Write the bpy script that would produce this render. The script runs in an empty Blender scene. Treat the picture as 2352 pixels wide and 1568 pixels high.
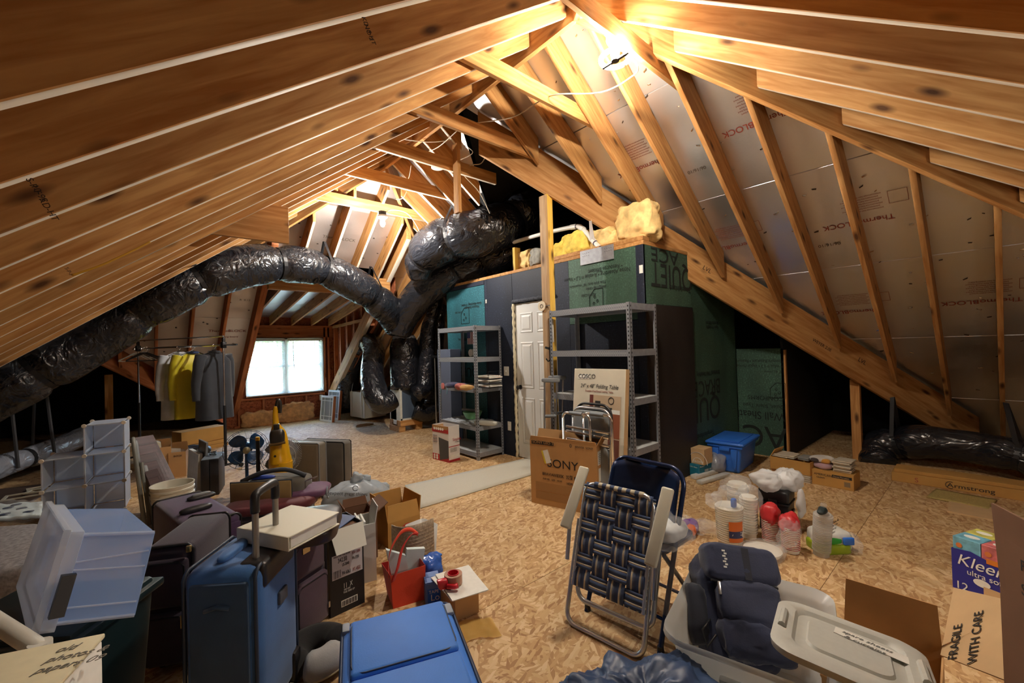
import bpy, bmesh, math, random
from mathutils import Vector as V, Matrix, noise
random.seed(7)
SC = bpy.context.scene
COL = SC.collection
# ---------------------------------------------------------------- camera, sky, lamps, exposure
CAM_H = 1.46
F_PX, YAW, PITCH, ROLL = 967.7, 0.7208, 0.01316, -0.02867
_f = V((0, math.cos(PITCH), math.sin(PITCH))); _r = V((1, 0, 0)); _u = _r.cross(_f)
_r2 = _r * math.cos(ROLL) + _u * math.sin(ROLL); _u2 = -_r * math.sin(ROLL) + _u * math.cos(ROLL)
_T = Matrix(((math.cos(YAW), math.sin(YAW), 0), (-math.sin(YAW), math.cos(YAW), 0), (0, 0, 1)))
RT, UP, FW = _T @ _r2, _T @ _u2, _T @ _f
EYE = V((0, 0, CAM_H))
cd = bpy.data.cameras.new('camera'); cam = bpy.data.objects.new('camera', cd); COL.objects.link(cam)
cam.matrix_world = Matrix((( RT.x, UP.x, -FW.x, EYE.x), (RT.y, UP.y, -FW.y, EYE.y), (RT.z, UP.z, -FW.z, EYE.z), (0, 0, 0, 1)))
cd.sensor_width = 36; cd.lens = F_PX / 2352 * 36; cd.clip_start = 0.05
SC.camera = cam
SC.view_settings.view_transform = 'Standard'; SC.view_settings.look = 'None'
SC.view_settings.gamma = 1; SC.view_settings.use_curve_mapping = False
SC.view_settings.exposure = 2.28
W = bpy.data.worlds.new('sky'); SC.world = W; W.use_nodes = True
wn = W.node_tree.nodes; wl = W.node_tree.links; wn.clear()
wo = wn.new('ShaderNodeOutputWorld'); wb = wn.new('ShaderNodeBackground'); ws = wn.new('ShaderNodeTexSky')
ws.sky_type = 'NISHITA'; ws.sun_disc = False; ws.sun_elevation = math.radians(38); ws.sun_rotation = math.radians(200)
wb.inputs['Strength'].default_value = 2.3
wl.new(ws.outputs[0], wb.inputs[0]); wl.new(wb.outputs[0], wo.inputs[0])
SC.cycles.max_bounces = 10; SC.cycles.diffuse_bounces = 6; SC.cycles.glossy_bounces = 5
SC.cycles.transparent_max_bounces = 16; SC.cycles.sample_clamp_indirect = 6; SC.cycles.caustics_reflective = False; SC.cycles.caustics_refractive = False
RING_W, BULB_W, REAR_FILL_W = 40, 40, 9
def lamp(name, kind, loc, power, col, size=.1, rot=(0, 0, 0), size_y=None):
    d = bpy.data.lights.new(name, kind); d.energy = power; d.color = col
    if kind == 'POINT': d.shadow_soft_size = size
    else:
        d.size = size
        if size_y: d.shape = 'RECTANGLE'; d.size_y = size_y
    o = bpy.data.objects.new(name, d); COL.objects.link(o); o.location = loc; o.rotation_euler = rot; return o

# ---------------------------------------------------------------- helpers: points seen from the camera position
def ray(px, py): return RT * ((px - 1176) / F_PX) - UP * ((py - 784) / F_PX) + FW
def onz(px, py, z=0.): d = ray(px, py); return EYE + d * ((z - CAM_H) / d.z)
def onx(px, py, x): d = ray(px, py); return EYE + d * (x / d.x)
def ony(px, py, y): d = ray(px, py); return EYE + d * (y / d.y)
def atd(px, py, dep): return EYE + ray(px, py) * dep
def onp(px, py, n, c): d = ray(px, py); n = V(n); return EYE + d * ((c - n.dot(EYE)) / n.dot(d))
def over(px, py, p):      # height of the point above/below p that lies on picture row py
    a, b = p.copy(), p.copy() + V((0, 0, 1)); q = lambda s: (s - EYE)
    pr = lambda s: 784 - F_PX * q(s).dot(UP) / q(s).dot(FW)
    lo, hi = -1., 4.5
    for _ in range(40):
        m = (lo + hi) / 2
        if pr(V((p.x, p.y, m))) > py: lo = m
        else: hi = m
    return lo
def face_yaw(px): d = ray(px, 800); return math.atan2(d.y, d.x) - math.pi / 2     # local -Y towards the viewer
def yaw_of(a, b): return math.atan2(b.y - a.y, b.x - a.x)
nz = noise.noise
def rot(z): return Matrix.Rotation(z, 4, 'Z')
def T(x, y, z): return Matrix.Translation((x, y, z))
def frame(o, x, up=V((0, 0, 1))):   # X along x, Z near up
    x = V(x).normalized(); y = V(up).cross(x).normalized(); z = x.cross(y)
    return Matrix(((x.x, y.x, z.x, o[0]), (x.y, y.y, z.y, o[1]), (x.z, y.z, z.z, o[2]), (0, 0, 0, 1)))

def framez(o, x, z):      # Z exactly along z, X near x
    z = V(z).normalized(); x = V(x); x = (x - z * x.dot(z)).normalized(); y = z.cross(x)
    return Matrix(((x.x, y.x, z.x, o[0]), (x.y, y.y, z.y, o[1]), (x.z, y.z, z.z, o[2]), (0, 0, 0, 1)))

# ---------------------------------------------------------------- helpers: meshes
class MB:
    def __init__(s): s.v = []; s.f = []; s.mi = []; s.M = Matrix(); s.k = 0
    def add(s, vs, fs):
        b = len(s.v); s.v += [s.M @ V(p) for p in vs]; s.f += [tuple(b + i for i in f) for f in fs]; s.mi += [s.k] * len(fs); return s
    def box(s, a, b):
        x0, y0, z0 = a; x1, y1, z1 = b
        return s.add([(x0, y0, z0), (x1, y0, z0), (x1, y1, z0), (x0, y1, z0), (x0, y0, z1), (x1, y0, z1), (x1, y1, z1), (x0, y1, z1)],
                     [(0, 3, 2, 1), (4, 5, 6, 7), (0, 1, 5, 4), (1, 2, 6, 5), (2, 3, 7, 6), (3, 0, 4, 7)])
    def cb(s, c, d): return s.box([c[i] - d[i] / 2 for i in range(3)], [c[i] + d[i] / 2 for i in range(3)])
    def hexa(s, p): return s.add(p, [(0, 3, 2, 1), (4, 5, 6, 7), (0, 1, 5, 4), (1, 2, 6, 5), (2, 3, 7, 6), (3, 0, 4, 7)])
    def poly(s, pts, z0, z1):
        n = len(pts)
        return s.add([(x, y, z0) for x, y in pts] + [(x, y, z1) for x, y in pts],
                     [tuple(range(n))[::-1], tuple(range(n, 2 * n))] + [(i, (i + 1) % n, n + (i + 1) % n, n + i) for i in range(n)])
    def grid(s, fn, nu, nv, cu=False, cv=False, flip=False):
        vs = [fn(i / (nu if cu else nu - 1), j / (nv if cv else nv - 1)) for i in range(nu) for j in range(nv)]
        fs = []
        for i in range(nu if cu else nu - 1):
            for j in range(nv if cv else nv - 1):
                a, b, c, d = i * nv + j, ((i + 1) % nu) * nv + j, ((i + 1) % nu) * nv + (j + 1) % nv, i * nv + (j + 1) % nv
                fs.append((a, d, c, b) if flip else (a, b, c, d))
        return s.add(vs, fs)
    def tube(s, pts, r, n=8, closed=False, rf=None):
        pts = [V(p) for p in pts]; N = len(pts); rings = []; nrm = None
        for i, p in enumerate(pts):
            t = (pts[(i + 1) % N] - pts[i - 1]) if closed else (pts[min(i + 1, N - 1)] - pts[max(i - 1, 0)])
            t = t.normalized() if t.length > 1e-9 else V((0, 0, 1))
            if nrm is None: nrm = t.orthogonal()
            nrm = (nrm - t * nrm.dot(t)); nrm = nrm.normalized() if nrm.length > 1e-6 else t.orthogonal().normalized()
            bi = t.cross(nrm); rr = r[i] if isinstance(r, (list, tuple)) else r
            ring = []
            for j in range(n):
                a = 2 * math.pi * j / n; q = rr * (rf(i, j, a) if rf else 1)
                ring.append(p + (nrm * math.cos(a) + bi * math.sin(a)) * q)
            rings.append(ring)
        vs = [q for g in rings for q in g]; fs = []
        for i in range(N if closed else N - 1):
            for j in range(n): fs.append((i * n + j, i * n + (j + 1) % n, ((i + 1) % N) * n + (j + 1) % n, ((i + 1) % N) * n + j))
        if not closed: fs += [tuple(range(n))[::-1], tuple(range((N - 1) * n, N * n))]
        return s.add(vs, fs)
    def lathe(s, prof, n=20, cap=True):
        vs = [(r * math.cos(2 * math.pi * j / n), r * math.sin(2 * math.pi * j / n), z) for r, z in prof for j in range(n)]
        fs = [(i * n + j, i * n + (j + 1) % n, (i + 1) * n + (j + 1) % n, (i + 1) * n + j) for i in range(len(prof) - 1) for j in range(n)]
        if cap: fs += [tuple(range(n))[::-1], tuple(range((len(prof) - 1) * n, len(prof) * n))]
        return s.add(vs, fs)
    def blob(s, c, d, e=.5, amp=0., fq=4., sd=0, nu=28, nv=18, fn=None):   # super-ellipsoid with folds
        pw = lambda x, q: math.copysign(abs(x) ** q, x)
        def g(u, v):
            a = 2 * math.pi * u; b = math.pi * (v - .5)
            p = V((pw(math.cos(b), e) * pw(math.cos(a), e) * d[0] / 2, pw(math.cos(b), e) * pw(math.sin(a), e) * d[1] / 2, pw(math.sin(b), e) * d[2] / 2))
            k = 1 + amp * (nz(V((p.x * fq + sd, p.y * fq, p.z * fq))) + .7 * (.35 - abs(nz(V((p.x * fq * 2.3, p.y * fq * 2.1 + sd, p.z * fq * 2.6)))))) / max(.03, p.length) if amp else 1
            p = p * k
            if fn: p = fn(p)
            return p + V(c)
        return s.grid(g, nu, nv, cu=True)
    def build(s, name, mat, parent=None, smooth=False, bevel=0., seg=2, mw=None, solid=0., kind=None):
        me = bpy.data.meshes.new(name); me.from_pydata([tuple(p) for p in s.v], [], s.f)
        mats = mat if isinstance(mat, (list, tuple)) else [mat]
        for m in mats: me.materials.append(m)
        if len(mats) > 1: me.polygons.foreach_set('material_index', s.mi)
        if bevel:
            bm = bmesh.new(); bm.from_mesh(me); bmesh.ops.remove_doubles(bm, verts=bm.verts, dist=1e-5)
            bmesh.ops.bevel(bm, geom=[e for e in bm.edges if len(e.link_faces) == 2 and e.calc_face_angle(0) > .5], offset=bevel, segments=seg, affect='EDGES', profile=.5, clamp_overlap=True)
            bm.to_mesh(me); bm.free(); smooth = True
        if smooth:
            me.polygons.foreach_set('use_smooth', [True] * len(me.polygons))
            if bevel or smooth == 'a': me.set_sharp_from_angle(angle=math.radians(40))
        me.update()
        return link(name, me, parent, mw, solid, kind)
def link(name, me, parent=None, mw=None, solid=0., kind=None):
    o = bpy.data.objects.new(name, me); COL.objects.link(o)
    if parent: o.parent = parent
    if mw is not None: o.matrix_basis = mw
    if solid: m = o.modifiers.new('thickness', 'SOLIDIFY'); m.thickness = solid; m.offset = 0
    if kind: o['kind'] = kind
    return o
def tag(o, label, cat, group=None):
    o['label'] = label; o['category'] = cat
    if group: o['group'] = group
    return o
def thing(name, label, cat, loc=(0, 0, 0), rz=0., group=None, mw=None):
    o = bpy.data.objects.new(name, None); COL.objects.link(o); o.empty_display_size = .1
    o.matrix_basis = mw if mw is not None else T(*loc) @ rot(rz)
    return tag(o, label, cat, group)
def struct(name, loc=(0, 0, 0)):
    o = bpy.data.objects.new(name, None); COL.objects.link(o); o.location = loc; o['kind'] = 'structure'; return o
def dup(root, mw, label=None, group=None):
    r = root.copy(); COL.objects.link(r); r.matrix_basis = mw
    if label: r['label'] = label
    if group: r['group'] = group
    for ch in list(root.children):
        c = ch.copy(); COL.objects.link(c); c.parent = r
        for g in ch.children: d = g.copy(); COL.objects.link(d); d.parent = c
    return r
def text(s, size, mat, parent, o, x, up, name='lettering', sx=1., shear=0., al='LEFT', sp=1.):
    c = bpy.data.curves.new(name, 'FONT'); c.body = s; c.size = size; c.align_x = al; c.extrude = .0004; c.materials.append(mat); c.shear = shear; c.space_character = sp
    t = bpy.data.objects.new(name, c); COL.objects.link(t)
    x = V(x).normalized(); up = V(up); z = x.cross(up).normalized(); y = z.cross(x)
    t.parent = parent
    t.matrix_basis = Matrix(((x.x * sx, y.x, z.x, o[0]), (x.y * sx, y.y, z.y, o[1]), (x.z * sx, y.z, z.z, o[2]), (0, 0, 0, 1)))
    return t
def spline(ps, n=8):
    ps = [V(p) for p in ps]; out = []
    for i in range(len(ps) - 1):
        a, b, c, d = ps[max(i - 1, 0)], ps[i], ps[i + 1], ps[min(i + 2, len(ps) - 1)]
        for k in range(n):
            t = k / n
            out.append(.5 * ((2 * b) + (c - a) * t + (2 * a - 5 * b + 4 * c - d) * t * t + (3 * b - a - 3 * c + d) * t ** 3))
    return out + [ps[-1]]
def arc(c, r, a0, a1, n, ax=(0, 1)):
    o = []
    for i in range(n + 1):
        a = math.radians(a0 + (a1 - a0) * i / n); p = list(c); p[ax[0]] += r * math.cos(a); p[ax[1]] += r * math.sin(a); o.append(tuple(p))
    return o

# ---------------------------------------------------------------- materials
def srgb(r, g, b):
    f = lambda c: (c / 255 / 12.92) if c <= 10 else ((c / 255 + .055) / 1.055) ** 2.4
    return (f(r), f(g), f(b), 1)
class MT:
    def __init__(s, name):
        s.m = bpy.data.materials.new(name); s.m.use_nodes = True; s.t = s.m.node_tree; s.n = s.t.nodes; s.b = s.n['Principled BSDF']
    def N(s, t, **kw):
        n = s.n.new(t)
        for k, v in kw.items():
            if k in n.inputs: n.inputs[k].default_value = v
            else: setattr(n, k, v)
        return n
    def L(s, a, b): s.t.links.new(a, b)
    def co(s, scale=(1, 1, 1), rnd=False, rz=0, src='Object'):
        tc = s.N('ShaderNodeTexCoord'); mp = s.N('ShaderNodeMapping'); mp.inputs['Scale'].default_value = scale; mp.inputs['Rotation'].default_value = (0, 0, rz)
        s.L(tc.outputs[src], mp.inputs['Vector'])
        if rnd:
            oi = s.N('ShaderNodeObjectInfo'); mu = s.N('ShaderNodeMath', operation='MULTIPLY'); mu.inputs[1].default_value = 37.
            s.L(oi.outputs['Random'], mu.inputs[0]); s.L(mu.outputs[0], mp.inputs['Location'])
        return mp.outputs[0]
    def ramp(s, fac, stops):
        r = s.N('ShaderNodeValToRGB'); e = r.color_ramp.elements
        while len(e) < len(stops): e.new(.5)
        for q, (p, c) in zip(e, stops): q.position = p; q.color = c if len(c) == 4 else (*c, 1)
        s.L(fac, r.inputs[0]); return r.outputs[0]
    def mix(s, fac, a, b, bt='MIX'):
        m = s.N('ShaderNodeMix', data_type='RGBA', blend_type=bt)
        for sock, val in ((m.inputs[0], fac), (m.inputs[6], a), (m.inputs[7], b)):
            if hasattr(val, 'links'): s.L(val, sock)
            else: sock.default_value = val
        return m.outputs[2]
    def bump(s, h, st=.3, d=.01):
        b = s.N('ShaderNodeBump', Strength=st, Distance=d); s.L(h, b.inputs['Height']); s.L(b.outputs[0], s.b.inputs['Normal'])
    def P(s, **kw):
        for k, v in kw.items(): s.b.inputs[k.replace('_', ' ')].default_value = v
        return s
def plain(name, c, rough=.6, metal=0., nz_=0., sc=30., bump=0., **kw):
    t = MT(name); t.P(Roughness=rough, Metallic=metal, **kw)
    if nz_ or bump:
        n = t.N('ShaderNodeTexNoise', Scale=sc, Detail=4.); t.L(t.co(), n.inputs['Vector'])
        d = tuple(x * (1 - nz_) for x in c[:3]) + (1,); l = tuple(min(1, x * (1 + nz_)) for x in c[:3]) + (1,)
        t.L(t.ramp(n.outputs[0], [(.3, d), (.7, l)]), t.b.inputs['Base Color'])
        if bump: t.bump(n.outputs[0], bump, .004)
    else: t.b.inputs['Base Color'].default_value = c
    return t.m
def wood(name, lo, hi, knot=True, rough=.65, up=False):
    A = (lambda a, b: (b, b, a)) if up else (lambda a, b: (a, b, b))
    t = MT(name); t.P(Roughness=rough); t.b.inputs['Specular IOR Level'].default_value = .25
    c = t.co(A(1.2, 14), rnd=True)
    n = t.N('ShaderNodeTexNoise', Scale=2.2, Detail=6., Distortion=.6); t.L(c, n.inputs['Vector'])
    col = t.ramp(n.outputs[0], [(.3, lo), (.5, tuple((a + b) / 2 for a, b in zip(lo, hi))), (.68, hi)])
    if knot:
        c2 = t.co(A(2.6, 8), rnd=True); v = t.N('ShaderNodeTexVoronoi', Scale=1.); t.L(c2, v.inputs['Vector'])
        k = t.ramp(v.outputs['Distance'], [(.07, (1, 1, 1)), (.15, (.5, .5, .5)), (.22, (0, 0, 0))])
        col = t.mix(k, col, (.07, .028, .012, 1))
    n2 = t.N('ShaderNodeTexNoise', Scale=1.1, Detail=2.); t.L(t.co(A(1, 3), rnd=True), n2.inputs['Vector'])
    col = t.mix(t.ramp(n2.outputs[0], [(.35, (0, 0, 0)), (.75, (.35, .35, .35))]), col, tuple(x * .6 for x in lo[:3]) + (1,))
    oi = t.N('ShaderNodeObjectInfo'); hs = t.N('ShaderNodeHueSaturation'); mr = t.N('ShaderNodeMapRange'); mr.inputs['To Min'].default_value = .82; mr.inputs['To Max'].default_value = 1.12
    t.L(oi.outputs['Random'], mr.inputs['Value']); t.L(mr.outputs[0], hs.inputs['Value']); t.L(col, hs.inputs['Color']); t.L(hs.outputs[0], t.b.inputs['Base Color'])
    t.bump(n.outputs[0], .15, .002); return t.m
PINE = wood('pine', srgb(174, 118, 64), srgb(216, 166, 106))
PINE_RED = wood('reddish_pine', srgb(172, 100, 62), srgb(205, 136, 92))
PINE_Y = wood('yellow_pine', srgb(206, 160, 60), srgb(230, 190, 95))
PINE_V = wood('upright_pine', srgb(174, 118, 64), srgb(216, 166, 106), up=True)
PINE_YV = wood('upright_yellow_pine', srgb(206, 160, 60), srgb(230, 190, 95), up=True)
PINE_RV = wood('upright_reddish_pine', srgb(172, 100, 62), srgb(205, 136, 92), up=True)
PINE_GV = wood('upright_grey_pine', srgb(170, 136, 100), srgb(206, 176, 138), up=True)
PINE_LIT = wood('pine_lit_underside', srgb(226, 212, 190), srgb(240, 232, 216), knot=False)  # light on the timber undersides, painted in as near-white wood
DARKWOOD = wood('dark_wood', srgb(52, 34, 34), srgb(84, 60, 62), knot=False, rough=.35)
def flakes(name, cols, sc=1., rough=.75):
    t = MT(name); t.P(Roughness=rough); col = None; hh = None
    for i, a in enumerate((.3, 1.2, 2.2, 2.85)):
        m2 = t.N('ShaderNodeMapping'); m2.inputs['Scale'].default_value = (16 * sc, 62 * sc, 30); t.L(t.co(rz=a), m2.inputs['Vector']); mp = m2.outputs[0]; n = t.N('ShaderNodeTexNoise', Scale=1.3 * sc, Detail=1.); t.L(t.co(), n.inputs['Vector'])
        ad = t.N('ShaderNodeVectorMath', operation='MULTIPLY_ADD'); ad.inputs[1].default_value = (1.2, 1.2, 0); t.L(n.outputs['Color'], ad.inputs[0]); t.L(mp, ad.inputs[2])
        v = t.N('ShaderNodeTexVoronoi', Scale=1., Randomness=1.); t.L(ad.outputs[0], v.inputs['Vector'])
        s = t.N('ShaderNodeSeparateColor'); t.L(v.outputs['Color'], s.inputs[0])
        c = t.ramp(s.outputs[0], [(0., cols[0]), (.3, cols[1]), (.65, cols[2]), (1., cols[3])])
        if col is None: col = c; hh = s.outputs[0]
        else:
            gt = t.N('ShaderNodeMath', operation='GREATER_THAN'); gt.inputs[1].default_value = .68; t.L(s.outputs[1], gt.inputs[0]); col = t.mix(gt.outputs[0], col, c)
    n = t.N('ShaderNodeTexNoise', Scale=.8, Detail=4.); t.L(t.co(), n.inputs['Vector'])
    col = t.mix(t.ramp(n.outputs[0], [(.42, (0, 0, 0)), (.72, (.4, .4, .4))]), col, tuple(x * .55 for x in cols[0][:3]) + (1,))
    t.L(col, t.b.inputs['Base Color']); t.bump(hh, .2, .002); return t.m
OSB = flakes('osb', [srgb(166, 122, 78), srgb(196, 156, 106), srgb(214, 178, 128), srgb(230, 200, 156)])
OSB_RED = flakes('osb_reddish', [srgb(120, 60, 36), srgb(160, 88, 54), srgb(176, 100, 62), srgb(190, 116, 76)])
def foil(name, c=(.86, .87, .90, 1), rough=.36):
    t = MT(name); t.P(Metallic=.92, Roughness=rough); t.b.inputs['Base Color'].default_value = c
    n = t.N('ShaderNodeTexNoise', Scale=55., Detail=3.); t.L(t.co((1, 1, 1), rnd=True), n.inputs['Vector'])
    n2 = t.N('ShaderNodeTexNoise', Scale=2.3, Detail=3.); t.L(t.co((1, 1, 1), rnd=True), n2.inputs['Vector'])
    m = t.N('ShaderNodeMath', operation='MULTIPLY_ADD'); m.inputs[1].default_value = 6.; t.L(n2.outputs[0], m.inputs[0]); t.L(n.outputs[0], m.inputs[2])
    t.bump(m.outputs[0], .25, .004)
    t.L(t.ramp(n2.outputs[0], [(.3, (rough - .08,) * 3), (.7, (rough + .14,) * 3)]), t.b.inputs['Roughness']); return t.m
FOIL = foil('foil_facing'); FOIL_P = foil('foil_pinkish', (.74, .66, .62, 1), .5)
def film(name, c, rough=.22, st=.6):
    t = MT(name); t.P(Roughness=rough); t.b.inputs['Base Color'].default_value = c; t.b.inputs['Specular IOR Level'].default_value = .7
    w = t.N('ShaderNodeTexNoise', Scale=3.6, Detail=2.5, Distortion=1.4); t.L(t.co((2.6, .9, 2.0)), w.inputs['Vector'])
    r = t.N('ShaderNodeTexNoise', Scale=5., Detail=1.5, Distortion=1., noise_type='RIDGED_MULTIFRACTAL'); t.L(t.co((2.4, .7, 1.8)), r.inputs['Vector'])
    m = t.N('ShaderNodeMath', operation='MULTIPLY_ADD'); m.inputs[1].default_value = .22; t.L(r.outputs[0], m.inputs[0]); t.L(w.outputs[0], m.inputs[2]); t.bump(m.outputs[0], st, .06); return t.m
BLACKFILM = film('black_film', (.012, .013, .017, 1))
SILVERFILM = film('silver_film', (.30, .32, .38, 1), .3)
def board(name, base, spk, dens=.62):
    t = MT(name); t.P(Roughness=.6); t.b.inputs['Specular IOR Level'].default_value = .35
    n = t.N('ShaderNodeTexNoise', Scale=60., Detail=3.); t.L(t.co(), n.inputs['Vector'])
    n2 = t.N('ShaderNodeTexNoise', Scale=2.5, Detail=4.); t.L(t.co((1, 1, .5), rnd=True), n2.inputs['Vector'])
    a = t.ramp(n.outputs[0], [(.35, tuple(x * .6 for x in base[:3])), (dens, base), (dens + .12, spk)])
    t.L(t.mix(t.ramp(n2.outputs[0], [(.4, (0, 0, 0)), (.7, (.75, .75, .75))]), a, tuple(x * .35 for x in base[:3]) + (1,)), t.b.inputs['Base Color']); t.bump(n.outputs[0], .2, .003); return t.m
GREEN = board('green_sheathing', srgb(72, 104, 88), srgb(112, 146, 128)); TEAL = board('teal_sheathing', srgb(46, 104, 116), srgb(96, 160, 172))
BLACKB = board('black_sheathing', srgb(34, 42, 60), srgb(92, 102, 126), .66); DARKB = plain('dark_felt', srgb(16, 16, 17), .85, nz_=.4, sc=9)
BROWNB = board('dark_brown_board', srgb(46, 42, 40), srgb(78, 72, 70), .72)
def clear(name, c, alpha=.35, rough=.25, tr=.5):
    t = MT(name); t.P(Roughness=rough); t.b.inputs['Base Color'].default_value = c
    o = t.n['Material Output']; tp = t.N('ShaderNodeBsdfTransparent'); tl = t.N('ShaderNodeBsdfTranslucent'); tl.inputs[0].default_value = c
    m1 = t.N('ShaderNodeMixShader'); m1.inputs[0].default_value = tr; t.L(t.b.outputs[0], m1.inputs[1]); t.L(tl.outputs[0], m1.inputs[2])
    m2 = t.N('ShaderNodeMixShader'); m2.inputs[0].default_value = alpha; t.L(tp.outputs[0], m2.inputs[1]); t.L(m1.outputs[0], m2.inputs[2]); t.L(m2.outputs[0], o.inputs[0]); return t.m
def emit(name, c, s):
    t = MT(name); t.b.inputs['Emission Color'].default_value = c; t.b.inputs['Emission Strength'].default_value = s; t.b.inputs['Base Color'].default_value = c; return t.m
def fabric(name, c, rough=.9, sc=160., st=.25, nzv=.18):
    t = MT(name); t.P(Roughness=rough, Sheen_Weight=.25); n = t.N('ShaderNodeTexNoise', Scale=sc, Detail=2.); t.L(t.co(), n.inputs['Vector'])
    n2 = t.N('ShaderNodeTexNoise', Scale=6., Detail=3.); t.L(t.co(), n2.inputs['Vector'])
    d = tuple(x * (1 - nzv) for x in c[:3]); l = tuple(min(1, x * (1 + nzv)) for x in c[:3])
    t.L(t.ramp(n2.outputs[0], [(.3, d), (.7, l)]), t.b.inputs['Base Color']); t.bump(n.outputs[0], st, .002); return t.m
def card(name, c): return plain(name, c, .85, nz_=.07, sc=7.)
CARD = card('cardboard', srgb(186, 142, 92)); CARD_D = card('cardboard_dark', srgb(112, 78, 56)); CARD_L = card('cardboard_pale', srgb(200, 166, 122)); CARD_Y = card('cardboard_yellowish', srgb(186, 140, 74))
WHITE = plain('white_paint', srgb(226, 228, 226), .45); PAPER = plain('paper', srgb(232, 230, 222), .8, nz_=.04); INK = plain('black_ink', srgb(28, 26, 26), .7); REDINK = plain('red_ink', srgb(150, 70, 56), .7)
BLK = plain('black_plastic', srgb(26, 26, 29), .42); STEEL = plain('brushed_steel', (.55, .57, .6, 1), .32, 1.); ZINC = plain('grey_painted_steel', srgb(148, 152, 160), .42, .35, nz_=.12, sc=26.)
CHROME = plain('chrome', (.75, .76, .78, 1), .16, 1.); GREYP = plain('grey_plastic', srgb(120, 124, 128), .5); WHITEP = plain('white_plastic', srgb(220, 218, 208), .4)
# ================================================================ the attic shell
RX, RZ, RY0, RY1 = 2.49, 3.98, 2.0, 5.3          # ridge line (underside of the rafters), near and far end
S34 = .75; XL, XR, YN, YF = -2.82, 7.80, -3.31, 10.38
HV = .29
zl = lambda x: S34 * (x - XL); zr = lambda x: S34 * (XR - x); zn = lambda y: S34 * (y - YN); zf = lambda y: S34 * (YF - y)
ceiling = struct('ceiling')
_bc = {}
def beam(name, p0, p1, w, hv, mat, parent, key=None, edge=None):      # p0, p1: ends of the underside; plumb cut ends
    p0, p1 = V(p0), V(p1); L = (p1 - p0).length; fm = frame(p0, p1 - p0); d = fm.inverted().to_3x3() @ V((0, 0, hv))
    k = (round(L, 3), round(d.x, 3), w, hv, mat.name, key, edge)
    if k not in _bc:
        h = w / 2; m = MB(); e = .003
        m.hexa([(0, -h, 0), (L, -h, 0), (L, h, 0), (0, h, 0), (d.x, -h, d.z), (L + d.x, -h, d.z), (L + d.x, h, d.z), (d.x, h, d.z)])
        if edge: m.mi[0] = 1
        o = m.build(name, [mat, PINE_LIT] if edge else mat, parent, mw=fm, bevel=e, seg=1); _bc[k] = o.data; return o
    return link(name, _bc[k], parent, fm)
def clip(poly, rect):
    x0, x1, y0, y1 = rect
    for ax, lim, sg in ((0, x0, 1), (0, x1, -1), (1, y0, 1), (1, y1, -1)):
        out = []
        for i in range(len(poly)):
            a, b = poly[i - 1], poly[i]; ia = sg * (a[ax] - lim) >= 0; ib = sg * (b[ax] - lim) >= 0
            if ia != ib:
                t = (lim - a[ax]) / (b[ax] - a[ax]); out.append((a[0] + (b[0] - a[0]) * t, a[1] + (b[1] - a[1]) * t))
            if ib: out.append(b)
        poly = out
        if len(poly) < 3: return []
    return poly
def sheets(poly, zfun, su, sv, alongx, name, mat, parent, off=(0, 0), gap=.004, th=.012):   # poly in plan, cut into boards with joints
    xs = [p[0] for p in poly]; ys = [p[1] for p in poly]; out = []
    nx, ny = (su, sv) if alongx else (sv, su)
    i = 0; y = min(ys) - off[1]
    while y < max(ys):
        j = 0; x = min(xs) - off[0] - ((su / 2 if i % 2 else 0) if alongx else 0)
        while x < max(xs):
            yo = (su / 2 if j % 2 else 0) if not alongx else 0
            q = clip(poly, (x + gap, x + nx - gap, y + yo - (ny / 2 if yo else 0) * 0 + gap, y + yo + ny - gap))
            if len(q) >= 3:
                o0 = V((q[0][0], q[0][1], zfun(*q[0]))); m = MB(); n = len(q)
                m.add([V((a, b, zfun(a, b))) - o0 for a, b in q] + [V((a, b, zfun(a, b) + th)) - o0 for a, b in q],
                      [tuple(range(n))[::-1], tuple(range(n, 2 * n))] + [(k, (k + 1) % n, n + (k + 1) % n, n + k) for k in range(n)])
                out.append(m.build(name, mat, parent, mw=T(*o0)))
            x += nx; j += 1
        y += ny; i += 1
    return out
# --- roof sheathing (foil faced boards above the rafters); board courses run along the ridge
WV = .73                                            # plan slope of the wing valley
left_poly = [(-3.2, -3.69), (RX, RY0), (RX, RY1), (-1.15, RY1 + RX + 1.15), (-1.15, 4.4), (-3.2, 4.4)]
right_near = [(RX, RY0), (RX, 3.90), (7.9, .12), (8.15, -.05), (8.15, -3.66)]
right_far = [(RX, 3.75), (RX, RY1), (8.15, RY1 + 5.66), (8.15, 3.75 + WV * 5.66)]
near_poly = [(RX, RY0), (8.15, -3.66), (-3.2, -3.69)]
VX, VY = 1.36, 10.33                                 # foot of the left valley
far_poly = [(RX, RY1), (-.54, RY1 + RX + .54), (VX, VY), (1.37, 6.95), (3.24, 6.95), (3.24, YF + .35), (8.15, YF + .35), (7.5, RY1 + 5.01)]
foil_near = sheets(right_near, lambda x, y: zr(x) + HV, 2.44, .975, False, 'foil_board', FOIL, ceiling, off=(.12, .04))
sheets(left_poly, lambda x, y: zl(x) + HV, 2.44, .975, False, 'foil_board', FOIL, ceiling)
sheets(right_far, lambda x, y: zr(x) + HV, 2.44, .975, False, 'foil_board', FOIL, ceiling)
sheets(near_poly, lambda x, y: zn(y) + HV, 2.44, .975, True, 'foil_board', FOIL, ceiling)
far_foil = sheets([(RX, RY1), (-.54, RY1 + RX + .54), (VX, VY), (1.37, 6.95), (3.24, 6.95), (3.24, YF + .35), (8.15, YF + .35)], lambda x, y: zf(y) + HV, 2.44, .975, True, 'foil_board', FOIL_P, ceiling, off=(.5, .2))
deck = MB()                                          # weather deck that closes the roof above the foil
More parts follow.
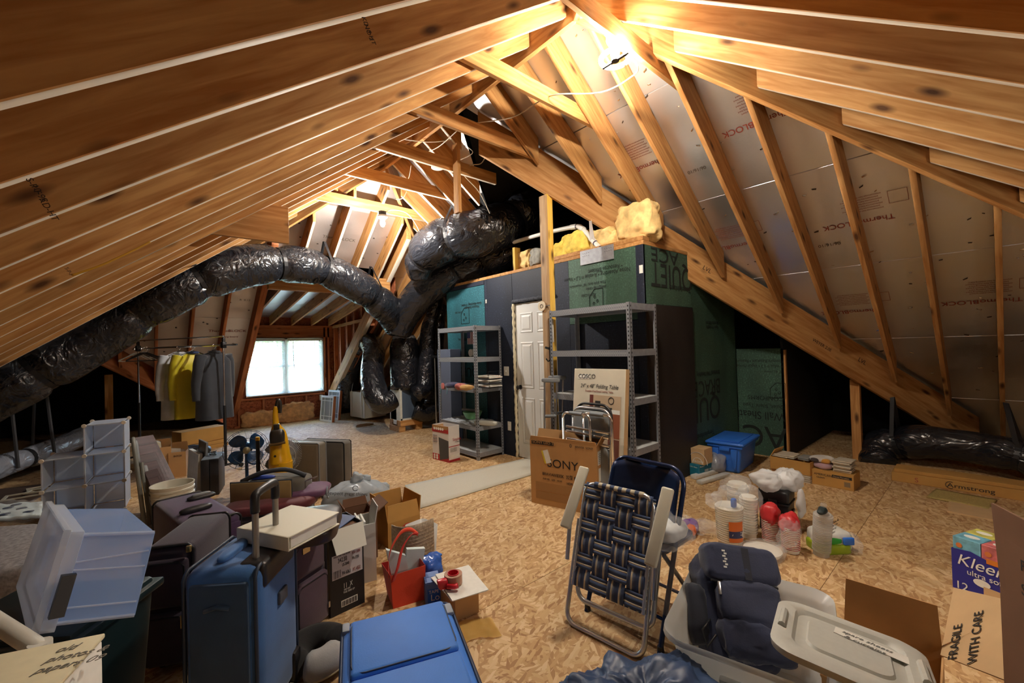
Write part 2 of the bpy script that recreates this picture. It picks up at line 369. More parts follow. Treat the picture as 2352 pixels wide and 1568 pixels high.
for pl, zz in ((left_poly, lambda x, y: zl(x)), (right_near, lambda x, y: zr(x)), (right_far, lambda x, y: zr(x)), (near_poly, lambda x, y: zn(y)), (far_poly, lambda x, y: zf(y))):
    n = len(pl); deck.add([(x, y, zz(x, y) + HV + .03) for x, y in pl] + [(x, y, zz(x, y) + HV + .05) for x, y in pl], [tuple(range(n))[::-1], tuple(range(n, 2 * n))])
deck.build('roof_deck', DARKB, ceiling)
# --- rafters
for k in range(-11, 13):                             # left slope, rising to the ridge (every .405 m)
    y = 1.275 + .405 * k
    if y < YN + .3: continue
    xt = RX - .03 if RY0 <= y <= RY1 else (RX - (RY0 - y) - .06 if y < RY0 else RX - (y - RY1) - .06)
    xb = XL if y < 4.4 else -1.15
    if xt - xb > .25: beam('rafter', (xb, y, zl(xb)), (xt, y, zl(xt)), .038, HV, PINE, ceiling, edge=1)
for k in range(-12, 13):                             # right slope; near ones stop on the wing valley
    y = 1.565 + .405 * k
    if y < YN + .3: continue
    xt = RX + .03 if RY0 <= y <= RY1 else (RX + (RY0 - y) + .06 if y < RY0 else RX + (y - RY1) + .06)
    xb = XR + .1
    if -.15 < y < 3.75: xb = RX + (3.75 - y) / WV - .02
    elif y >= 3.75: xb = RX + (y - 3.75) / WV - .02
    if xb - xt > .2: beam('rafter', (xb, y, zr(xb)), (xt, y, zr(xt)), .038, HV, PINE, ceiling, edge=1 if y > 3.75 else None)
for k in range(-13, 14):                             # near hip end: jack rafters running along the ridge direction
    x = 3.36 + .405 * k
    yt = RY0 - abs(x - RX) - .07
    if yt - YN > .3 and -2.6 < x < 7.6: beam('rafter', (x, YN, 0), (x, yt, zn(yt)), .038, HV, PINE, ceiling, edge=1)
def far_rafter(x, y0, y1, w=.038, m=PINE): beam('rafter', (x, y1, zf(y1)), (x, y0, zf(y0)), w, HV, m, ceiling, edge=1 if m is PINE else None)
far_rafter(1.39, RY1 + 1.14, YF, .085, PINE_RED); far_rafter(3.22, RY1 + .78, YF, .085, PINE)
for x in (.97, .565, .16, -.245): far_rafter(x, RY1 + RX - x + .05, VY - 1.03 * (VX - x) - .05, .038, PINE_RED)
for x in (1.79, 2.2, 2.6): far_rafter(x, RY1 + abs(RX - x) + .05, 6.95)
for x in (3.01,): far_rafter(x, RY1 + x - RX + .05, 6.95)
for x in (3.63, 4.03, 4.44, 4.84): far_rafter(x, RY1 + x - RX + .05, YF)
# --- ridge, hips, valleys, collar ties
beam('ridge_board', (RX, RY0 - .15, 3.9), (RX, RY1 + .1, 3.9), .04, .36, PINE, ceiling)
def hip(dx, dy, ye, L=5.3): beam('hip_rafter', (RX + dx * .0, ye, 3.90), (RX + dx * L, ye + dy * L, 3.90 - .75 * L), .045, .37, PINE, ceiling)
hip(1, -1, RY0); hip(-1, -1, RY0, 5.1); hip(-1, 1, RY1, 3.0); hip(1, 1, RY1)
P0 = V((6.223, 1.094, .974)); VD = V((1, -WV, -.75))
beam('valley_beam', P0 - VD * 3.45, P0 + VD * 1.3, .045, .46, PINE, ceiling)
hp_ = V((2.66, 3.86, 0)); hz0 = over(1116, 486, hp_); MB().box((0, 0, 0), (.04, .09, 3.75 - hz0)).build('hanging_post', PINE_V, ceiling, mw=T(hp_.x, hp_.y, hz0))
beam('valley_beam', (-.7, VY - 1.03 * 2.06, zf(VY - 1.03 * 2.06) - .06), (VX, VY, zf(VY) - .06), .05, .36, PINE_RED, ceiling)
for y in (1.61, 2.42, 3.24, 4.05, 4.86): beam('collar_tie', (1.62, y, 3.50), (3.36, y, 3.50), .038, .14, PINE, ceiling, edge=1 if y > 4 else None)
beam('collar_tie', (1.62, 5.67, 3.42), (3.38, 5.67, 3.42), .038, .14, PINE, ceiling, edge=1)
g0 = ony(478, 537, 4.30); g1 = ony(663, 560, 4.30)
beam('tie_stub', (g0.x, 4.3, g0.z), (g1.x, 4.3, g0.z), .04, .34, PINE, ceiling)
beam('dormer_header', (1.38, 6.9, 2.40), (3.25, 6.9, 2.40), .09, .30, PINE, ceiling)
# --- dormer with the window
DY = 9.93; zs = lambda y: 2.06 + (DY - y) * .145
for x in (1.62, 2.02, 2.43, 2.83, 3.2): beam('rafter', (x, DY, zs(DY)), (x, 6.93, zs(6.93)), .038, .19, PINE, ceiling)
sheets([(1.36, 6.9), (3.3, 6.9), (3.3, DY + .1), (1.36, DY + .1)], lambda x, y: zs(y) + .19, 2.44, .975, True, 'foil_board', FOIL, ceiling)
wb_ = struct('wall_back')
m = MB()                                             # sheathing of the dormer front around the opening
WX0, WX1, WZ0, WZ1 = 1.56, 3.06, .60, 1.79
for a, b in (((1.2, DY + .1, 0), (3.4, DY + .12, WZ0)), ((1.2, DY + .1, WZ1), (3.4, DY + .12, 2.4)), ((1.2, DY + .1, WZ0), (WX0, DY + .12, WZ1)), ((WX1, DY + .1, WZ0), (3.4, DY + .12, WZ1))): m.box(a, b)
m.build('wall_sheathing', OSB_RED, wb_)
def hboard(x0, x1, y, z, dy, dz, mat=PINE_RED, nm='plate', par=None):
    return MB().box((0, 0, 0), (x1 - x0, dy, dz)).build(nm, mat, par or wb_, mw=T(x0, y, z), bevel=.003, seg=1)
hboard(1.35, 3.3, DY, 1.80, .1, .24, nm='window_header'); hboard(1.35, 3.3, DY - .01, 2.02, .11, .04); hboard(1.35, 3.3, DY, .53, .1, .04, nm='sill_plate'); hboard(1.35, 3.3, DY, 0, .1, .04)
for x in (1.42, 1.85, 2.26, 2.67, 3.08): MB().box((0, 0, 0), (.038, .1, .49)).build('stud', PINE_RV, wb_, mw=T(x, DY, .04))
for x in (3.075, 3.16): MB().box((0, 0, 0), (.038, .1, 1.98)).build('stud', PINE_RV, wb_, mw=T(x, DY, .04))
# right cheek of the dormer: bare studs with a mid rail
wc = struct('wall_cheek'); CX = 3.27
m = MB(); m.add([(CX + .09, 6.9, zf(6.9) - .1), (CX + .09, DY + .1, zf(DY)), (CX + .09, DY + .1, 2.25), (CX + .09, 6.9, 2.75)], [(0, 1, 2, 3)]); m.build('wall_sheathing', OSB_RED, wc, solid=.012)
y = DY - .12
while y > 7.0:
    MB().box((0, 0, 0), (.089, .038, zs(y) + .02 - max(0, zf(y)))).build('stud', PINE_RV, wc, mw=T(CX, y, max(0, zf(y)))); y -= .405
beam('mid_rail', (CX + .02, 9.9, 2.0), (CX + .02, 7.62, 2.06), .06, .06, PINE, wc)
# --- window_1: two double hung sashes side by side
win = struct('window_1', (0, DY, 0))
def bxs(lst, nm, mat, par, mw=None, bevel=0): 
    m = MB()
    for a, b in lst: m.box(a, b)
    return m.build(nm, mat, par, mw=mw, bevel=bevel)
bxs([((WX0, .0, WZ0), (WX0 + .03, .1, WZ1)), ((WX1 - .03, .0, WZ0), (WX1, .1, WZ1)), ((WX0, 0, WZ1 - .03), (WX1, .1, WZ1)), ((WX0, -.02, WZ0), (WX1, .1, WZ0 + .03)), ((2.28, 0, WZ0), (2.34, .1, WZ1))], 'window_frame', WHITE, win)
GLASS = clear('window_glass', (.9, .95, .95, 1), .06, .03, 0)
for xa, xb in ((WX0 + .03, 2.28), (2.34, WX1 - .03)):
    zm = (WZ0 + WZ1) / 2
    for za, zb, yy in ((WZ0 + .03, zm + .02, .045), (zm - .02, WZ1 - .03, .065)):
        fr = [((xa, yy, za), (xa + .035, yy + .02, zb)), ((xb - .035, yy, za), (xb, yy + .02, zb)), ((xa, yy, za), (xb, yy + .02, za + .04)), ((xa, yy, zb - .04), (xb, yy + .02, zb))]
        if za > zm - .1: fr += [((xa, yy + .005, zb - .14), (xb, yy + .015, zb - .125)), ((xa + .12, yy + .005, za), (xa + .135, yy + .015, zb)), ((xb - .135, yy + .005, za), (xb - .12, yy + .015, zb))]
        s_ = bxs(fr, 'sash', WHITE, win); MB().box((xa + .03, yy + .008, za + .03), (xb - .03, yy + .012, zb - .03)).build('pane', GLASS, s_)
# daylight portal in the opening (a sampling aid, gives no light of its own)
pl = lamp('daylight_portal', 'AREA', (2.31, DY + .14, 1.2), 1, (1, 1, 1), 1.5, (math.radians(-90), 0, 0), 1.2); pl.data.cycles.is_portal = True
# --- wall_right: the sheathed room with the door
WXR = 3.714; WT = 2.436
wr = struct('wall_right'); wy = lambda px, py: onx(px, py, WXR).y
core = MB(); core.box((WXR + .035, 2.26, 0), (WXR + .12, 3.44, WT)).box((WXR + .035, 4.19, 0), (WXR + .12, 5.82, WT)).box((WXR + .035, 3.44, 2.06), (WXR + .12, 4.19, WT))
core.build('wall_frame', DARKB, wr)
def panel(y0, y1, z0, z1, mat, x=WXR, t=.03, nm='wall_panel'): return MB().box((0, 0, 0), (t, abs(y1 - y0), z1 - z0)).build(nm, mat, wr, mw=T(x, min(y0, y1), z0), bevel=.002, seg=1)
yt1 = wy(1113, 700); y3 = wy(1306, 640); y4 = wy(1461, 620)
teal = panel(5.80, yt1 + .004, 0, 2.37, TEAL); panel(5.80, yt1 + .004, 2.376, WT, BLACKB); panel(yt1, yt1 - .06, 0, WT, BLACKB, WXR + .003); panel(yt1 - .064, 4.20, 0, WT, BLACKB)
panel(4.195, 3.425, 2.07, WT, BLACKB); panel(3.42, y3, 0, WT, BLACKB); grn = panel(y3, y4, 1.70, WT, GREEN); panel(y4, 2.235, 0, WT, BLACKB, WXR - .003)
panel(y3, 3.06, 0, 1.695, BLACKB); panel(3.055, y4, 0, 1.695, BLACKB, WXR + .006)
# closet side, jog and end walls on the right
X2 = 5.90; Y3 = 1.69
side = MB(); side.box((WXR + .03, 2.27, 0), (X2, 2.35, WT)); side.build('wall_frame', DARKB, wr)
def xpanel(x0, x1, y, z0, z1, mat, t=.03): return MB().box((0, 0, 0), (x1 - x0, t, z1 - z0)).build('wall_panel', mat, wr, mw=T(x0, y, z0), bevel=.002, seg=1)
xs2 = ony(1592, 800, 2.235).x; zsp = ony(1540, 702, 2.235).z
gtop = xpanel(WXR, xs2, 2.235, zsp, WT, GREEN); xpanel(WXR, xs2, 2.222, 0, zsp - .004, BROWNB, .04); gback = xpanel(xs2 + .004, X2, 2.24, 0, WT, GREEN)
jog = MB().box((0, 0, 0), (.03, 2.235 - Y3 - .004, 1.35)).build('wall_panel', GREEN, wr, mw=T(X2, Y3 + .002, 0), bevel=.002, seg=1)
MB().box((0, 0, 0), (.05, .02, 1.33)).build('edge_strip', PINE_V, wr, mw=T(X2 - .005, Y3 - .022, 0))
xpanel(X2, 8.2, Y3, 0, 1.7, plain('dark_board', srgb(24, 22, 22), .8, nz_=.3), .03)
hboard(0, .12, 0, 0, 3.58, .04, PINE, par=wr).matrix_basis = T(WXR - .004, 2.235, WT)
hboard(0, .12, 0, 0, 1.24, .045, PINE, par=wr).matrix_basis = T(WXR - .002, 2.235, WT + .042)
hboard(WXR, xs2 + .1, 2.232, WT, .1, .04, PINE, par=wr)
MB().box((0, 0, 0), (.1, .04, .3)).build('stud', PINE_YV, wr, mw=T(WXR, wy(1183, 610), WT + .04))
# dark enclosure: end of the right wing, left wing
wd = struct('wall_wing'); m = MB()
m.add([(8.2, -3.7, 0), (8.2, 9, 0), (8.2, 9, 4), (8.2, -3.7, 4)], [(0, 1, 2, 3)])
m.add([(RX - .1, 3.75, 4.42), (9, 3.75, 4.42), (9, -.9, -.1), (7.95, -.3, .3)], [(0, 1, 2, 3)]); m.add([(RX - .1, 3.6, 4.5), (9, 3.6, 4.5), (9, 9.6, -.1), (8.15, 8.3, .16)], [(0, 1, 2, 3)]); m.add([(-1.5, 0, 4.7), (9, 0, 4.7), (9, 7.6, 4.7), (-1.5, 7.6, 4.7)], [(0, 1, 2, 3)])  # last sheet is added above the roof to block sky leaks
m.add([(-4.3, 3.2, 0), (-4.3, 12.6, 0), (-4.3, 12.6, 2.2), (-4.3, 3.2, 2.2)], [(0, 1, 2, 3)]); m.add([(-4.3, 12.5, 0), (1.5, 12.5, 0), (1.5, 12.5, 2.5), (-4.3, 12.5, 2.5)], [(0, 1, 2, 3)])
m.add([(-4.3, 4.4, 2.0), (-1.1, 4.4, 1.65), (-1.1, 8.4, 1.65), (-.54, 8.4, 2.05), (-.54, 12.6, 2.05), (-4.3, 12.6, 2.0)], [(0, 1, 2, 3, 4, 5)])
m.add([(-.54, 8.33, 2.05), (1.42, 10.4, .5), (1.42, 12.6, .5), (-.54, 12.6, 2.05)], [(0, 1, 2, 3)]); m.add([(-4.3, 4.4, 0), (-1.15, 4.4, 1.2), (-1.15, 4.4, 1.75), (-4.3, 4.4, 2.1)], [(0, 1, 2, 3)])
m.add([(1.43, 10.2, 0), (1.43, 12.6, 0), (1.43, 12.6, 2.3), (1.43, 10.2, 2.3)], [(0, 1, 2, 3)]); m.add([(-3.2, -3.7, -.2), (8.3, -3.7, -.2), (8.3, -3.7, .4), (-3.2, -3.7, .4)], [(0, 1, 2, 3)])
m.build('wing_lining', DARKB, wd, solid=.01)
wo_ = struct('wall_blackout'); m = MB(); Q = [(0, 1, 2, 3)]
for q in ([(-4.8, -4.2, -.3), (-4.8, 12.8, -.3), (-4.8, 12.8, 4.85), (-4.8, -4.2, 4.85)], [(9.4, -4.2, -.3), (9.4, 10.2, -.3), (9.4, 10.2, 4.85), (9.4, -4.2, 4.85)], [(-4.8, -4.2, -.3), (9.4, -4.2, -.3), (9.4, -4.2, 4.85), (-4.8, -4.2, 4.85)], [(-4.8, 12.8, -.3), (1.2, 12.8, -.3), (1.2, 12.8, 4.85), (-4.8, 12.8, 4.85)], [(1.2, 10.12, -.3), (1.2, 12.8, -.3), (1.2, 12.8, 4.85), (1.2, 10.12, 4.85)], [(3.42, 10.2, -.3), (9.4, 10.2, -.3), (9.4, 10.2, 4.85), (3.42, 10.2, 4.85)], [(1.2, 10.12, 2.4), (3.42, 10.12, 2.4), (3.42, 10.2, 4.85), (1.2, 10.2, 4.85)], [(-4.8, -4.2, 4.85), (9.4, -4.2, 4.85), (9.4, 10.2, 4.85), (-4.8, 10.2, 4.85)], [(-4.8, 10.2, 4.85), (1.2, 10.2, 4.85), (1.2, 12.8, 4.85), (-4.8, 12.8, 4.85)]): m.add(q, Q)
m.build('blackout_shell', DARKB, wo_, solid=.02)  # added unseen shell round the attic, only keeps stray sky light out
# --- floor: subfloor sheets with visible joints
fl = struct('floor')
MB().box((-4.4, -3.8, -.06), (8.3, 12.6, -.022)).build('floor_base', DARKB, fl)
fy0 = onz(2048, 1108).y
sheets([(-4.35, -3.7), (8.25, -3.7), (8.25, 12.55), (-4.35, 12.55)], lambda x, y: -.018, 2.44, 1.22, True, 'osb_sheet', OSB, fl, off=(.35, 1.22 - (fy0 + 3.7) % 1.22), gap=.0015, th=.018)
# --- posts under the valley beams
def post(p, z, w, label, mats):
    t = thing('support_post', label, 'post', p)
    MB().box((0, -w / 2, 0), (w, w / 2, z)).build('post_board', mats[0], t, bevel=.003, seg=1)
    if len(mats) > 1: MB().box((-.04, -w / 2 - .004, 0), (-.001, w / 2, z - .02)).build('post_board', mats[1], t, bevel=.003, seg=1)
    return t
vbz = lambda x: P0.z - .75 * (x - P0.x)
p = V((3.34, P0.y - WV * (3.34 - P0.x), 0)); post(p, vbz(3.36), .085, 'tall yellow and tan timber post standing between white door and steel shelving', (PINE_YV, PINE_GV))
p = onz(1970, 1056); post((p.x - .02, p.y, 0), vbz(p.x) + .1, .09, 'short orange timber post under the sloping valley beam at right', (PINE_V,))
p = onp(240, 868, (0, .75, 1), .75 * YF); post((p.x, p.y, 0), p.z + .05, .09, 'orange timber post in the dark corner behind the white cubes', (PINE_V,))
# ================================================================ lamps
GLOW = emit('lit_tube', (1, .90, .76, 1), RING_W / .185); GLOW_FILL = emit('fill_tube_rear', (1, .91, .80, 1), REAR_FILL_W / .185); GLOWB = emit('lit_bulb', (1, .93, .84, 1), BULB_W / .045)
LP = atd(1413, 134, 2.92)
t = thing('ring_lamp', 'lit white circular tube lamp hanging near the roof ridge', 'lamp', LP)
MB().tube(arc((0, 0, 0), .097, 0, 348, 40), .0155, 12).build('glowing_tube', GLOW, t, smooth=True)
MB().cb((0, 0, -.015), (.02, .21, .012)).tube([(0, 0, -.02), (0, 0, .03)], .028, 10).build('tube_bracket', BLK, t)
MB().lathe([(.02, -.01), (.03, .02), (.034, .09), (.05, .11), (.058, .13), (.058, .155), (.03, .16)], 24).build('socket', WHITEP, t, smooth='a')
m = MB()
m.lathe([(.06, .158), (.06, .2), (.05, .215)], 20)
for i in range(8): a = i * math.pi / 4; m.cb((math.cos(a) * .058, math.sin(a) * .058, .19), (.02, .02, .05))
m.build('mounting_box', BLK, t)
BP = atd(879, 512, 5.5)
t = thing('bulb_lamp', 'lit bare bulb in a white porcelain socket far back near the ridge', 'lamp', BP)
MB().blob((0, 0, 0), (.06, .06, .10), 1.).build('glowing_bulb', GLOWB, t, smooth=True)
MB().lathe([(.025, .04), (.045, .06), (.06, .075), (.06, .10), (.03, .11)], 20).build('socket', WHITEP, t, smooth='a')
MB().lathe([(.05, .11), (.05, .15)], 8).build('mounting_box', BLK, t)
# added fill lamp, unseen behind the camera, shaped like the ring lamp
LP2 = V((2.2, -1.1, 1.5))
t = thing('ring_lamp', 'added circular fill lamp under the low hip rafters behind the viewer', 'lamp', LP2)
MB().tube(arc((0, 0, 0), .097, 0, 348, 40), .0155, 12).build('glowing_tube', GLOW_FILL, t, smooth=True)
MB().lathe([(.02, -.01), (.03, .02), (.034, .09), (.05, .11), (.058, .13), (.058, .155), (.03, .16)], 24).build('socket', WHITEP, t, smooth='a')
# ================================================================ ductwork (black film wrapped insulated ducts)
def duct(name, label, pts, r, pinch=(), mat=None, n=26, step=8, wr=.05, sd=0., group=None, strap=BLK, hang=()):
    t = thing(name, label, 'duct', pts[0], group=group); o = V(pts[0])
    ps = [p - o for p in spline(pts, step)]
    acc = [0.]
    for a, b in zip(ps, ps[1:]): acc.append(acc[-1] + (b - a).length)
    N = max(8, int(acc[-1] / .03)); q = []; ks = []; j = 0
    for i in range(N + 1):
        d = acc[-1] * i / N
        while j < len(acc) - 2 and acc[j + 1] < d: j += 1
        f = (d - acc[j]) / max(1e-6, acc[j + 1] - acc[j]); q.append(ps[j].lerp(ps[j + 1], min(1, f))); ks.append((j + f) / step)
    rr = []
    for i, k in enumerate(ks):
        base = r[min(int(k), len(r) - 1)] * (1 - (k - int(k))) + r[min(int(k) + 1, len(r) - 1)] * (k - int(k)) if isinstance(r, (list, tuple)) else r
        s = 1.
        for pk in pinch: dd = abs(k - pk) / .13; s -= .17 * math.exp(-dd * dd)
        rr.append(base * s)
    def rf(i, j_, a):
        x = i * .03; p = V((math.cos(a + x * 1.1) * 2.2 + sd, math.sin(a + x * 1.1) * 2.2, x * 2.0))
        f = max([0] + [math.exp(-(abs(ks[i] - pk) / .25) ** 2) for pk in pinch])
        return 1 + wr * nz(p) + wr * (.35 + f) * .8 * nz(V((math.cos(a) * 5 + x * 2, math.sin(a) * 5 + sd, x * 3.5))) - .03 * f * abs(math.sin(a * 6.5 + sd))
    MB().tube(q, rr, n, rf=rf).build('insulated_sleeve', mat or BLACKFILM, t, smooth=True)
    for h, pk in enumerate(pinch):                      # straps: a band round the duct, with hanging tails
        i = min(range(len(ks)), key=lambda z: abs(ks[z] - pk)); c = q[i]; tg = (q[min(i + 1, N)] - q[max(i - 1, 0)]).normalized()
        u = (V((0, 0, 1)) - tg * tg.z); u = u.normalized() if u.length > .2 else tg.orthogonal().normalized(); w = tg.cross(u); R = rr[i] * 1.03
        m = MB(); ring = []
        for side in (-.022, .022):
            ring += [c + tg * side + (u * math.cos(a) + w * math.sin(a)) * R for a in [2 * math.pi * z / 24 for z in range(24)]]
        m.add(ring, [(z, (z + 1) % 24, 24 + (z + 1) % 24, 24 + z) for z in range(24)])
        if h < len(hang) and hang[h] is not None:
            top = V(hang[h]) - o
            for sg in (-1, 1):
                a = c + w * sg * R * .8 + u * R * .6; m.add([a - tg * .02, a + tg * .02, top + tg * .02 + w * sg * .01, top - tg * .02 + w * sg * .01], [(0, 1, 2, 3)])
        m.build('strap', strap, t, solid=.004)
    return t
A = atd
lf = lambda px, py: onp(px, py, (-.75, 0, 1), -XL * .75)
duct('insulated_duct', 'long black wrapped duct arching from the lower left corner to the far plenum',
     [A(-150, 985, 3.8), A(-40, 915, 3.95), A(85, 850, 4.15), A(200, 785, 4.4), A(320, 712, 4.6), A(425, 655, 4.8), A(530, 618, 5.1), A(632, 606, 5.5), A(738, 618, 6.0), A(832, 664, 6.5), A(890, 712, 7.0), A(912, 752, 7.3)],
     [.25, .255, .26, .265, .255, .26, .265, .25, .245, .25, .25, .2], pinch=(2, 4, 5.3, 7.05, 8.05, 9.3), sd=3.,
     hang=(lf(62, 815), lf(297, 690), lf(447, 608), None, A(745, 555, 6.0), A(852, 612, 6.4)))
PLM = onz(918, 985)
duct('insulated_duct', 'black wrapped duct rising from the plenum along the wall top towards the right',
     [A(916, 765, 7.25), A(935, 715, 7.15), A(975, 668, 6.95), A(1030, 628, 6.75), A(1085, 602, 6.6), A(1140, 588, 6.5), A(1200, 570, 6.45)], [.19, .25, .27, .27, .28, .27, .25], pinch=(3.4, 4.6), sd=9.)
duct('insulated_duct', 'fat black wrapped duct running high into the dark wing beside the timber post',
     [A(966, 640, 6.5), A(965, 605, 6.4), A(990, 572, 6.2), A(1040, 545, 6.0), A(1100, 535, 5.9), A(1165, 512, 6.0), A(1230, 470, 6.3), A(1300, 430, 6.8)], [.15, .24, .30, .32, .33, .32, .32, .3], pinch=(1.35, 3.05, 5.2), sd=15., wr=.06,
     hang=(A(975, 520, 6.3), A(1040, 470, 6.0), A(1170, 440, 6.0)))
# the air handler: wrapped riser, grey box, white box, timber bases
t = thing('air_handler', 'grey sheet metal air handler under a black wrapped riser on timber blocks', 'air handler', onz(921, 992), rz=0)
o = t.location.copy(); gx = MB(); zb = over(935, 966, o); zt = over(925, 893, o)
MB().box((0, .0, zb), (.40, .36, zt)).build('cabinet', plain('blue_grey_panel', srgb(78, 92, 110), .5, .1), t, bevel=.004, seg=1)
m = MB(); m.box((-.012, -.006, zb), (-.002, .366, zt)).box((-.012, -.012, zb), (.03, -.004, zt)).box((.37, -.012, zb), (.41, -.004, zt)).box((0, -.012, zt - .03), (.41, -.004, zt)).box((0, -.012, zb), (.41, -.004, zb + .03))
m.build('white_sealant', plain('sealant', srgb(206, 204, 192), .8, nz_=.08), t)
for a, b in (((-.02, -.03, zb / 2), (.42, .10, zb)), ((-.02, .28, zb / 2), (.42, .40, zb)), ((-.04, -.02, 0), (.08, .38, zb / 2)), ((.30, -.02, 0), (.42, .38, zb / 2))): MB().box(a, b).build('timber_block', PINE, t, bevel=.003, seg=1)
MB().box((-.012, .14, .12), (-.004, .39, zb + .2)).build('pale_panel', PAPER, t)
ztop = over(914, 768, o)
def rs(i, j, a): return 1 + .05 * nz(V((math.cos(a) * 2, math.sin(a) * 2, i * .3))) - .02 * abs(math.sin(a * 7))
MB().tube([(.2, .18, zt - .02 + (ztop - zt + .02) * k / 14) for k in range(15)], [.27, .28] + [.27] * 10 + [.25, .22, .18], 26, rf=rs).build('wrapped_riser', BLACKFILM, t, smooth=True)
MB().lathe([(.2, -.03), (.215, 0), (.21, .03), (.19, .06)], 24).build('silver_collar', SILVERFILM, t, mw=T(.2, .18, ztop - .08), smooth=True)
t = thing('return_box', 'white metal duct box hung on straps behind the air handler', 'duct box', onz(838, 968) + V((0, 0, .06)), rz=.12)
MB().box((0, 0, 0), (.5, .62, .54)).build('box_body', WHITEP, t, bevel=.006, seg=1)
for x, y in ((.02, .5), (.02, .1)): MB().box((-.01, y, -.0), (-.004, y + .03, .56)).add([(-.01, y, .56), (-.004, y + .03, .56), (.25, y + .1, 1.6), (.24, y + .07, 1.6)], [(0, 1, 2, 3)]).build('hanger_strap', WHITEP, t)
duct('insulated_duct', 'black wrapped duct looping low from the air handler to the left',
     [A(905, 915, 7.3), A(880, 925, 7.2), A(862, 900, 7.3), A(855, 850, 7.6), A(858, 800, 8.0), A(835, 785, 8.6), A(805, 850, 9.2), A(795, 930, 9.4)], [.16, .2, .21, .2, .2, .2, .22, .22], pinch=(4.6,), sd=21.)
duct('insulated_duct', 'thin black wrapped duct dropping beside the shelf to the right of the air handler',
     [A(990, 600, 7.6), A(1000, 690, 7.7), A(985, 760, 7.8), A(978, 840, 7.8), A(975, 890, 7.7), A(955, 905, 7.5)], [.13, .14, .15, .14, .15, .14], pinch=(1.5,), sd=27.)
duct('insulated_duct', 'black wrapped duct lying on the floor behind the grey air handler', [A(950, 940, 7.7), A(985, 945, 7.9), A(1000, 900, 8.4), A(1002, 800, 8.7), A(1010, 700, 8.8)], [.17, .18, .18, .15, .14], pinch=(1.2,), sd=31.)
p = onz(2035, 1075)
duct('insulated_duct', 'black wrapped duct lying on the floor under the low roof at right',
     [onz(2030, 1068) + V((.05, .05, -.02)), onz(2035, 1062) + V((.12, .08, .14)), A(2105, 1015, 4.75), A(2180, 1020, 4.55), A(2260, 1032, 4.35), A(2350, 1050, 4.1), A(2480, 1090, 3.9)], [.17, .19, .19, .165, .165, .165, .17], pinch=(1.6, 4.9), sd=40., hang=(A(2050, 912, 4.9), A(2310, 925, 4.4)))
duct('foil_duct', 'silver foil wrapped duct lying on the floor in the dark left corner', [A(-60, 1095, 4.6), A(10, 1068, 4.9), A(90, 1042, 5.3), A(160, 1015, 5.8), A(215, 990, 6.3)], .13, pinch=(1.6,), mat=SILVERFILM, sd=44.)
for px, py, d, lb in ((42, 1075, 4.9, 'black strap hanging to the silver duct nearest the left edge'), (125, 1040, 5.3, 'black strap hanging slanted beside the corner post'), (75, 1020, 5.8, 'faint black strap hanging behind the others in the left corner')):
    q = A(px, py, d); r_ = A(px - 24 + (30 if d > 5.5 else 0), 860, d)
    tag(MB().tube([q, r_], .018, 6).build('hanging_strap', plain('dark_grey_strap', srgb(58, 58, 62), .7), None), lb, 'strap')
# ================================================================ right half of the room
def foot(bl, br, top=None, z=0.):
    a = onz(*bl, z); b = onz(*br, z); h = over(bl[0], top, a) - z if top is not None else 0
    return T(a.x, a.y, z) @ rot(yaw_of(a, b)), (b - a).length, h
def box3(c, l, r, top, z=0.):
    a, p, q = onz(*c, z), onz(*l, z), onz(*r, z)
    return T(a.x, a.y, z) @ rot(yaw_of(a, q)), (q - a).length, (p - a).length, over(c[0], top, a) - z
def open_box(M, w, d, h, mat, name, label, flaps=(), th=.006, cat='box', group=None, inner=None):
    t = thing(name, label, cat, mw=M, group=group); m = MB()
    m.box((0, 0, 0), (w, th, h)).box((0, d - th, 0), (w, d, h)).box((0, th, 0), (th, d - th, h)).box((w - th, th, 0), (w, d - th, h)).box((th, th, 0), (w - th, d - th, th))
    m.build('box_body', mat, t)
    for side, ang, ln in flaps:
        a = math.radians(ang); q = MB()
        L = w if side in 'fb' else d; q.hexa([(.002, 0, 0), (L - .002, 0, 0), (L - .012, 0, ln), (.012, 0, ln), (.002, th, 0), (L - .002, th, 0), (L - .012, th, ln), (.012, th, ln)])
        R = {'f': T(0, 0, h) @ Matrix.Rotation(a, 4, 'X'), 'b': T(w, d, h) @ rot(math.pi) @ Matrix.Rotation(a, 4, 'X'), 'l': T(0, d, h) @ rot(-math.pi / 2) @ Matrix.Rotation(a, 4, 'X'), 'r': T(w, 0, h) @ rot(math.pi / 2) @ Matrix.Rotation(a, 4, 'X')}[side]
        q.build('flap', inner or mat, t, mw=R)
    return t
def shut_box(M, w, d, h, mat, name, label, cat='box', group=None, tape=True):
    t = thing(name, label, cat, mw=M, group=group); MB().box((0, 0, 0), (w, d, h - .004)).build('box_body', mat, t, bevel=.003, seg=1)
    for a, b in (((.001, .001, h - .004), (w - .001, d / 2 - .002, h)), ((.001, d / 2 + .002, h - .004), (w - .001, d - .001, h))): MB().box(a, b).build('flap', mat, t)
    return t
FX, FZ = (1, 0, 0), (0, 0, 1)
def plate(t, a, b, mat, nm='label', e=.0015): return MB().box(a, b).build(nm, mat, t)
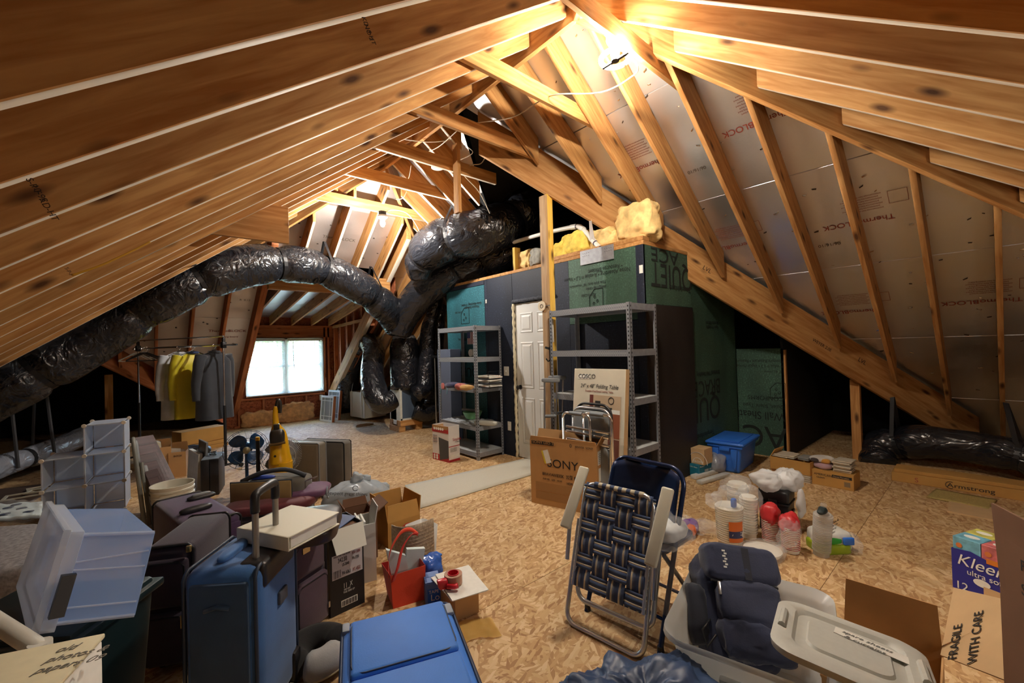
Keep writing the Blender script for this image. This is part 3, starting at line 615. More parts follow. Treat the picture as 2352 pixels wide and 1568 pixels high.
# --- door_1
dr = struct('door_1', (WXR, 3.44, 0)); DW = 4.173 - 3.44; DH = 2.03
m = MB(); m.box((.02, 0, .012), (.055, DW, DH)); m.build('door_slab', WHITE, dr, bevel=.002, seg=1)
for y0, y1 in ((.09, .325), (.405, .64)):
    for z0, z1 in ((.20, .80), (.92, 1.52), (1.64, 1.90)):
        q = MB(); h = .006
        q.box((.0195, y0, z0), (.0215, y1, z1)); q.build('panel_recess', plain('door_shadow_line', srgb(196, 198, 198), .5), dr)
        f = lambda e, x: [(x, y0 + e, z0 + e), (x, y1 - e, z0 + e), (x, y1 - e, z1 - e), (x, y0 + e, z1 - e)]
        q = MB(); q.add(f(0, .019) + f(.012, .012) + f(.03, .019) + f(.055, .010), [(0, 1, 5, 4)[::-1], (1, 2, 6, 5)[::-1], (2, 3, 7, 6)[::-1], (3, 0, 4, 7)[::-1], (4, 5, 9, 8)[::-1], (5, 6, 10, 9)[::-1], (6, 7, 11, 10)[::-1], (7, 4, 8, 11)[::-1], (8, 9, 13, 12)[::-1], (9, 10, 14, 13)[::-1], (10, 11, 15, 14)[::-1], (11, 8, 12, 15)[::-1], (12, 13, 14, 15)[::-1]])
        q.build('door_panel', WHITE, dr)
MB().lathe([(.03, 0), (.03, .008), (.012, .012), (.012, .03), (.026, .04), (.03, .055), (.02, .065)], 18).build('door_knob', BLK, dr, mw=T(.02, DW - .07, .93) @ Matrix.Rotation(-math.pi / 2, 4, 'Y'), smooth='a')
FOAM = plain('spray_foam', srgb(216, 206, 176), .9, nz_=.12, sc=40, bump=.4)
def foam_line(a, b, r, sd, par, mat=FOAM):
    a, b = V(a), V(b); n = int((b - a).length / .025)
    MB().tube([a.lerp(b, i / n) + V((nz(V((i * .4, sd, 0))) * .006, nz(V((i * .45, sd, 5))) * .012, 0)) for i in range(n + 1)], [r * (1 + .55 * nz(V((i * .5, sd, 2)))) for i in range(n + 1)], 8).build('foam_bead', mat, par, smooth=True)
foam_line((.0, DW + .012, 0), (.0, DW + .012, DH), .019, 3, dr); foam_line((-.004, -.02, DH + .03), (-.004, DW + .01, DH + .03), .024, 8, dr, plain('dark_foam', srgb(70, 74, 84), .9, nz_=.5, sc=50))
def wall_plate(px, py, w, h, label, cat, toggle=True):
    p = onx(px, py, WXR); t = thing('wall_plate', label, cat, (WXR - .006, p.y - w / 2, p.z - h / 2))
    MB().box((0, 0, 0), (.006, w, h)).build('cover', WHITEP, t, bevel=.002, seg=1)
    if toggle: MB().box((-.014, w / 2 - .004, h / 2 - .008), (0, w / 2 + .004, h / 2 + .010)).build('toggle', WHITEP, t)
    else:
        for z in (.3, .66): MB().box((-.002, w * .25, h * z - .014), (0, w * .75, h * z + .014)).build('socket_face', PAPER, t)
wall_plate(1163.5, 852, .10, .125, 'white light switch plate on the dark wall beside the door', 'light switch'); wall_plate(1170.5, 978, .07, .12, 'white outlet plate low on the dark wall beside the door', 'outlet', False)
wall_plate(1117, 692, .03, .055, 'tiny white sticker plate on the dark strip above the shelf unit', 'sticker', False)
# --- steel shelf units
HOLE = plain('hole_shadow', (.006, .006, .006, 1), .9)
DIAMOND = MT('stamped_steel'); DIAMOND.P(Roughness=.4, Metallic=.35); DIAMOND.b.inputs['Base Color'].default_value = srgb(150, 154, 162)
_w = DIAMOND.N('ShaderNodeTexChecker', Scale=1.); DIAMOND.L(DIAMOND.co((60, 60, 60), rz=.78), _w.inputs['Vector']); DIAMOND.bump(_w.outputs[1], .9, .004); DIAMOND.L(DIAMOND.ramp(_w.outputs[1], [(0, srgb(138, 142, 150)), (1, srgb(162, 166, 172))]), DIAMOND.b.inputs['Base Color']); DIAMOND = DIAMOND.m
def rack(label, x0, y0, x1, y1, H, zs):
    t = thing('steel_shelf_unit', label, 'shelf', (x0, y0, 0)); w, d = x1 - x0, y1 - y0; e = .036
    for X, Y, sx, sy in ((0, 0, 1, 1), (w, 0, -1, 1), (0, d, 1, -1), (w, d, -1, -1)):
        m = MB(); a = lambda p, q: m.box([min(p[i], q[i]) for i in range(3)], [max(p[i], q[i]) for i in range(3)])
        a((X, Y, 0), (X + sx * e, Y + sy * .003, H)); a((X, Y, 0), (X + sx * .003, Y + sy * e, H)); o = m.build('upright', ZINC, t)
        m = MB(); z = .05
        while z < H - .03:
            for zz in (z,):
                m.cb((X + sx * .018, Y + (-.0006 if sy > 0 else .0006), zz), (.010, .001, .016)); m.cb((X + (-.0006 if sx > 0 else .0006), Y + sy * .018, zz), (.001, .010, .016))
            z += .038
        m.build('keyhole_slots', HOLE, o, kind='stuff')
    for z in zs:
        m = MB(); b = .055
        m.box((.004, .004, z - .012), (w - .004, d - .004, z)); o = m.build('shelf_deck', plain('shelf_board', srgb(176, 178, 178), .6, nz_=.08, sc=5), t)
        MB().box((.002, .003, z - b), (.006, d - .003, z + .004)).build('side_beam', DIAMOND, o); MB().box((w - .006, .003, z - b), (w - .002, d - .003, z + .004)).build('side_beam', DIAMOND, o)
        MB().box((.003, .002, z - b), (w - .003, .006, z + .004)).build('end_beam', ZINC, o); MB().box((.003, d - .006, z - b), (w - .003, d - .002, z + .004)).build('end_beam', ZINC, o)
    return t
rc = onz(1099, 1058); RX0, RY_0, RX1, RY_1 = 3.25, 4.43, 3.69, 5.34
RS = [over(1093, y, V((RX0, RY_0, 0))) for y in (748, 822, 893, 981, 1042)]
rack('grey steel shelf unit holding trays, papers and a green bowl beside the door', RX0, RY_0, RX1, RY_1, RS[0] + .01, RS)
TS0 = V((3.25, 2.11, 0)); TS = [over(1450, y, TS0) for y in (695, 804, 919, 1036)] + [.12]
rack('tall grey steel shelf unit with empty shelves beside the timber post', 3.25, 2.11, 3.70, 3.09, TS[0] + .01, TS)
# things on the shelf unit by the door: shelf heights RS[1..4]
sp = lambda px, py, k: onz(px, py, RS[k])
p = sp(1105, 818, 1)
for i, (px, py, c) in enumerate(((1098, 813, srgb(130, 40, 84)), (1100, 812, srgb(176, 60, 110)), (1096, 811, srgb(120, 60, 70)))):
    q = onz(px, py + i * 0, RS[1] + .012 * i); t = tag(MB().box((-.12, -.15, 0), (.12, .15, .009)).build('folder', plain('folder_colour', c, .5), None, mw=T(q.x, q.y, RS[1] + .001 + .011 * i) @ rot(.25 - .2 * i), bevel=.002, seg=1), ('dark red folder at the bottom of the small pile on the upper shelf', 'bright magenta folder in the middle of the small pile on the upper shelf', 'brownish red folder on top of the small pile on the upper shelf')[i], 'folder')
q = sp(1132, 815, 1); t = thing('mesh_tray', 'black wire mesh tray holding a pale cushion on the upper shelf', 'tray', (q.x, q.y, RS[1] + .001), .1)
MB().box((-.1, -.14, 0), (.1, .14, .004)).box((-.1, -.14, .004), (-.096, .14, .03)).box((.096, -.14, .004), (.1, .14, .03)).box((-.1, -.14, .004), (.1, -.136, .03)).box((-.1, .136, .004), (.1, .14, .03)).build('tray_body', BLK, t)
tag(MB().blob((0, 0, .03), (.15, .2, .06), .8, .01, 9).build('cushion', fabric('pale_cloth', srgb(190, 180, 168)), None, mw=T(q.x, q.y, RS[1] + .012), smooth=True), 'small pale cushion lying in the black mesh tray', 'cushion')
q = V((3.56, 5.1, 0))
tag(MB().lathe([(.02, 0), (.055, 0), (.055, .11), (.02, .11)], 20).build('paper_roll', PAPER, None, mw=T(q.x + .15, q.y, RS[1] + .06) @ Matrix.Rotation(math.pi / 2, 4, 'Y') @ T(0, 0, -.055), smooth='a'), 'white paper roll on the wall behind the upper shelf', 'paper roll')
# small flag on the back wall between the shelves
a = onx(1073, 763, 3.66); b = onx(1089, 790, 3.66); t = thing('small_flag', 'small striped flag with a blue canton hanging behind the shelf unit', 'flag', (3.66, b.y, b.z)); fw, fh = a.y - b.y, a.z - b.z
for i in range(9): MB().box((0, fw * i / 9, 0), (.002, fw * (i + 1) / 9, fh)).build('stripe', plain('flag_red', srgb(150, 70, 70), .8) if i % 2 else plain('flag_white', srgb(206, 190, 184), .8), t)
MB().box((-.001, fw * .55, fh * .5), (0, fw, fh)).build('canton', plain('flag_blue', srgb(70, 72, 120), .8), t)
# papers and wire rack
q = sp(1122, 890, 2); t = thing('wire_file_rack', 'black wire file rack standing round the paper stack', 'file rack', (q.x, q.y, RS[2] + .001))
for s in (-.13, .13): MB().tube([(-.1, s - .03, 0), (-.1, s, .22), (.08, s, .22), (.08, s + .03, 0)], .003, 6).tube([(-.1, s + .03, 0), (-.1, s, .22)], .003, 6).build('wire_frame', BLK, t)
for i in range(9):
    c = PAPER if i % 3 else plain('dark_folder', srgb(52, 52, 58), .7)
    tag(MB().box((-.11, -.14, 0), (.11, .14, .010 + .006 * (i % 2))).build('paper_stack', c, None, mw=T(q.x + .01 * math.sin(i * 2.), q.y + .012 * math.cos(i * 3.1), RS[2] + .003 + .0185 * i) @ rot(.12 * math.sin(i * 4.)), bevel=.001, seg=1),
        ('lowest', 'second lowest', 'third lowest', 'fourth lowest', 'middle', 'fourth highest', 'third highest', 'second highest', 'topmost')[i] + ' sheaf of papers piled in the wire rack on the shelf', 'papers', 'papers piled in the wire rack')
q = sp(1042, 893, 2)
for i, (dx, dy, c, s, lb) in enumerate(((0, .16, srgb(44, 48, 84), (.24, .34, .07), 'crumpled navy blue scarf heaped on the middle shelf'), (-.02, -.16, srgb(190, 150, 90), (.16, .14, .06), 'small ochre printed scarf heaped beside the navy one'), (-.04, -.02, srgb(170, 90, 84), (.12, .14, .07), 'coral pink knitted cloth on the middle shelf edge'))):
    tag(MB().blob((0, 0, s[2] / 2), s, .8, .03, 14, i * 7).build('scarf', fabric('scarf_cloth', c), None, mw=T(q.x + dx + .1, q.y + dy - .05, RS[2] + .001), smooth=True), lb, 'scarf')
a = onx(1018, 886, 3.24); t = thing('ear_loop_mask', 'coral mask with pale blue loops hanging off the middle shelf edge', 'mask', (3.244, a.y, a.z))
MB().blob((-.012, 0, 0), (.02, .09, .09), .8).build('mask_body', fabric('mask_cloth', srgb(180, 96, 90)), t, smooth=True)
for s in (.06, -.11): MB().tube([(-.006, s, .03), (-.014, s - .01, -.05), (-.008, s + .015, -.11)], .004, 5).build('loop', plain('pale_blue_ribbon', srgb(110, 180, 200), .7), t)
q = sp(1085, 968, 3); t = tag(MB().lathe([(.05, 0), (.10, .02), (.14, .11), (.135, .11), (.095, .025), (.0, .012)], 28, cap=False).build('green_bowl', plain('pale_green_plastic', srgb(132, 196, 140), .35), None, mw=T(q.x + .08, q.y + .1, RS[3] + .012), smooth='a'), 'pale green bowl on the lower shelf with a grey rolling pin across it', 'bowl')
tag(MB().lathe([(.01, -.17), (.02, -.165), (.02, .165), (.01, .17)], 14).build('rolling_pin', GREYP, None, mw=T(q.x + .06, q.y + .12, RS[3] + .142) @ rot(.15) @ Matrix.Rotation(math.pi / 2, 4, 'X'), smooth='a'), 'grey rolling pin lying across the green bowl', 'rolling pin')
q = sp(1085, 988, 3); tag(MB().blob((0, 0, .03), (.09, .34, .06), .5).build('pale_roll', plain('pale_roll_plastic', srgb(190, 190, 180), .5), None, mw=T(RX0 + .12, q.y + .09, RS[3] + .012) @ rot(.35), smooth=True), 'pale rounded roll lying in front of the green bowl', 'roll')
tag(MB().blob((0, 0, .02), (.2, .2, .045), .8, .01, 9).build('dark_pouch', fabric('dark_pouch_cloth', srgb(60, 62, 68)), None, mw=T(RX0 + .27, RY_0 + .15, RS[3] + .003), smooth=True), 'flat dark grey pouch on the lower shelf near the door', 'pouch')
def sheetfn(w, d, am, f, sd): return lambda u, v: V(((u - .5) * w, (v - .5) * d, am * abs(nz(V((u * f, v * f, sd)))) + am * .5 * abs(nz(V((u * f * 2.7, v * f * 2.2, sd + 3))))))
tag(MB().grid(sheetfn(.40, .62, .03, 5, 2), 24, 34).build('clear_bag', clear('clear_film', (.86, .89, .95, 1), .45, .12, .2), None, mw=T(RX0 + .19, RY_0 + .56, RS[3] + .004), smooth=True, solid=.001), 'crinkled clear plastic bag spread over the lower shelf', 'plastic bag')
# grey box and pole behind the shelf unit
q = onz(1003, 985); t = thing('metal_pole', 'slim grey metal pole with a black head standing left of the shelf unit', 'pole', (q.x, q.y, 0)); zt = over(998, 822, q)
MB().tube([(0, 0, 0), (0, 0, zt)], .016, 10).build('shaft', STEEL, t, smooth='a'); MB().cb((0, 0, zt + .02), (.06, .1, .05)).build('pole_head', BLK, t, bevel=.01)
t = thing('grey_carton', 'tall blue grey carton standing behind the shelf unit', 'box', (3.5, 5.42, 0)); MB().box((0, 0, 0), (.2, .36, over(1020, 802, V((3.5, 5.5, 0))))).build('carton_body', plain('blue_grey_card', srgb(96, 106, 128), .7), t, bevel=.004, seg=1)
# red and white shredder carton
M_, w, d, h = box3((1031.7, 1062.6), (999, 1052), (1056.5, 1055.6), 980)
t = open_box(M_, w, d, h, plain('white_carton', srgb(222, 216, 212), .6), 'printed_carton', 'red and white printed carton standing open in front of the shelf unit', [('b', 200, .08), ('l', 185, .05)], inner=CARD)
RED = plain('carton_red', srgb(178, 40, 44), .55)
plate(t, (-.002, 0, h * .80), (-.0005, d, h), RED, 'red_band'); plate(t, (-.002, 0, 0), (-.0005, d, h * .18), RED, 'red_band'); plate(t, (0, -.002, 0), (w, -.0005, .03), RED, 'red_band'); plate(t, (0, -.002, h * .42), (w, -.0005, h * .44), RED, 'red_band')
for i in range(5): MB().lathe([(.018, 0), (.018, .002)], 12).build('white_spot', PAPER, t, mw=T(-.003, d * (.86 - .13 * i), h * .9) @ Matrix.Rotation(-math.pi / 2, 4, 'Y'))
for i in range(4): MB().lathe([(.018, 0), (.018, .002)], 12).build('white_spot', PAPER, t, mw=T(-.003, d * (.88 - .16 * (i % 2)), h * (.13 - .07 * (i // 2))) @ Matrix.Rotation(-math.pi / 2, 4, 'Y'))
GM = plain('printed_grey', srgb(70, 70, 70), .6)
MB().hexa([(-.004, .0, h * .12), (-.004, d * .55, h * .02), (-.003, d * .55, h * .02), (-.003, 0, h * .12), (-.004, 0, h * .60), (-.004, d * .6, h * .66), (-.003, d * .6, h * .66), (-.003, 0, h * .60)]).build('printed_picture', GM, t)
plate(t, (.03, -.003, .05), (w - .01, -.001, h * .2), PAPER); text('Staples', .05, RED, t, (w * .36, -.003, h * .58), FX, FZ); text('12-Sheet', .024, INK, t, (w * .55, -.003, h * .52), FX, FZ)
for i in range(5): text('CROSS CUT', .022, REDINK if i % 2 else INK, t, (-.004, d * .96, h * (.68 - .045 * i)), (0, -1, 0), FZ, sx=.8)
for i in range(4): text('for home and office use', .014, INK, t, (w * .12, -.003, h * (.37 - .03 * i)), FX, FZ, sx=.8)
# --- flat screen carton with print
M_, w, h = foot((1221, 1153), (1375, 1186), 1008); d = .14
t = open_box(M_, w, d, h, CARD, 'flat_carton', 'flat brown television carton standing open before the timber post', [('b', 12, .08), ('f', 6, .035), ('r', 30, .10)])
text('SONY', .105, INK, t, (w * .27, -.002, h * .61), FX, FZ, sx=1.12); text('BRAVIA', .035, INK, t, (w * .19, -.002, h * .47), FX, FZ); text('W830K  32型 80.0', .043, INK, t, (w * .36, -.002, h * .465), FX, FZ, sx=.8)
text('Full HD   LED   Wi-Fi', .022, INK, t, (w * .2, -.002, h * .4), FX, FZ); text('HDR  PRO', .03, INK, t, (w * .56, -.002, h * .38), FX, FZ)
PRN = plain('printed_tone', srgb(160, 120, 76), .85)
for z0, z1 in ((.22, .35), (.09, .205)): plate(t, (w * .08, -.0015, h * z0), (w * .70, -.0005, h * z1), PRN, 'printed_block')
plate(t, (w * .03, -.0025, h * .935), (w * .38, -.001, h * .99), INK, 'printed_band'); text('SONY LED TV', .034, CARD, t, (w * .045, -.004, h * .95), FX, FZ, sx=1.2); text('0', .045, INK, t, (w * .62, -.004, h * .945), FX, FZ); text('BRAVIA  SONY', .026, INK, t, (w * .7, -.004, h * .95), FX, FZ)
o = plate(t, (0, 0, 0), (.055, .001, .12), PAPER); o.matrix_basis = T(w * .26, -.003, h * .65) @ Matrix.Rotation(-.3, 4, 'Y')
o = plate(t, (0, 0, 0), (.02, .001, .12), plain('yellow_sticker', srgb(220, 200, 60), .6)); o.matrix_basis = T(w * .235, -.0025, h * .645) @ Matrix.Rotation(-.3, 4, 'Y')
plate(t, (w + .0005, .02, h * .72), (w + .002, d - .02, h * .92), PAPER); plate(t, (w + .0005, .03, h * .48), (w + .002, d - .02, h * .67), PAPER)
for i in range(6): plate(t, (w + .002, .03, h * (.74 + .027 * i)), (w + .003, d - .05 + .02 * (i % 2), h * (.745 + .027 * i)), INK, 'printed_line')
plate(t, (w + .0005, .05, h * .28), (w + .002, .10, h * .36), HOLE, 'hand_hole')
# --- folding table carton leaning on the shelf unit
TL, TR, BR = atd(1322, 846, 4.19), atd(1441, 848, 3.70), atd(1430, 1132, 3.62); ex = (TR - TL); w = ex.length; up = (TR - BR); h = up.length
fm = frame(BR - ex, ex, up); t = thing('table_carton', 'tall pale folding table carton leaning against the steel shelves', 'box', mw=fm)
MB().box((0, 0, 0), (w, .05, h)).build('box_body', plain('pale_carton', srgb(214, 206, 186), .7, nz_=.05, sc=6), t, bevel=.004, seg=1)
MB().box((w, .0, 0), (w + .003, .05, h)).build('carton_edge', CARD_L, t)
plate(t, (w * .09, -.002, h * .905), (w * .34, -.0005, h * .95), PAPER, 'printed_badge'); text('COSCO', w * .095, INK, t, (w * .10, -.004, h * .913), FX, FZ, sx=1.05); text('24" x 48" Folding Table', w * .083, INK, t, (w * .15, -.003, h * .83), FX, FZ, sx=.93, shear=.2); text('Durable Vinyl/Steel Folding Table', w * .04, REDINK, t, (w * .25, -.003, h * .795), FX, FZ)
m = lambda a, b, c, nm='printed_picture': plate(t, (w * a[0], -.004 if nm != 'printed_picture' else -.003, h * a[1]), (w * b[0], -.0005, h * b[1]), c, nm)
m((.35, .20), (.93, .77), plain('photo_tan', srgb(196, 170, 140), .5)); m((.35, .62), (.42, .77), plain('photo_red', srgb(110, 50, 40), .5), 'printed_detail'); m((.72, .42), (.92, .62), plain('photo_brown', srgb(150, 84, 56), .5), 'printed_detail'); m((.72, .21), (.92, .41), plain('photo_rust', srgb(120, 70, 56), .5), 'printed_detail'); m((.46, .62), (.92, .655), PAPER, 'printed_detail'); m((.46, .67), (.56, .72), INK, 'printed_detail'); m((.70, .645), (.78, .67), INK, 'printed_detail')
MB().tube(arc((w * .76, -.004, h * .73), .03, 0, 360, 20, (0, 2)), .003, 5).build('printed_clock', INK, t)
# --- crutches leaning on the post
def crutch(M_, lb):
    t = thing('crutch', lb, 'crutch', mw=M_); m = MB()
    for s in (-1, 1): m.tube([(0, s * .012, .06), (0, s * .02, .35), (0, s * .065, .62), (0, s * .07, 1.15)], .011, 8)
    m.tube([(0, 0, .03), (0, 0, .42)], .012, 8); m.build('aluminium_frame', STEEL, t, smooth='a')
    MB().blob((0, 0, 1.175), (.05, .21, .05), .5).build('underarm_pad', GREYP, t, smooth=True); MB().tube([(0, -.065, .78), (0, .065, .78)], .018, 10).build('hand_grip', GREYP, t, smooth='a'); MB().lathe([(.02, 0), (.018, .05), (.013, .06)], 12).build('rubber_tip', GREYP, t)
for px, py, top, d_, lb in ((1262, 1120, 872, 0, 'aluminium crutch leaning on the timber post, nearer of the pair'), (1277, 1112, 866, .1, 'aluminium crutch leaning on the timber post, further of the pair')):
    b = onz(px, py); tp = atd(px + 3, top, (b - EYE).dot(FW) + .05)
    s = (tp - b).length / 1.18; crutch(frame(b, tp - b, FW) @ Matrix.Rotation(math.pi / 2, 4, 'Y') @ rot(math.pi / 2 * 0) @ Matrix.Scale(s, 4) if False else (T(*b) @ (V((0, 0, 1)).rotation_difference(tp - b)).to_matrix().to_4x4() @ rot(YAW * -1 + 1.75 + d_) @ Matrix.Scale(s, 4)), lb)
# --- walker and the two folded chairs behind it
def fold(pts, nm): pass
b0, b1 = atd(1298, 1120, 3.86), atd(1402, 1130, 3.50); wv = b1 - b0; wv.z = 0; w = wv.length; base = V((b0.x, b0.y, 0)); zt = over(1300, 946, base)
t = thing('folded_walker', 'folded aluminium walking frame standing behind the television carton', 'walker', mw=T(*base) @ rot(yaw_of(b0, b1)))
for k, (x0, x1, yy, dz) in enumerate(((0, w * .62, 0, 0), (w * .40, w, .05, .005))):
    r = .05; path = [(x0, yy, 0), (x0, yy, zt - r + dz)] + arc((x0 + r, yy, zt - r + dz), r, 180, 90, 5, (0, 2)) + arc((x1 - r, yy, zt - r + dz), r, 90, 0, 5, (0, 2)) + [(x1, yy, 0)]
    MB().tube(path, .0125, 10).build('side_frame', CHROME, t, smooth=True); MB().tube([(x0 + .08, yy, zt + dz), (x1 - .08, yy, zt + dz)], .018, 10).build('hand_grip', GREYP, t, smooth='a')
    for xx in (x0, x1): MB().lathe([(.019, 0), (.016, .05)], 10).build('rubber_tip', GREYP, t, mw=T(xx, yy, 0))
for z in (.13, .17, .24): MB().tube([(.02, .02, zt - z), (w - .02, .035, zt - z - .01)], .011, 8).build('cross_bar', CHROME, t, smooth='a')
def folded_chair(b0, b1, top, lb, mb, mf, lean=.06):
    w = (b1 - b0).length; base = b0; zt = over(*top, V((b0.x, b0.y, 0))); t = thing('folding_chair', lb, 'chair', mw=T(base.x, base.y, 0) @ rot(yaw_of(b0, b1)) @ Matrix.Rotation(-lean, 4, 'X'))
    r = .10; path = [(0, 0, 0), (0, 0, zt - r)] + arc((r, 0, zt - r), r, 180, 90, 6, (0, 2)) + arc((w - r, 0, zt - r), r, 90, 0, 6, (0, 2)) + [(w, 0, 0)]
    MB().tube(path, .012, 8).build('frame', mf, t, smooth=True)
    MB().tube([(.025, .03, .02), (.025, .03, zt * .62), (w - .025, .03, zt * .62), (w - .025, .03, .02)], .011, 8).build('rear_leg', mf, t, smooth=True)
    MB().blob((w / 2, .0, zt - .14), (w - .02, .03, .24), .35).build('backrest', mb, t, smooth=True); MB().blob((w / 2, .02, zt * .42), (w - .05, .04, .40), .35).build('seat', mb, t, smooth=True)
    return t
PADG = plain('grey_vinyl', srgb(136, 140, 142), .5, nz_=.06)
e = V((FW.x, FW.y, 0)).normalized()
folded_chair(V((b0.x, b0.y, 0)) + wv * .18 + e * .06, V((b1.x, b1.y, 0)) + wv * .02 + e * .06, (1320, 934), 'folded grey padded chair standing behind the walking frame', PADG, STEEL)
folded_chair(V((b0.x, b0.y, 0)) + wv * .28 + e * .11, V((b1.x, b1.y, 0)) + wv * .06 + e * .11, (1330, 925), 'folded black chair standing behind the grey padded one', BLK, BLK)
# --- things hung on the tall timber post
pp = V((3.34 - .0405, P0.y - WV * (3.34 - P0.x), 0)); hp = lambda px, py: onx(px, py, pp.x)
q = hp(1268, 760); t = thing('thermometer', 'long white wall thermometer fixed to the timber post', 'thermometer', (pp.x, q.y, q.z)); MB().box((-.012, -.028, -.12), (-.001, .028, .13)).build('backing', WHITEP, t, bevel=.008); MB().lathe([(.018, 0), (.018, .004)], 14).build('bulb_disc', GREYP, t, mw=T(-.013, 0, -.09) @ Matrix.Rotation(-math.pi / 2, 4, 'Y'))
for i in range(8): MB().box((-.0135, -.018 + .028 * (i % 2), -.06 + .021 * i), (-.012, -.012 + .028 * (i % 2), -.055 + .021 * i)).build('scale_mark', INK, t)
q = hp(1246, 703); t = thing('paper_disc', 'round cream disc hanging on the timber post in front of the door', 'disc', (pp.x - .01, q.y, q.z)); MB().lathe([(.055, 0), (.055, .004)], 28).build('disc_face', plain('cream_card', srgb(226, 212, 186), .7), t, mw=Matrix.Rotation(-math.pi / 2, 4, 'Y')); MB().tube(arc((-.006, 0, 0), .02, 0, 360, 20, (1, 2)), .002, 5).build('printed_ring', INK, t); MB().box((0, -.12, -.004), (.006, 0, .004)).build('hook', STEEL, t)
q = hp(1266, 812); t = thing('wall_hook', 'black iron hook screwed to the timber post', 'hook', (pp.x, q.y, q.z)); MB().box((-.01, -.02, -.08), (0, .02, .08)).tube([(-.01, 0, -.06), (-.05, 0, -.08), (-.07, .01, -.05)], .008, 6).tube([(-.01, 0, .05), (-.06, .03, .07)], .012, 6).build('hook_body', BLK, t)
# --- rug runner
a, b, c, d_ = onz(930, 1116), onz(966, 1168), onz(1222, 1091), onz(1180, 1060)
RUG = plain('pale_pile', srgb(200, 194, 178), .95, nz_=.12, sc=220., bump=.5)
m = MB(); m.grid(lambda u, v: a.lerp(d_, u * 1.25).lerp(b.lerp(c, u * 1.25), v) + V((0, 0, .006 + .002 * nz(V((u * 9, v * 5, 0))))) - a, 30, 8); tag(m.build('rug_runner', RUG, None, mw=T(*a), solid=.008, smooth=True), 'pale cream carpet runner on the floor leading to the door', 'rug')
# ================================================================ right foreground
BLUEP = plain('blue_plastic', srgb(48, 112, 214), .38); TEALC = plain('teal_carton', srgb(22, 112, 136), .5)
CLEARB = clear('clear_bag_film', (.95, .96, .97, 1), .17, .08, .1); TUBP = clear('milky_plastic', (.84, .85, .84, 1), .80, .3, .35)
def crinkle(w, d, h, am, fq, sd, e=.75): return MB().blob((0, 0, h / 2), (w, d, h), e, am, fq, sd, 34, 22)
# blue lidded bin
M_, w, d, h = box3((1705, 1092), (1645, 1069), (1741, 1063), 1022)
t = thing('storage_bin', 'bright blue plastic storage bin with its lid on by the green wall', 'storage bin', mw=M_)
k = .035; d *= .84
MB().hexa([(k, k, 0), (w - k, k, 0), (w - k, d - k, 0), (k, d - k, 0), (0, 0, h), (w, 0, h), (w, d, h), (0, d, h)]).build('bin_body', BLUEP, t, bevel=.03, seg=3)
MB().box((-.015, -.015, h - .05), (w + .015, d + .015, h - .02)).build('rim', BLUEP, t, bevel=.01)
for s0, s1 in ((.12, .32), (.68, .88)): MB().hexa([(.012 - .012, d * s0 + .02, .05), (.03, d * s0 + .02, .05), (.03, d * s1 - .02, .05), (.0, d * s1 - .02, .05), (-.014, d * s0, h - .06), (.02, d * s0, h - .06), (.02, d * s1, h - .06), (-.014, d * s1, h - .06)]).build('rib', BLUEP, t, bevel=.008)
MB().box((-.022, d * .34, h - .085), (-.004, d * .66, h - .045)).build('handle', BLUEP, t, bevel=.008)
l = MB(); l.box((-.03, -.03, h - .02), (w + .03, d + .03, h + .012)); o = l.build('lid', BLUEP, t, bevel=.015, seg=3); MB().box((.03, .03, h + .012), (w - .03, d - .03, h + .022)).build('lid_panel', BLUEP, o, bevel=.009)
# teal carton with a small kraft carton on it
M_, w, d, h = box3((1606, 1097), (1583, 1091), (1641, 1086), 1069); t = shut_box(M_, w, d, h, TEALC, 'teal_carton', 'teal printed carton on the floor beside the blue bin')
plate(t, (w * .35, -.003, .02), (w * .6, -.001, h * .55), plain('pale_print', srgb(200, 214, 214), .6), 'printed_picture'); text('Premium', .022, PAPER, t, (w * .06, -.003, h * .8), FX, FZ); text('100', .03, PAPER, t, (w * .62, -.003, h * .4), FX, FZ); text('Coffee filters', .018, PAPER, t, (-.002, d * .95, h * .75), (0, -1, 0), FZ)
M_, w, d, h = box3((1618, 1069), (1590, 1062), (1637, 1061), 1033, h); t = shut_box(M_, w, d, h, CARD_L, 'kraft_carton', 'small kraft carton with white arcs on top of the teal one')
for r in (.06, .12): MB().tube([(-.0015, d * .5 + r * math.cos(a) * .9, .01 + r * math.sin(a)) for a in [math.pi * i / 16 for i in range(17)]], .003, 4).build('printed_arc', PAPER, t)
text('GLOWY', .03, PAPER, t, (-.002, d * .8, .02), (0, -1, 0), FZ)
for a, b, z, lb in (((1592, 1100), (1676, 1076), .02, 'white wrapped trim strip, rear of two on the floor by the bin'), ((1606, 1112), (1672, 1092), .012, 'white wrapped trim strip, front of two on the floor by the bin')):
    p, q = onz(*a), onz(*b); L = (q - p).length; tag(MB().box((0, -.035, 0), (L, .035, .03 + z * .6)).build('trim_strip', plain('white_wrap', srgb(206, 206, 200), .35, nz_=.12, sc=16), None, mw=T(p.x, p.y, .001) @ rot(yaw_of(p, q)), bevel=.008), lb, 'trim strip')
p = onz(1653, 1088); tag(crinkle(.22, .2, .2, .03, 12, 4).build('grey_bag', clear('grey_film', (.45, .46, .5, 1), .75, .2, .2), None, mw=T(p.x + .05, p.y + .06, 0), smooth=True), 'crumpled grey plastic bag between teal carton and blue bin', 'plastic bag')
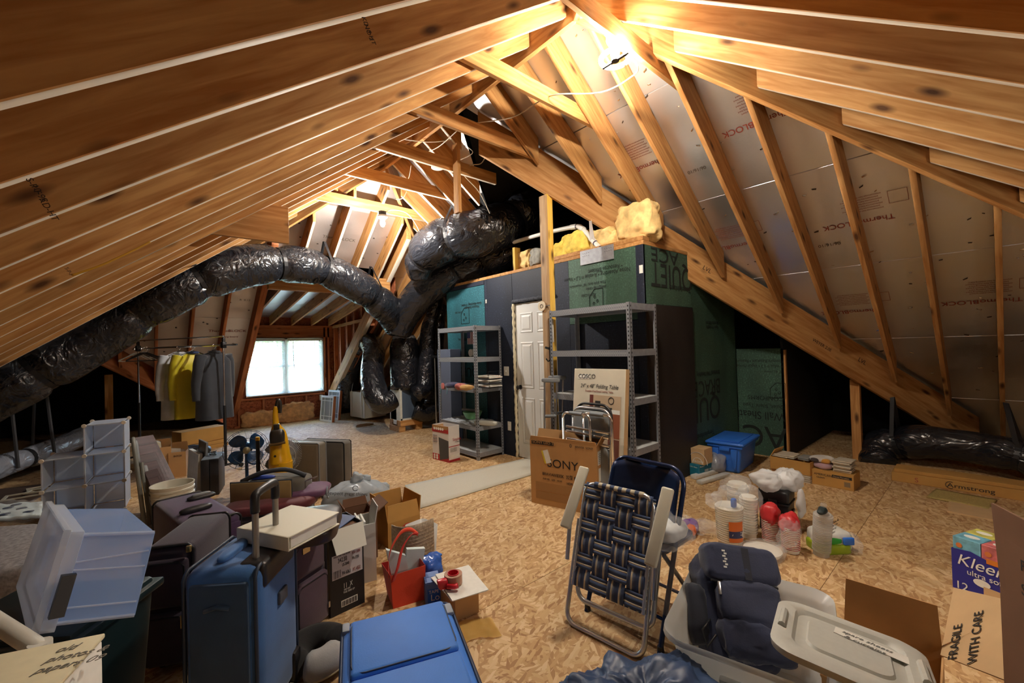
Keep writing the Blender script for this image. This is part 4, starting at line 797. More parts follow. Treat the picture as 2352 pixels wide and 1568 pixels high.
# black tool box with a white bag on it
M_, w, h = foot((1745, 1214), (1813, 1231), 1119); d = .2
t = thing('tool_box', 'black plastic tool box standing under a white carrier bag', 'tool box', mw=M_)
MB().box((0, 0, 0), (w, d, h * .70)).build('box_body', BLK, t, bevel=.012); MB().box((-.006, -.006, h * .71), (w + .006, d + .006, h)).build('lid', BLK, t, bevel=.02, seg=3); MB().box((-.008, -.008, h * .66), (w + .008, d + .008, h * .71)).build('rim', BLK, t, bevel=.005)
MB().box((w * .35, -.02, h * .62), (w * .65, -.004, h * .80)).build('latch', BLK, t, bevel=.006); MB().box((w * .4, -.028, h * .68), (w * .62, -.02, h * .71)).build('white_clip', WHITEP, t, bevel=.003)
for z in (.2, .45): MB().box((w + .001, .04, h * z), (w + .012, d - .04, h * (z + .06))).build('side_rib', BLK, t, bevel=.003)
p = M_ @ V((w * .55, d * .45, h)); WBAG = clear('white_bag_film', (.93, .94, .95, 1), .92, .4, .35)
t = thing('carrier_bag', 'white carrier bag knotted and lying on the black tool box', 'plastic bag', (p.x, p.y, h + .002), 0)
MB().blob((-.05, .05, .06), (.26, .2, .13), .9, .035, 13, 3, 40, 26).build('bag_body', WBAG, t, smooth=True)
MB().blob((.06, -.05, .06), (.2, .18, .14), .9, .04, 12, 8, 40, 26).build('bag_fold', WBAG, t, smooth=True); MB().blob((-.02, -.16, -.08), (.07, .05, .22), .9, .02, 22, 12, 20, 20).build('bag_tail', WBAG, t, smooth=True)
# stacks of foam bowls and cups in clear bags
def stack(name, label, px, py, top, r0, r1, n, mat, cat, rim=None, tilt=None, parts=None, group=None):
    p = onz(px, py); H = over(px, top, p); t = thing(name, label, cat, (p.x, p.y, 0), group=group)
    prof = [(r0 * .8, 0), (r0, .004)]
    for i in range(n):
        z = H * (.12 + .86 * i / n); r = r0 + (r1 - r0) * (.3 + .7 * i / n); prof += [(r, z), (r + .006, z + .002), (r + .006, z + H * .5 / n), (r, z + H * .55 / n)]
    prof += [(r1 * .9, H), (r1 * .3, H - .004)]
    if rim:
        m = MB(); m.lathe(prof, 26); n0 = len(m.f); m.mi = [1 if (fi // 26) % 4 in (1, 2, 3) and fi < n0 - 2 else 0 for fi in range(n0)]; m.build('stacked_cups', [mat, rim], t, smooth='a')
    else: MB().lathe(prof, 26).build(parts or 'stacked_bowls', mat, t, smooth='a')
    return t, H, p
FOAMW = plain('white_foam_plastic', srgb(226, 222, 210), .55)
t, H, p = stack('bowl_stack', 'stack of white foam bowls with an orange label in a clear bag', 1677, 1249, 1158, .075, .088, 16, FOAMW, 'bowls')
lab = MB(); lab.grid(lambda u, v: V((.0935 * math.cos(-2.8 + u * 1.1), .0935 * math.sin(-2.8 + u * 1.1), H * (.18 + .5 * v))), 12, 2); lab.build('orange_label', plain('orange_label', srgb(214, 110, 40), .5), t)
lab = MB(); lab.grid(lambda u, v: V((.0942 * math.cos(-2.8 + u * 1.1), .0942 * math.sin(-2.8 + u * 1.1), H * (.28 + .17 * v))), 12, 2); lab.build('navy_label', plain('navy_label', srgb(40, 48, 92), .5), t)
a_ = -2.25; text('Hefty', .034, PAPER, t, (.1 * math.cos(a_ + .45), .1 * math.sin(a_ + .45), H * .40), (math.sin(a_), -math.cos(a_), 0), (0, 0, -1))
text('EVERYDAY', .014, PAPER, t, (.1 * math.cos(a_ + .45), .1 * math.sin(a_ + .45), H * .44), (math.sin(a_), -math.cos(a_), 0), (0, 0, -1))
MB().blob((0, .0, H + .035), (.2, .18, .16), .9, .035, 15, 3, 36, 24).build('clear_bag', CLEARB, t, smooth=True); MB().blob((-.13, .06, H + .05), (.14, .08, .07), .9, .03, 20, 9, 24, 16).build('bag_end', CLEARB, t, smooth=True); MB().cb((-.04, -.05, H + .035), (.04, .03, .06)).build('blue_clip', BLUEP, t, bevel=.008)
t, H, p = stack('cup_stack', 'tall stack of white foam cups in a clear bag behind the bowls', 1722, 1234, 1138, .045, .056, 14, FOAMW, 'cups'); MB().blob((-.03, 0, H * .9), (.18, .16, .2), .85, .03, 14, 33, 36, 24).build('clear_bag', CLEARB, t, smooth=True)
t, H, p = stack('plate_stack', 'stack of white foam plates standing behind the bowls in a bag', 1697, 1212, 1108, .07, .07, 10, FOAMW, 'plates'); MB().blob((0, 0, H * .97), (.2, .2, .12), .85, .03, 14, 43, 36, 24).build('clear_bag', CLEARB, t, smooth=True)
REDC = plain('red_cup_plastic', srgb(196, 48, 52), .4)
t, H, p = stack('cup_stack', 'left stack of red cups with white rims in a clear bag', 1771, 1246, 1185, .048, .052, 13, REDC, 'cups', FOAMW); MB().blob((0, 0, H + .02), (.12, .12, .13), .8, .02, 16, 5).build('red_lining', REDC, t, smooth=True)
MB().cb((.02, -.05, H * .75), (.035, .03, .07)).build('blue_clip', BLUEP, t, bevel=.008)
t, H, p = stack('cup_stack', 'right stack of red cups with white rims in a clear bag', 1817, 1267, 1205, .048, .052, 13, REDC, 'cups', FOAMW); MB().blob((0, 0, H + .02), (.12, .12, .12), .8, .02, 16, 11).build('red_lining', REDC, t, smooth=True)
MB().blob((-.09, -.01, H * .85), (.2, .10, .16), .8, .04, 14, 51, 40, 26).build('clear_bag', CLEARB, t, smooth=True)
p = onz(1775, 1283); t = thing('plate_stack', 'low stack of white plates in a clear zip bag before the red cups', 'plates', (p.x, p.y + .06, 0)); MB().lathe([(.06, 0), (.10, .015), (.115, .035), (.115, .045), (.09, .05), (.05, .048)], 30).build('plates', FOAMW, t, smooth='a'); MB().blob((0, 0, .035), (.27, .26, .085), .7, .02, 15, 13, 40, 22).build('clear_bag', CLEARB, t, smooth=True); MB().blob((.13, -.04, .02), (.14, .12, .03), .8, .02, 18, 17).build('bag_end', CLEARB, t, smooth=True)
CLEARC = clear('smoky_clear_plastic', (.72, .69, .64, 1), .62, .15, .25)
t, H, p = stack('cup_stack', 'tall tube of clear plastic cups tied with a dark ribbon', 1886, 1274, 1172, .046, .05, 22, CLEARC, 'cups'); t.matrix_basis = t.matrix_basis @ Matrix.Rotation(.09, 4, 'X') @ Matrix.Rotation(-.09, 4, 'Y')
MB().lathe([(.052, H * .45), (.054, H * .8), (.04, H * 1.0), (.012, H * 1.1), (.02, H * 1.2), (.012, H * 1.24)], 18, False).build('clear_bag', CLEARB, t, smooth=True); MB().blob((-.03, 0, H * 1.09), (.10, .05, .04), .8, .01, 20).build('dark_ribbon', plain('dark_green_ribbon', srgb(24, 38, 40), .6), t, smooth=True)
for i, (s_, z) in enumerate((('Clarity 30', .86), ('30 CUPS', .78), ('10 OZ', .7), ('KIDS', .62))): text(s_, .017, INK, t, (-.022, -.058, H * z), (1, -.25, 0), FZ)
p = onz(1942, 1268); GREENB = plain('lime_pack', srgb(150, 176, 40), .35)
t = thing('picnic_pack', 'white and lime green wrapped pack lying on its side on the floor', 'pack', (p.x, p.y + .09, 0), -.75)
MB().blob((0, 0, .07), (.24, .17, .14), .5, .012, 12, 5).build('white_wrap', plain('white_glossy_wrap', srgb(220, 220, 214), .3, nz_=.1, sc=12), t, smooth=True); MB().blob((-.02, -.02, .03), (.235, .165, .075), .45, .01, 12, 6).build('lime_band', GREENB, t, smooth=True); MB().blob((-.03, -.035, .085), (.15, .125, .05), .6, .01, 14, 7).build('green_print', plain('grass_green_print', srgb(54, 160, 60), .35), t, smooth=True)
MB().cb((.06, -.10, .09), (.07, .02, .05)).build('blue_clip', BLUEP, t, bevel=.008); MB().blob((.12, -.06, .05), (.1, .12, .1), .8, .03, 18, 19, 30, 20).build('clear_bag', CLEARB, t, smooth=True); text('cups', .03, GREENB, t, (-.09, -.094, .085), (1, 0, 0), FZ)
p = onz(1617, 1238); t = thing('snack_bag', 'purple and orange snack bag in clear film on the floor', 'bag', (p.x, p.y + .14, 0), -.3)
MB().blob((0, .03, .055), (.24, .2, .11), .8, .015, 13, 3).build('purple_print', plain('purple_foil', srgb(110, 50, 150), .3), t, smooth=True); MB().blob((-.05, -.03, .05), (.16, .14, .09), .8, .012, 13, 8).build('orange_print', plain('orange_foil', srgb(208, 100, 50), .3), t, smooth=True); MB().blob((.02, .05, .085), (.12, .12, .06), .8, .01, 13, 9).build('cream_print', plain('cream_foil', srgb(214, 190, 160), .4), t, smooth=True); MB().blob((.1, -.07, .05), (.22, .16, .1), .8, .04, 15, 21, 36, 24).build('clear_bag', CLEARB, t, smooth=True)
text('SNACK', .035, PAPER, t, (-.07, -.02, .112), (1, .2, 0), (0, .6, .5))
# cartons with tiles
TILE = plain('tile_beige', srgb(196, 184, 164), .6, nz_=.06, sc=20); TILEG = plain('tile_grey', srgb(136, 134, 130), .6, nz_=.08, sc=20)
M_, w, h = foot((1770, 1092), (1862, 1112), 1094); tile_w = w
for i in range(4): tag(MB().box((w * .35, .0, .02 * i), (w * .99, .24, .02 * i + .016)).build('tile', TILE, None, mw=M_ @ T(.004 * math.sin(i * 3), .004 * math.cos(i * 2), 0), bevel=.002, seg=1), ('lowest', 'second', 'third', 'topmost')[i] + ' large beige tile in the low stack under the left tile carton', 'tile', 'tiles under the carton')
tag(MB().box((0, 0.02, 0), (w * .3, .2, .078)).build('timber_block', PINE, None, mw=M_, bevel=.003, seg=1), 'timber block propping the left end of the tile carton', 'block')
t = open_box(M_ @ T(0, 0, .081), w, .24, .13, CARD_Y, 'tile_carton', 'left brown carton of loose tiles raised on a stack of tiles', [('l', -28, .09)])
z0 = .081 + .13
for i, (x, y, a, b, mt, lb) in enumerate(((.02, .02, .5, .2, TILE, 'wide beige tile lying at the left on the raised carton'), (.30, .03, .36, .18, TILE, 'beige tile resting across the middle of the raised carton'), (.66, .05, .32, .16, TILEG, 'grey tile lying at the right on the raised carton'))):
    for j in range(2): tag(MB().box((0, 0, 0), (w * b / .24 * .55 if 0 else w * a * .8, b, .012)).build('tile', mt, None, mw=M_ @ T(w * x, y, z0 + .002 + .015 * j + .0005 * i) @ rot(.08 * (j - .5)), bevel=.002, seg=1), lb + (', lower of two' if j == 0 else ', upper of two'), 'tile', None)
M_, w, d, h = box3((1962, 1129), (1865, 1110), (1979, 1113), 1099)
M_ = T(*onz(1865, 1110)) @ rot(yaw_of(onz(1865, 1110), onz(1962, 1129))); w = (onz(1962, 1129) - onz(1865, 1110)).length; d = .24; h = .15
t = shut_box(M_, w, d, h, CARD_Y, 'tile_carton', 'right brown carton with a dark printed strip under stacked tiles')
plate(t, (w * .5, -.002, h * .66), (w * .96, -.0005, h * .84), INK, 'printed_strip'); text('Glazed Porcelain', h * .14, CARD_L, t, (w * .52, -.004, h * .70), FX, FZ, sx=.9); text('AMERICAN', h * .2, INK, t, (w * .06, -.002, h * .66), FX, FZ); text('OLEAN', h * .14, INK, t, (w * .12, -.002, h * .48), FX, FZ); plate(t, (w * .78, -.002, h * .2), (w * .92, -.0005, h * .5), plain('grey_print', srgb(130, 110, 84), .8), 'printed_block')
for i in range(7): tag(MB().box((0, 0, 0), (w * .42, .17, .013)).build('tile', TILE, None, mw=M_ @ T(w * .5 + .008 * math.sin(i * 2.3), .03 + .008 * math.cos(i * 3.1), h + .002 + .0165 * i) @ rot(.06 * math.sin(i * 1.7)), bevel=.0015, seg=1), ('lowest', 'second', 'third', 'fourth', 'fifth', 'sixth', 'topmost')[i] + ' beige tile in the uneven stack on the right tile carton', 'tile', 'tiles stacked on the right carton')
t = thing('cloth_bundle', 'rolled pale cloth bundle with a dark pattern on the right tile carton', 'cloth', mw=M_ @ T(w * .22, .1, h + .001))
MB().blob((0, 0, .035), (.16, .16, .07), .7, .012, 14, 2).build('pink_cloth', fabric('pink_cloth', srgb(170, 140, 150)), t, smooth=True); MB().blob((-.01, 0, .09), (.19, .15, .06), .7, .012, 12, 5).build('pale_cloth', fabric('pale_roll_cloth', srgb(212, 204, 196), nzv=.35), t, smooth=True); MB().blob((.03, -.05, .085), (.09, .06, .05), .8).build('ochre_cloth', fabric('ochre_cloth', srgb(196, 140, 60)), t, smooth=True); MB().blob((-.05, -.06, .085), (.08, .05, .04), .8).build('dark_cloth', fabric('dark_printed_cloth', srgb(60, 50, 50)), t, smooth=True)
# long flooring carton, mat, board
M_, w, h = foot((2048, 1103), (2300, 1143), 1083); w = 1.3; d = .26
t = thing('flooring_carton', 'long flat brown flooring carton lying on the floor at right', 'box', mw=M_); MB().box((0, .0, 0), (w, d, h)).build('box_body', CARD_Y, t, bevel=.004, seg=1); MB().box((.02, .03, h), (w, d - .01, h + .035)).build('lid', CARD_Y, t, bevel=.004, seg=1)
text('Armstrong', h * .62, INK, t, (w * .30, -.002, h * .28), FX, FZ, sx=1.25); text('S', h * .7, REDINK, t, (w * .13, -.002, h * .25), FX, FZ); MB().tube(arc((w * .318, -.002, h * .5), h * .36, 60, 300, 14, (0, 2)), .003, 4).build('printed_ring', INK, t)
a, b, c, e = onz(2150, 1124), onz(2128, 1143), onz(2270, 1172), onz(2290, 1150)
MATG = plain('olive_carpet', srgb(170, 148, 88), .95, nz_=.25, sc=120, bump=.5); m = MB(); m.grid(lambda u, v: a.lerp(e, u).lerp(b.lerp(c, u), v) - a + V((0, 0, .008 + .004 * nz(V((u * 6, v * 4, 2))))), 20, 8); tag(m.build('carpet_scrap', MATG, None, mw=T(*a), solid=.009, smooth=True), 'olive yellow carpet scrap lying before the long flooring carton', 'carpet')
a, b, c, e = onz(2180, 1150), onz(2176, 1176), onz(2300, 1200), onz(2300, 1172); m = MB(); m.hexa([V(p) - a for p in (b, c, e, a)] + [V(p) - a + V((0, 0, .012)) for p in (b, c, e, a)]); tag(m.build('beige_board', CARD_L, None, mw=T(*a)), 'flat beige board lying on the floor behind the tissue boxes', 'board')
# tissue box pack
M_, w, h = foot((2191, 1348), (2300, 1392), 1228); d = .24; n_ = 3; bw = .12; w = bw * n_
NB = plain('deep_blue_wrap', srgb(40, 44, 140), .35)
t = thing('tissue_pack', 'blue wrapped pack of tissue boxes beside the open cartons', 'tissue boxes', mw=M_)
for i in range(n_):
    for j in range(2):
        c = (srgb(110, 170, 190), srgb(196, 190, 96), srgb(200, 110, 110), srgb(90, 140, 150), srgb(214, 206, 190), srgb(110, 100, 150))[(i * 2 + j) % 6]
        o = MB().box((i * bw + .002, j * .12 + .002, .01), (i * bw + bw - .002, j * .12 + .118, h)).build('tissue_box', plain('floral_carton', c, .5, nz_=.35, sc=22), t, bevel=.003, seg=1)
        MB().lathe([(.034, 0), (.034, .002)], 16).build('oval_opening', PAPER, o, mw=T(i * bw + .06, j * .12 + .06, h) @ Matrix.Scale(.6, 4, (0, 1, 0)))
        MB().lathe([(.014, 0), (.014, .0015)], 10).build('printed_flower', plain('flower_print', srgb(206, 120, 60), .6), o, mw=T(i * bw + .03, j * .12 - .0005 + .001, h * .85) @ Matrix.Rotation(math.pi / 2, 4, 'X')) if j == 0 else None
m = MB(); m.add([(-.003, -.003, 0), (w, -.003, 0), (w, -.003, h * .74), (w * .5, -.003, h * .70), (w * .22, -.003, h * .80), (-.003, -.003, h * .76)], [(0, 1, 2, 3, 4, 5)]); m.add([(-.003, -.003, 0), (-.003, d, 0), (-.003, d, h * .72), (-.003, -.003, h * .76)], [(0, 3, 2, 1)]); m.build('blue_wrap', NB, t, solid=.001)
text('Kleenex', .085, PAPER, t, (w * .05, -.006, h * .50), FX, FZ, shear=.25); text('ultra soft', .042, PAPER, t, (w * .17, -.006, h * .36), FX, FZ); text('12', .06, PAPER, t, (w * .02, -.006, h * .03), FX, FZ); plate(t, (w * .4, -.006, h * .68), (w * .8, -.004, h * .77), plain('orange_band', srgb(204, 120, 40), .5), 'orange_band'); MB().lathe([(.03, 0), (.035, .001)], 18).build('printed_tissue', PAPER, t, mw=T(w * .34, -.005, h * .28) @ Matrix.Rotation(math.pi / 2, 4, 'X') @ Matrix.Scale(.6, 4, (0, 1, 0))); plate(t, (w * .36, -.008, .0), (w * .7, -.005, h * .24), CARD_L, 'kraft_label')
# open carton in the right corner of the view, with a taller one beside it
zc = .25; A0, A1 = onz(1938, 1425, zc), onz(2168, 1508, zc); w = (A1 - A0).length; d = .42; yw = yaw_of(A0, A1)
M_ = T(A0.x, A0.y, 0) @ rot(yw) @ T(0, -d, 0)
fh_ = over(1938, 1326, A0) - zc
t = open_box(M_, w, d, zc, CARD, 'open_carton', 'open brown carton with flaps up in the bottom right corner', [('b', 3, fh_), ('l', 205, .12)], inner=CARD)
MB().box((.02, .03, zc - .06), (w * .55, d - .02, zc - .05)).build('inner_flap', CARD_L, t)
q = [atd(2162, 1505, 1.56), atd(2308, 1562, 1.30), atd(2282, 1338, 1.60), atd(2192, 1350, 1.78)]; iv = M_.inverted()
q[2] = q[1] + (q[3] - q[0]) * .95; m = MB(); m.add([iv @ p for p in q], [(0, 1, 2, 3)]); m.build('flap', CARD_L, t, solid=.006)
u_ = iv.to_3x3() @ (q[1] - q[0]); v_ = iv.to_3x3() @ (q[3] - q[0]); nn = u_.cross(v_).normalized(); sg = 1 if nn.dot(iv.to_3x3() @ (EYE - q[0])) > 0 else -1
for s_, k_, l_ in (('FRAGILE', .30, .02), ('WITH CARE', .62, .06)):
    text(s_, .05, INK, t, iv @ q[0] + u_ * k_ + v_ * l_ + nn * sg * .006, v_, -u_ * 1.0, sx=.95)
b0 = atd(2306, 1560, 1.30); b1 = atd(2600, 1600, .92); b0.z = b1.z = 0; zb = atd(2284, 1335, 1.33).z; M_ = T(*b0) @ rot(yaw_of(b0, b1))
t = open_box(M_, .5, .4, zb, CARD_D, 'tall_carton', 'tall dark brown open carton at the right edge of the view', [('f', 4, .26), ('b', -4, .26)], inner=CARD_D)
MB().box((.05, -.012, zb * .25), (.5, -.006, zb + .17)).build('torn_flap', CARD_D, t)
text('PERSONAL', .045, INK, t, (.12, -.015, zb * 1.16), FX, FZ); text('SMALL PARTS', .045, INK, t, (.12, -.015, zb * 1.06), FX, FZ)
# --- clear tub, its lid, the rucksack in it
zr_ = .36; R_ = [onz(1528, 1452, zr_), onz(1560, 1286, zr_), onz(1820, 1352, zr_), onz(1822, 1560, zr_)]
M_ = T(R_[0].x, R_[0].y, 0) @ rot(yaw_of(R_[1], R_[2])); w = (R_[2] - R_[1]).length + .04; d = (R_[1] - R_[0]).length + .03
t = thing('clear_tub', 'large milky clear plastic tub holding a navy rucksack', 'storage tub', mw=M_)
def rr(x0, y0, x1, y1, r, n=5):
    o = []
    for cx, cy, a in ((x1 - r, y1 - r, 0), (x0 + r, y1 - r, 90), (x0 + r, y0 + r, 180), (x1 - r, y0 + r, 270)): o += [(cx + r * math.cos(math.radians(a + 90 * i / n)), cy + r * math.sin(math.radians(a + 90 * i / n))) for i in range(n + 1)]
    return o
def loft(sections):
    m = MB(); n = len(sections[0][0])
    m.add([(x, y, z) for pts, z in sections for x, y in pts], [(k * n + i, k * n + (i + 1) % n, (k + 1) * n + (i + 1) % n, (k + 1) * n + i) for k in range(len(sections) - 1) for i in range(n)]); return m
m = loft([(rr(.07, .07, w - .07, d - .07, .06), 0), (rr(.05, .05, w - .05, d - .05, .07), .02), (rr(.01, .01, w - .01, d - .01, .08), zr_ - .05), (rr(.0, .0, w, d, .085), zr_ - .03), (rr(-.02, -.02, w + .02, d + .02, .09), zr_), (rr(-.022, -.022, w + .022, d + .022, .09), zr_ - .02)]); m.f.append(tuple(range(24))[::-1]); m.mi.append(0)
m.build('tub_body', TUBP, t, smooth='a', solid=.003)
MB().hexa([(w * .38, -.002, .12), (w * .62, -.002, .12), (w * .62, .03, .12), (w * .38, .03, .12), (w * .35, -.012, zr_ - .09), (w * .65, -.012, zr_ - .09), (w * .65, .03, zr_ - .09), (w * .35, .03, zr_ - .09)]).build('moulded_panel', TUBP, t, bevel=.01)
NAVY = fabric('navy_nylon', srgb(34, 42, 72), .75, 140, .3); NAVYD = fabric('dark_navy_nylon', srgb(24, 28, 44), .8)
B0 = atd(1700, 1500, 1.80); B1 = atd(1668, 1262, 2.02); up = (B1 - B0)
fm = framez(B0 - up * .12, V((.75, -.66, -.12)), up); L = up.length * 1.12
t = thing('rucksack', 'navy blue rucksack standing in the milky clear tub', 'rucksack', mw=fm)
BW = .33; MB().blob((0, .0, L * .46), (BW, .17, L * .98), .42, .022, 13, 3, 60, 40).build('main_body', NAVY, t, smooth=True)
MB().blob((.01, -.075, L * .84), (BW * .98, .12, L * .34), .32, .010, 16, 8, 60, 34).build('top_pocket', NAVY, t, smooth=True); MB().blob((.02, -.095, L * .5), (BW * .82, .10, L * .38), .4, .018, 15, 12, 60, 34).build('front_pocket', NAVY, t, smooth=True); MB().blob((.03, -.10, L * .22), (BW * .9, .09, L * .34), .45, .020, 15, 15, 60, 34).build('lower_pocket', NAVY, t, smooth=True)
MB().blob((-BW * .56, -.01, L * .38), (.09, .12, L * .5), .5, .015, 13, 18).build('side_pocket', NAVYD, t, smooth=True)
MB().box((.0, -.138, L * .70), (.03, -.132, L * .98)).build('webbing_strap', NAVYD, t); MB().tube([(-BW * .44, -.12, L * .66), (BW * .44, -.12, L * .67)], .005, 6).build('zip', BLK, t); MB().tube([(-.03, .02, L * .96), (-.02, .04, L * 1.02), (.05, .04, L * 1.02), (.06, .02, L * .96)], .01, 6).build('grab_loop', NAVYD, t, smooth=True); MB().cb((-BW * .36, -.135, L * .60), (.012, .008, .05)).build('zip_pull', STEEL, t, bevel=.002)
for i in range(7): MB().box((-.09 + .008 * (i % 2), -.1385, L * (.78 + .024 * i)), (-.07 - .006 * ((i + 1) % 2), -.1365, L * (.795 + .024 * i))).build('white_emblem_mark', PAPER, t)
MB().tube([(-BW * .4, -.06, L * .36), (-BW * .62, -.12, L * .24), (-BW * .55, -.1, L * .12), (-BW * .45, -.12, L * .22)], .005, 6).build('cord', BLK, t, smooth=True)
LIDP = plain('pale_grey_lid', srgb(196, 196, 188), .45, nz_=.03, sc=60)
zl_ = .42; P_ = [onz(1735, 1512, zl_), onz(1795, 1372, zl_ + .02), onz(2118, 1492, zl_ - .02)]
ex = (P_[2] - P_[1]); w = ex.length; M_ = frame(P_[1], ex, V((.1, .1, 1))); d = .40
t = thing('tub_lid', 'pale grey plastic tub lid with a handwritten sticker, propped at front', 'lid', mw=M_)
n_ = 6; loftm = loft([(rr(0, -d, w, 0, .07, n_), -.02), (rr(-.004, -d - .004, w + .004, .004, .07, n_), 0), (rr(.012, -d + .012, w - .012, -.012, .065, n_), .008), (rr(.05, -d + .05, w - .05, -.05, .05, n_), .006), (rr(.06, -d + .06, w - .06, -.06, .05, n_), -.006), (rr(.09, -d + .09, w - .09, -.09, .04, n_), -.004), (rr(.095, -d + .095, w - .095, -.095, .04, n_), .004)])
loftm.f.append(tuple(range(len(loftm.v) - 28, len(loftm.v)))); loftm.mi.append(0); loftm.build('lid_shell', LIDP, t, smooth='a', solid=.003)
for x in (.02, w - .02): MB().tube([(x, -d * .5 - .06, .012), (x, -d * .5 + .06, .012)], .012, 8).build('latch_grip', LIDP, t, smooth='a')
o = MB().box((0, -.05, 0), (.19, 0, .0015)).build('sticker', PAPER, t, mw=T(w * .42, -d * .24, .006) @ rot(-.12)); text('spare sheets', .026, plain('pencil', srgb(120, 120, 116), .9), t, (w * .46, -d * .31, .009), (1, -.12, 0), (.12, 1, 0), shear=.3); text('& curtains', .026, plain('pencil', srgb(120, 120, 116), .9), t, (w * .47, -d * .39, .009), (1, -.12, 0), (.12, 1, 0), shear=.3)
# --- crumpled navy jacket at the bottom of the view
p = atd(1480, 1585, 1.40); tag(MB().blob((0, 0, p.z * .42), (.64, .40, p.z * 1.30), .7, .06, 13, 7, 90, 50).build('heaped_jacket', plain('blue_nylon', srgb(40, 62, 98), .45, nz_=.2, sc=8), None, mw=T(p.x, p.y, 0) @ rot(-YAW + .15), smooth=True), 'heaped dark blue nylon jacket at the bottom edge of the view', 'jacket')
# --- blue steel folding chair with a bag on its seat
F1, F2 = onz(1347, 1403), onz(1515, 1503); w = (F2 - F1).length; M_ = T(F1.x, F1.y, 0) @ rot(yaw_of(F1, F2))
BM = plain('blue_black_enamel', srgb(28, 46, 84), .22, .3); t = thing('folding_chair', 'dark blue steel folding chair standing open behind the webbed chair', 'chair', mw=M_)
zt = .80; yb = .30; r = .09
path = [(0, 0, 0), (0, yb * .9, zt - r)] + [(r - r * math.cos(a), yb * .9 + .03 * math.sin(a), zt - r + r * math.sin(a)) for a in [math.pi / 2 * i / 6 for i in range(7)]] + [(w - r + r * math.sin(a), yb * .9 + .03 * math.cos(a), zt - r + r * math.cos(a)) for a in [math.pi / 2 * i / 6 for i in range(7)]] + [(w, yb * .9, zt - r), (w, 0, 0)]
MB().tube(path, .0125, 10).build('front_frame', BM, t, smooth='a')
m = MB(); m.grid(lambda u, v: V((.012 + (w - .024) * u, yb * .9 - .01 + .06 * math.sin(math.pi * u) - (1 - v) * .07, zt - .25 + .245 * v * (1 - .12 * (2 * u - 1) ** 4))), 18, 8); m.build('backrest', BM, t, solid=.004, smooth=True)
for x in (.02, w - .02): MB().tube([(x, .10, .42), (x, .46, 0)], .0115, 8).build('rear_leg', BM, t, smooth='a'); MB().lathe([(.016, 0), (.014, .03)], 10).build('rubber_foot', BLK, t, mw=T(x, .46, 0))
for x in (0, w): MB().lathe([(.017, 0), (.015, .035)], 10).build('rubber_foot', BLK, t, mw=T(x, .01, 0))
MB().tube([(.02, .40, .08), (w - .02, .40, .08)], .009, 8).tube([(0, .05, .14), (w, .05, .14)], .009, 8).build('cross_brace', BM, t, smooth='a'); MB().blob((w / 2, .25, .43), (w - .03, .36, .035), .3).build('seat', BM, t, smooth=True)
p = M_ @ V((w * .80, .20, .449)); t = thing('filled_bag', 'clear plastic bag of white bundles lying on the blue chair seat', 'plastic bag', (p.x, p.y, p.z), yaw_of(F1, F2))
MB().blob((0, .0, .06), (.22, .2, .11), .8, .02, 12, 4).build('white_bundle', plain('white_bundles', srgb(210, 212, 212), .6, nz_=.15, sc=30), t, smooth=True); MB().blob((.02, -.02, .07), (.26, .25, .15), .7, .03, 10, 9, 40, 24).build('clear_bag', CLEARB, t, smooth=True); MB().grid(lambda u, v: V((.02 + (u - .5) * .3 + .01 * nz(V((u * 4, v * 4, 1))), -.16 - .02 * nz(V((u * 5, v * 5, 3))), .06 - v * .34)), 12, 14).build('hanging_film', CLEARB, t, smooth=True)
# --- folded lawn chair with woven webbing, leaning on the blue chair
B1_, B2_ = onz(1293, 1424), onz(1468, 1513); ex = B2_ - B1_; w = ex.length; dB = (B1_ - EYE).dot(FW); T1_ = atd(1336, 1106, dB + .17); up = T1_ - B1_; up -= ex * (up.dot(ex) / ex.dot(ex)); h = up.length
fm = frame(B1_ + V((0, 0, .012)) - V((FW.x, FW.y, 0)) * .03, ex, up); iv = fm.inverted(); t = thing('lawn_chair', 'folded aluminium lawn chair with navy and cream woven webbing', 'chair', mw=fm)
al = STEEL; rd = .0125
def U(x0, x1, z0, z1, y, r, nm):    # U shaped tube, open at the top
    MB().tube([(x0, y, z1), (x0, y, z0 + r)] + arc((x0 + r, y, z0 + r), r, 180, 270, 6, (0, 2)) + arc((x1 - r, y, z0 + r), r, 270, 360, 6, (0, 2)) + [(x1, y, z1)], rd, 10).build(nm, al, t, smooth='a')
U(0, w, 0, h * .72, .02, .06, 'leg_frame'); U(.03, w + .02, h * .17, h * .66, .045, .06, 'seat_frame')
zb0, x0, x1 = h * .27, .035, w - .005; r = .06
MB().tube([(x0, -.01, zb0), (x0, -.01, h - r)] + arc((x0 + r, -.01, h - r), r, 180, 90, 6, (0, 2)) + arc((x1 - r, -.01, h - r), r, 90, 0, 6, (0, 2)) + [(x1, -.01, zb0)], rd, 10).build('back_frame', al, t, smooth='a')
NW = fabric('navy_webbing', srgb(58, 74, 108)); CW = fabric('cream_webbing', srgb(206, 194, 168))
nv_, nh_ = 4, 6; pv = (x1 - x0) / nv_; ph = (h - zb0) / nh_; N_ = 36
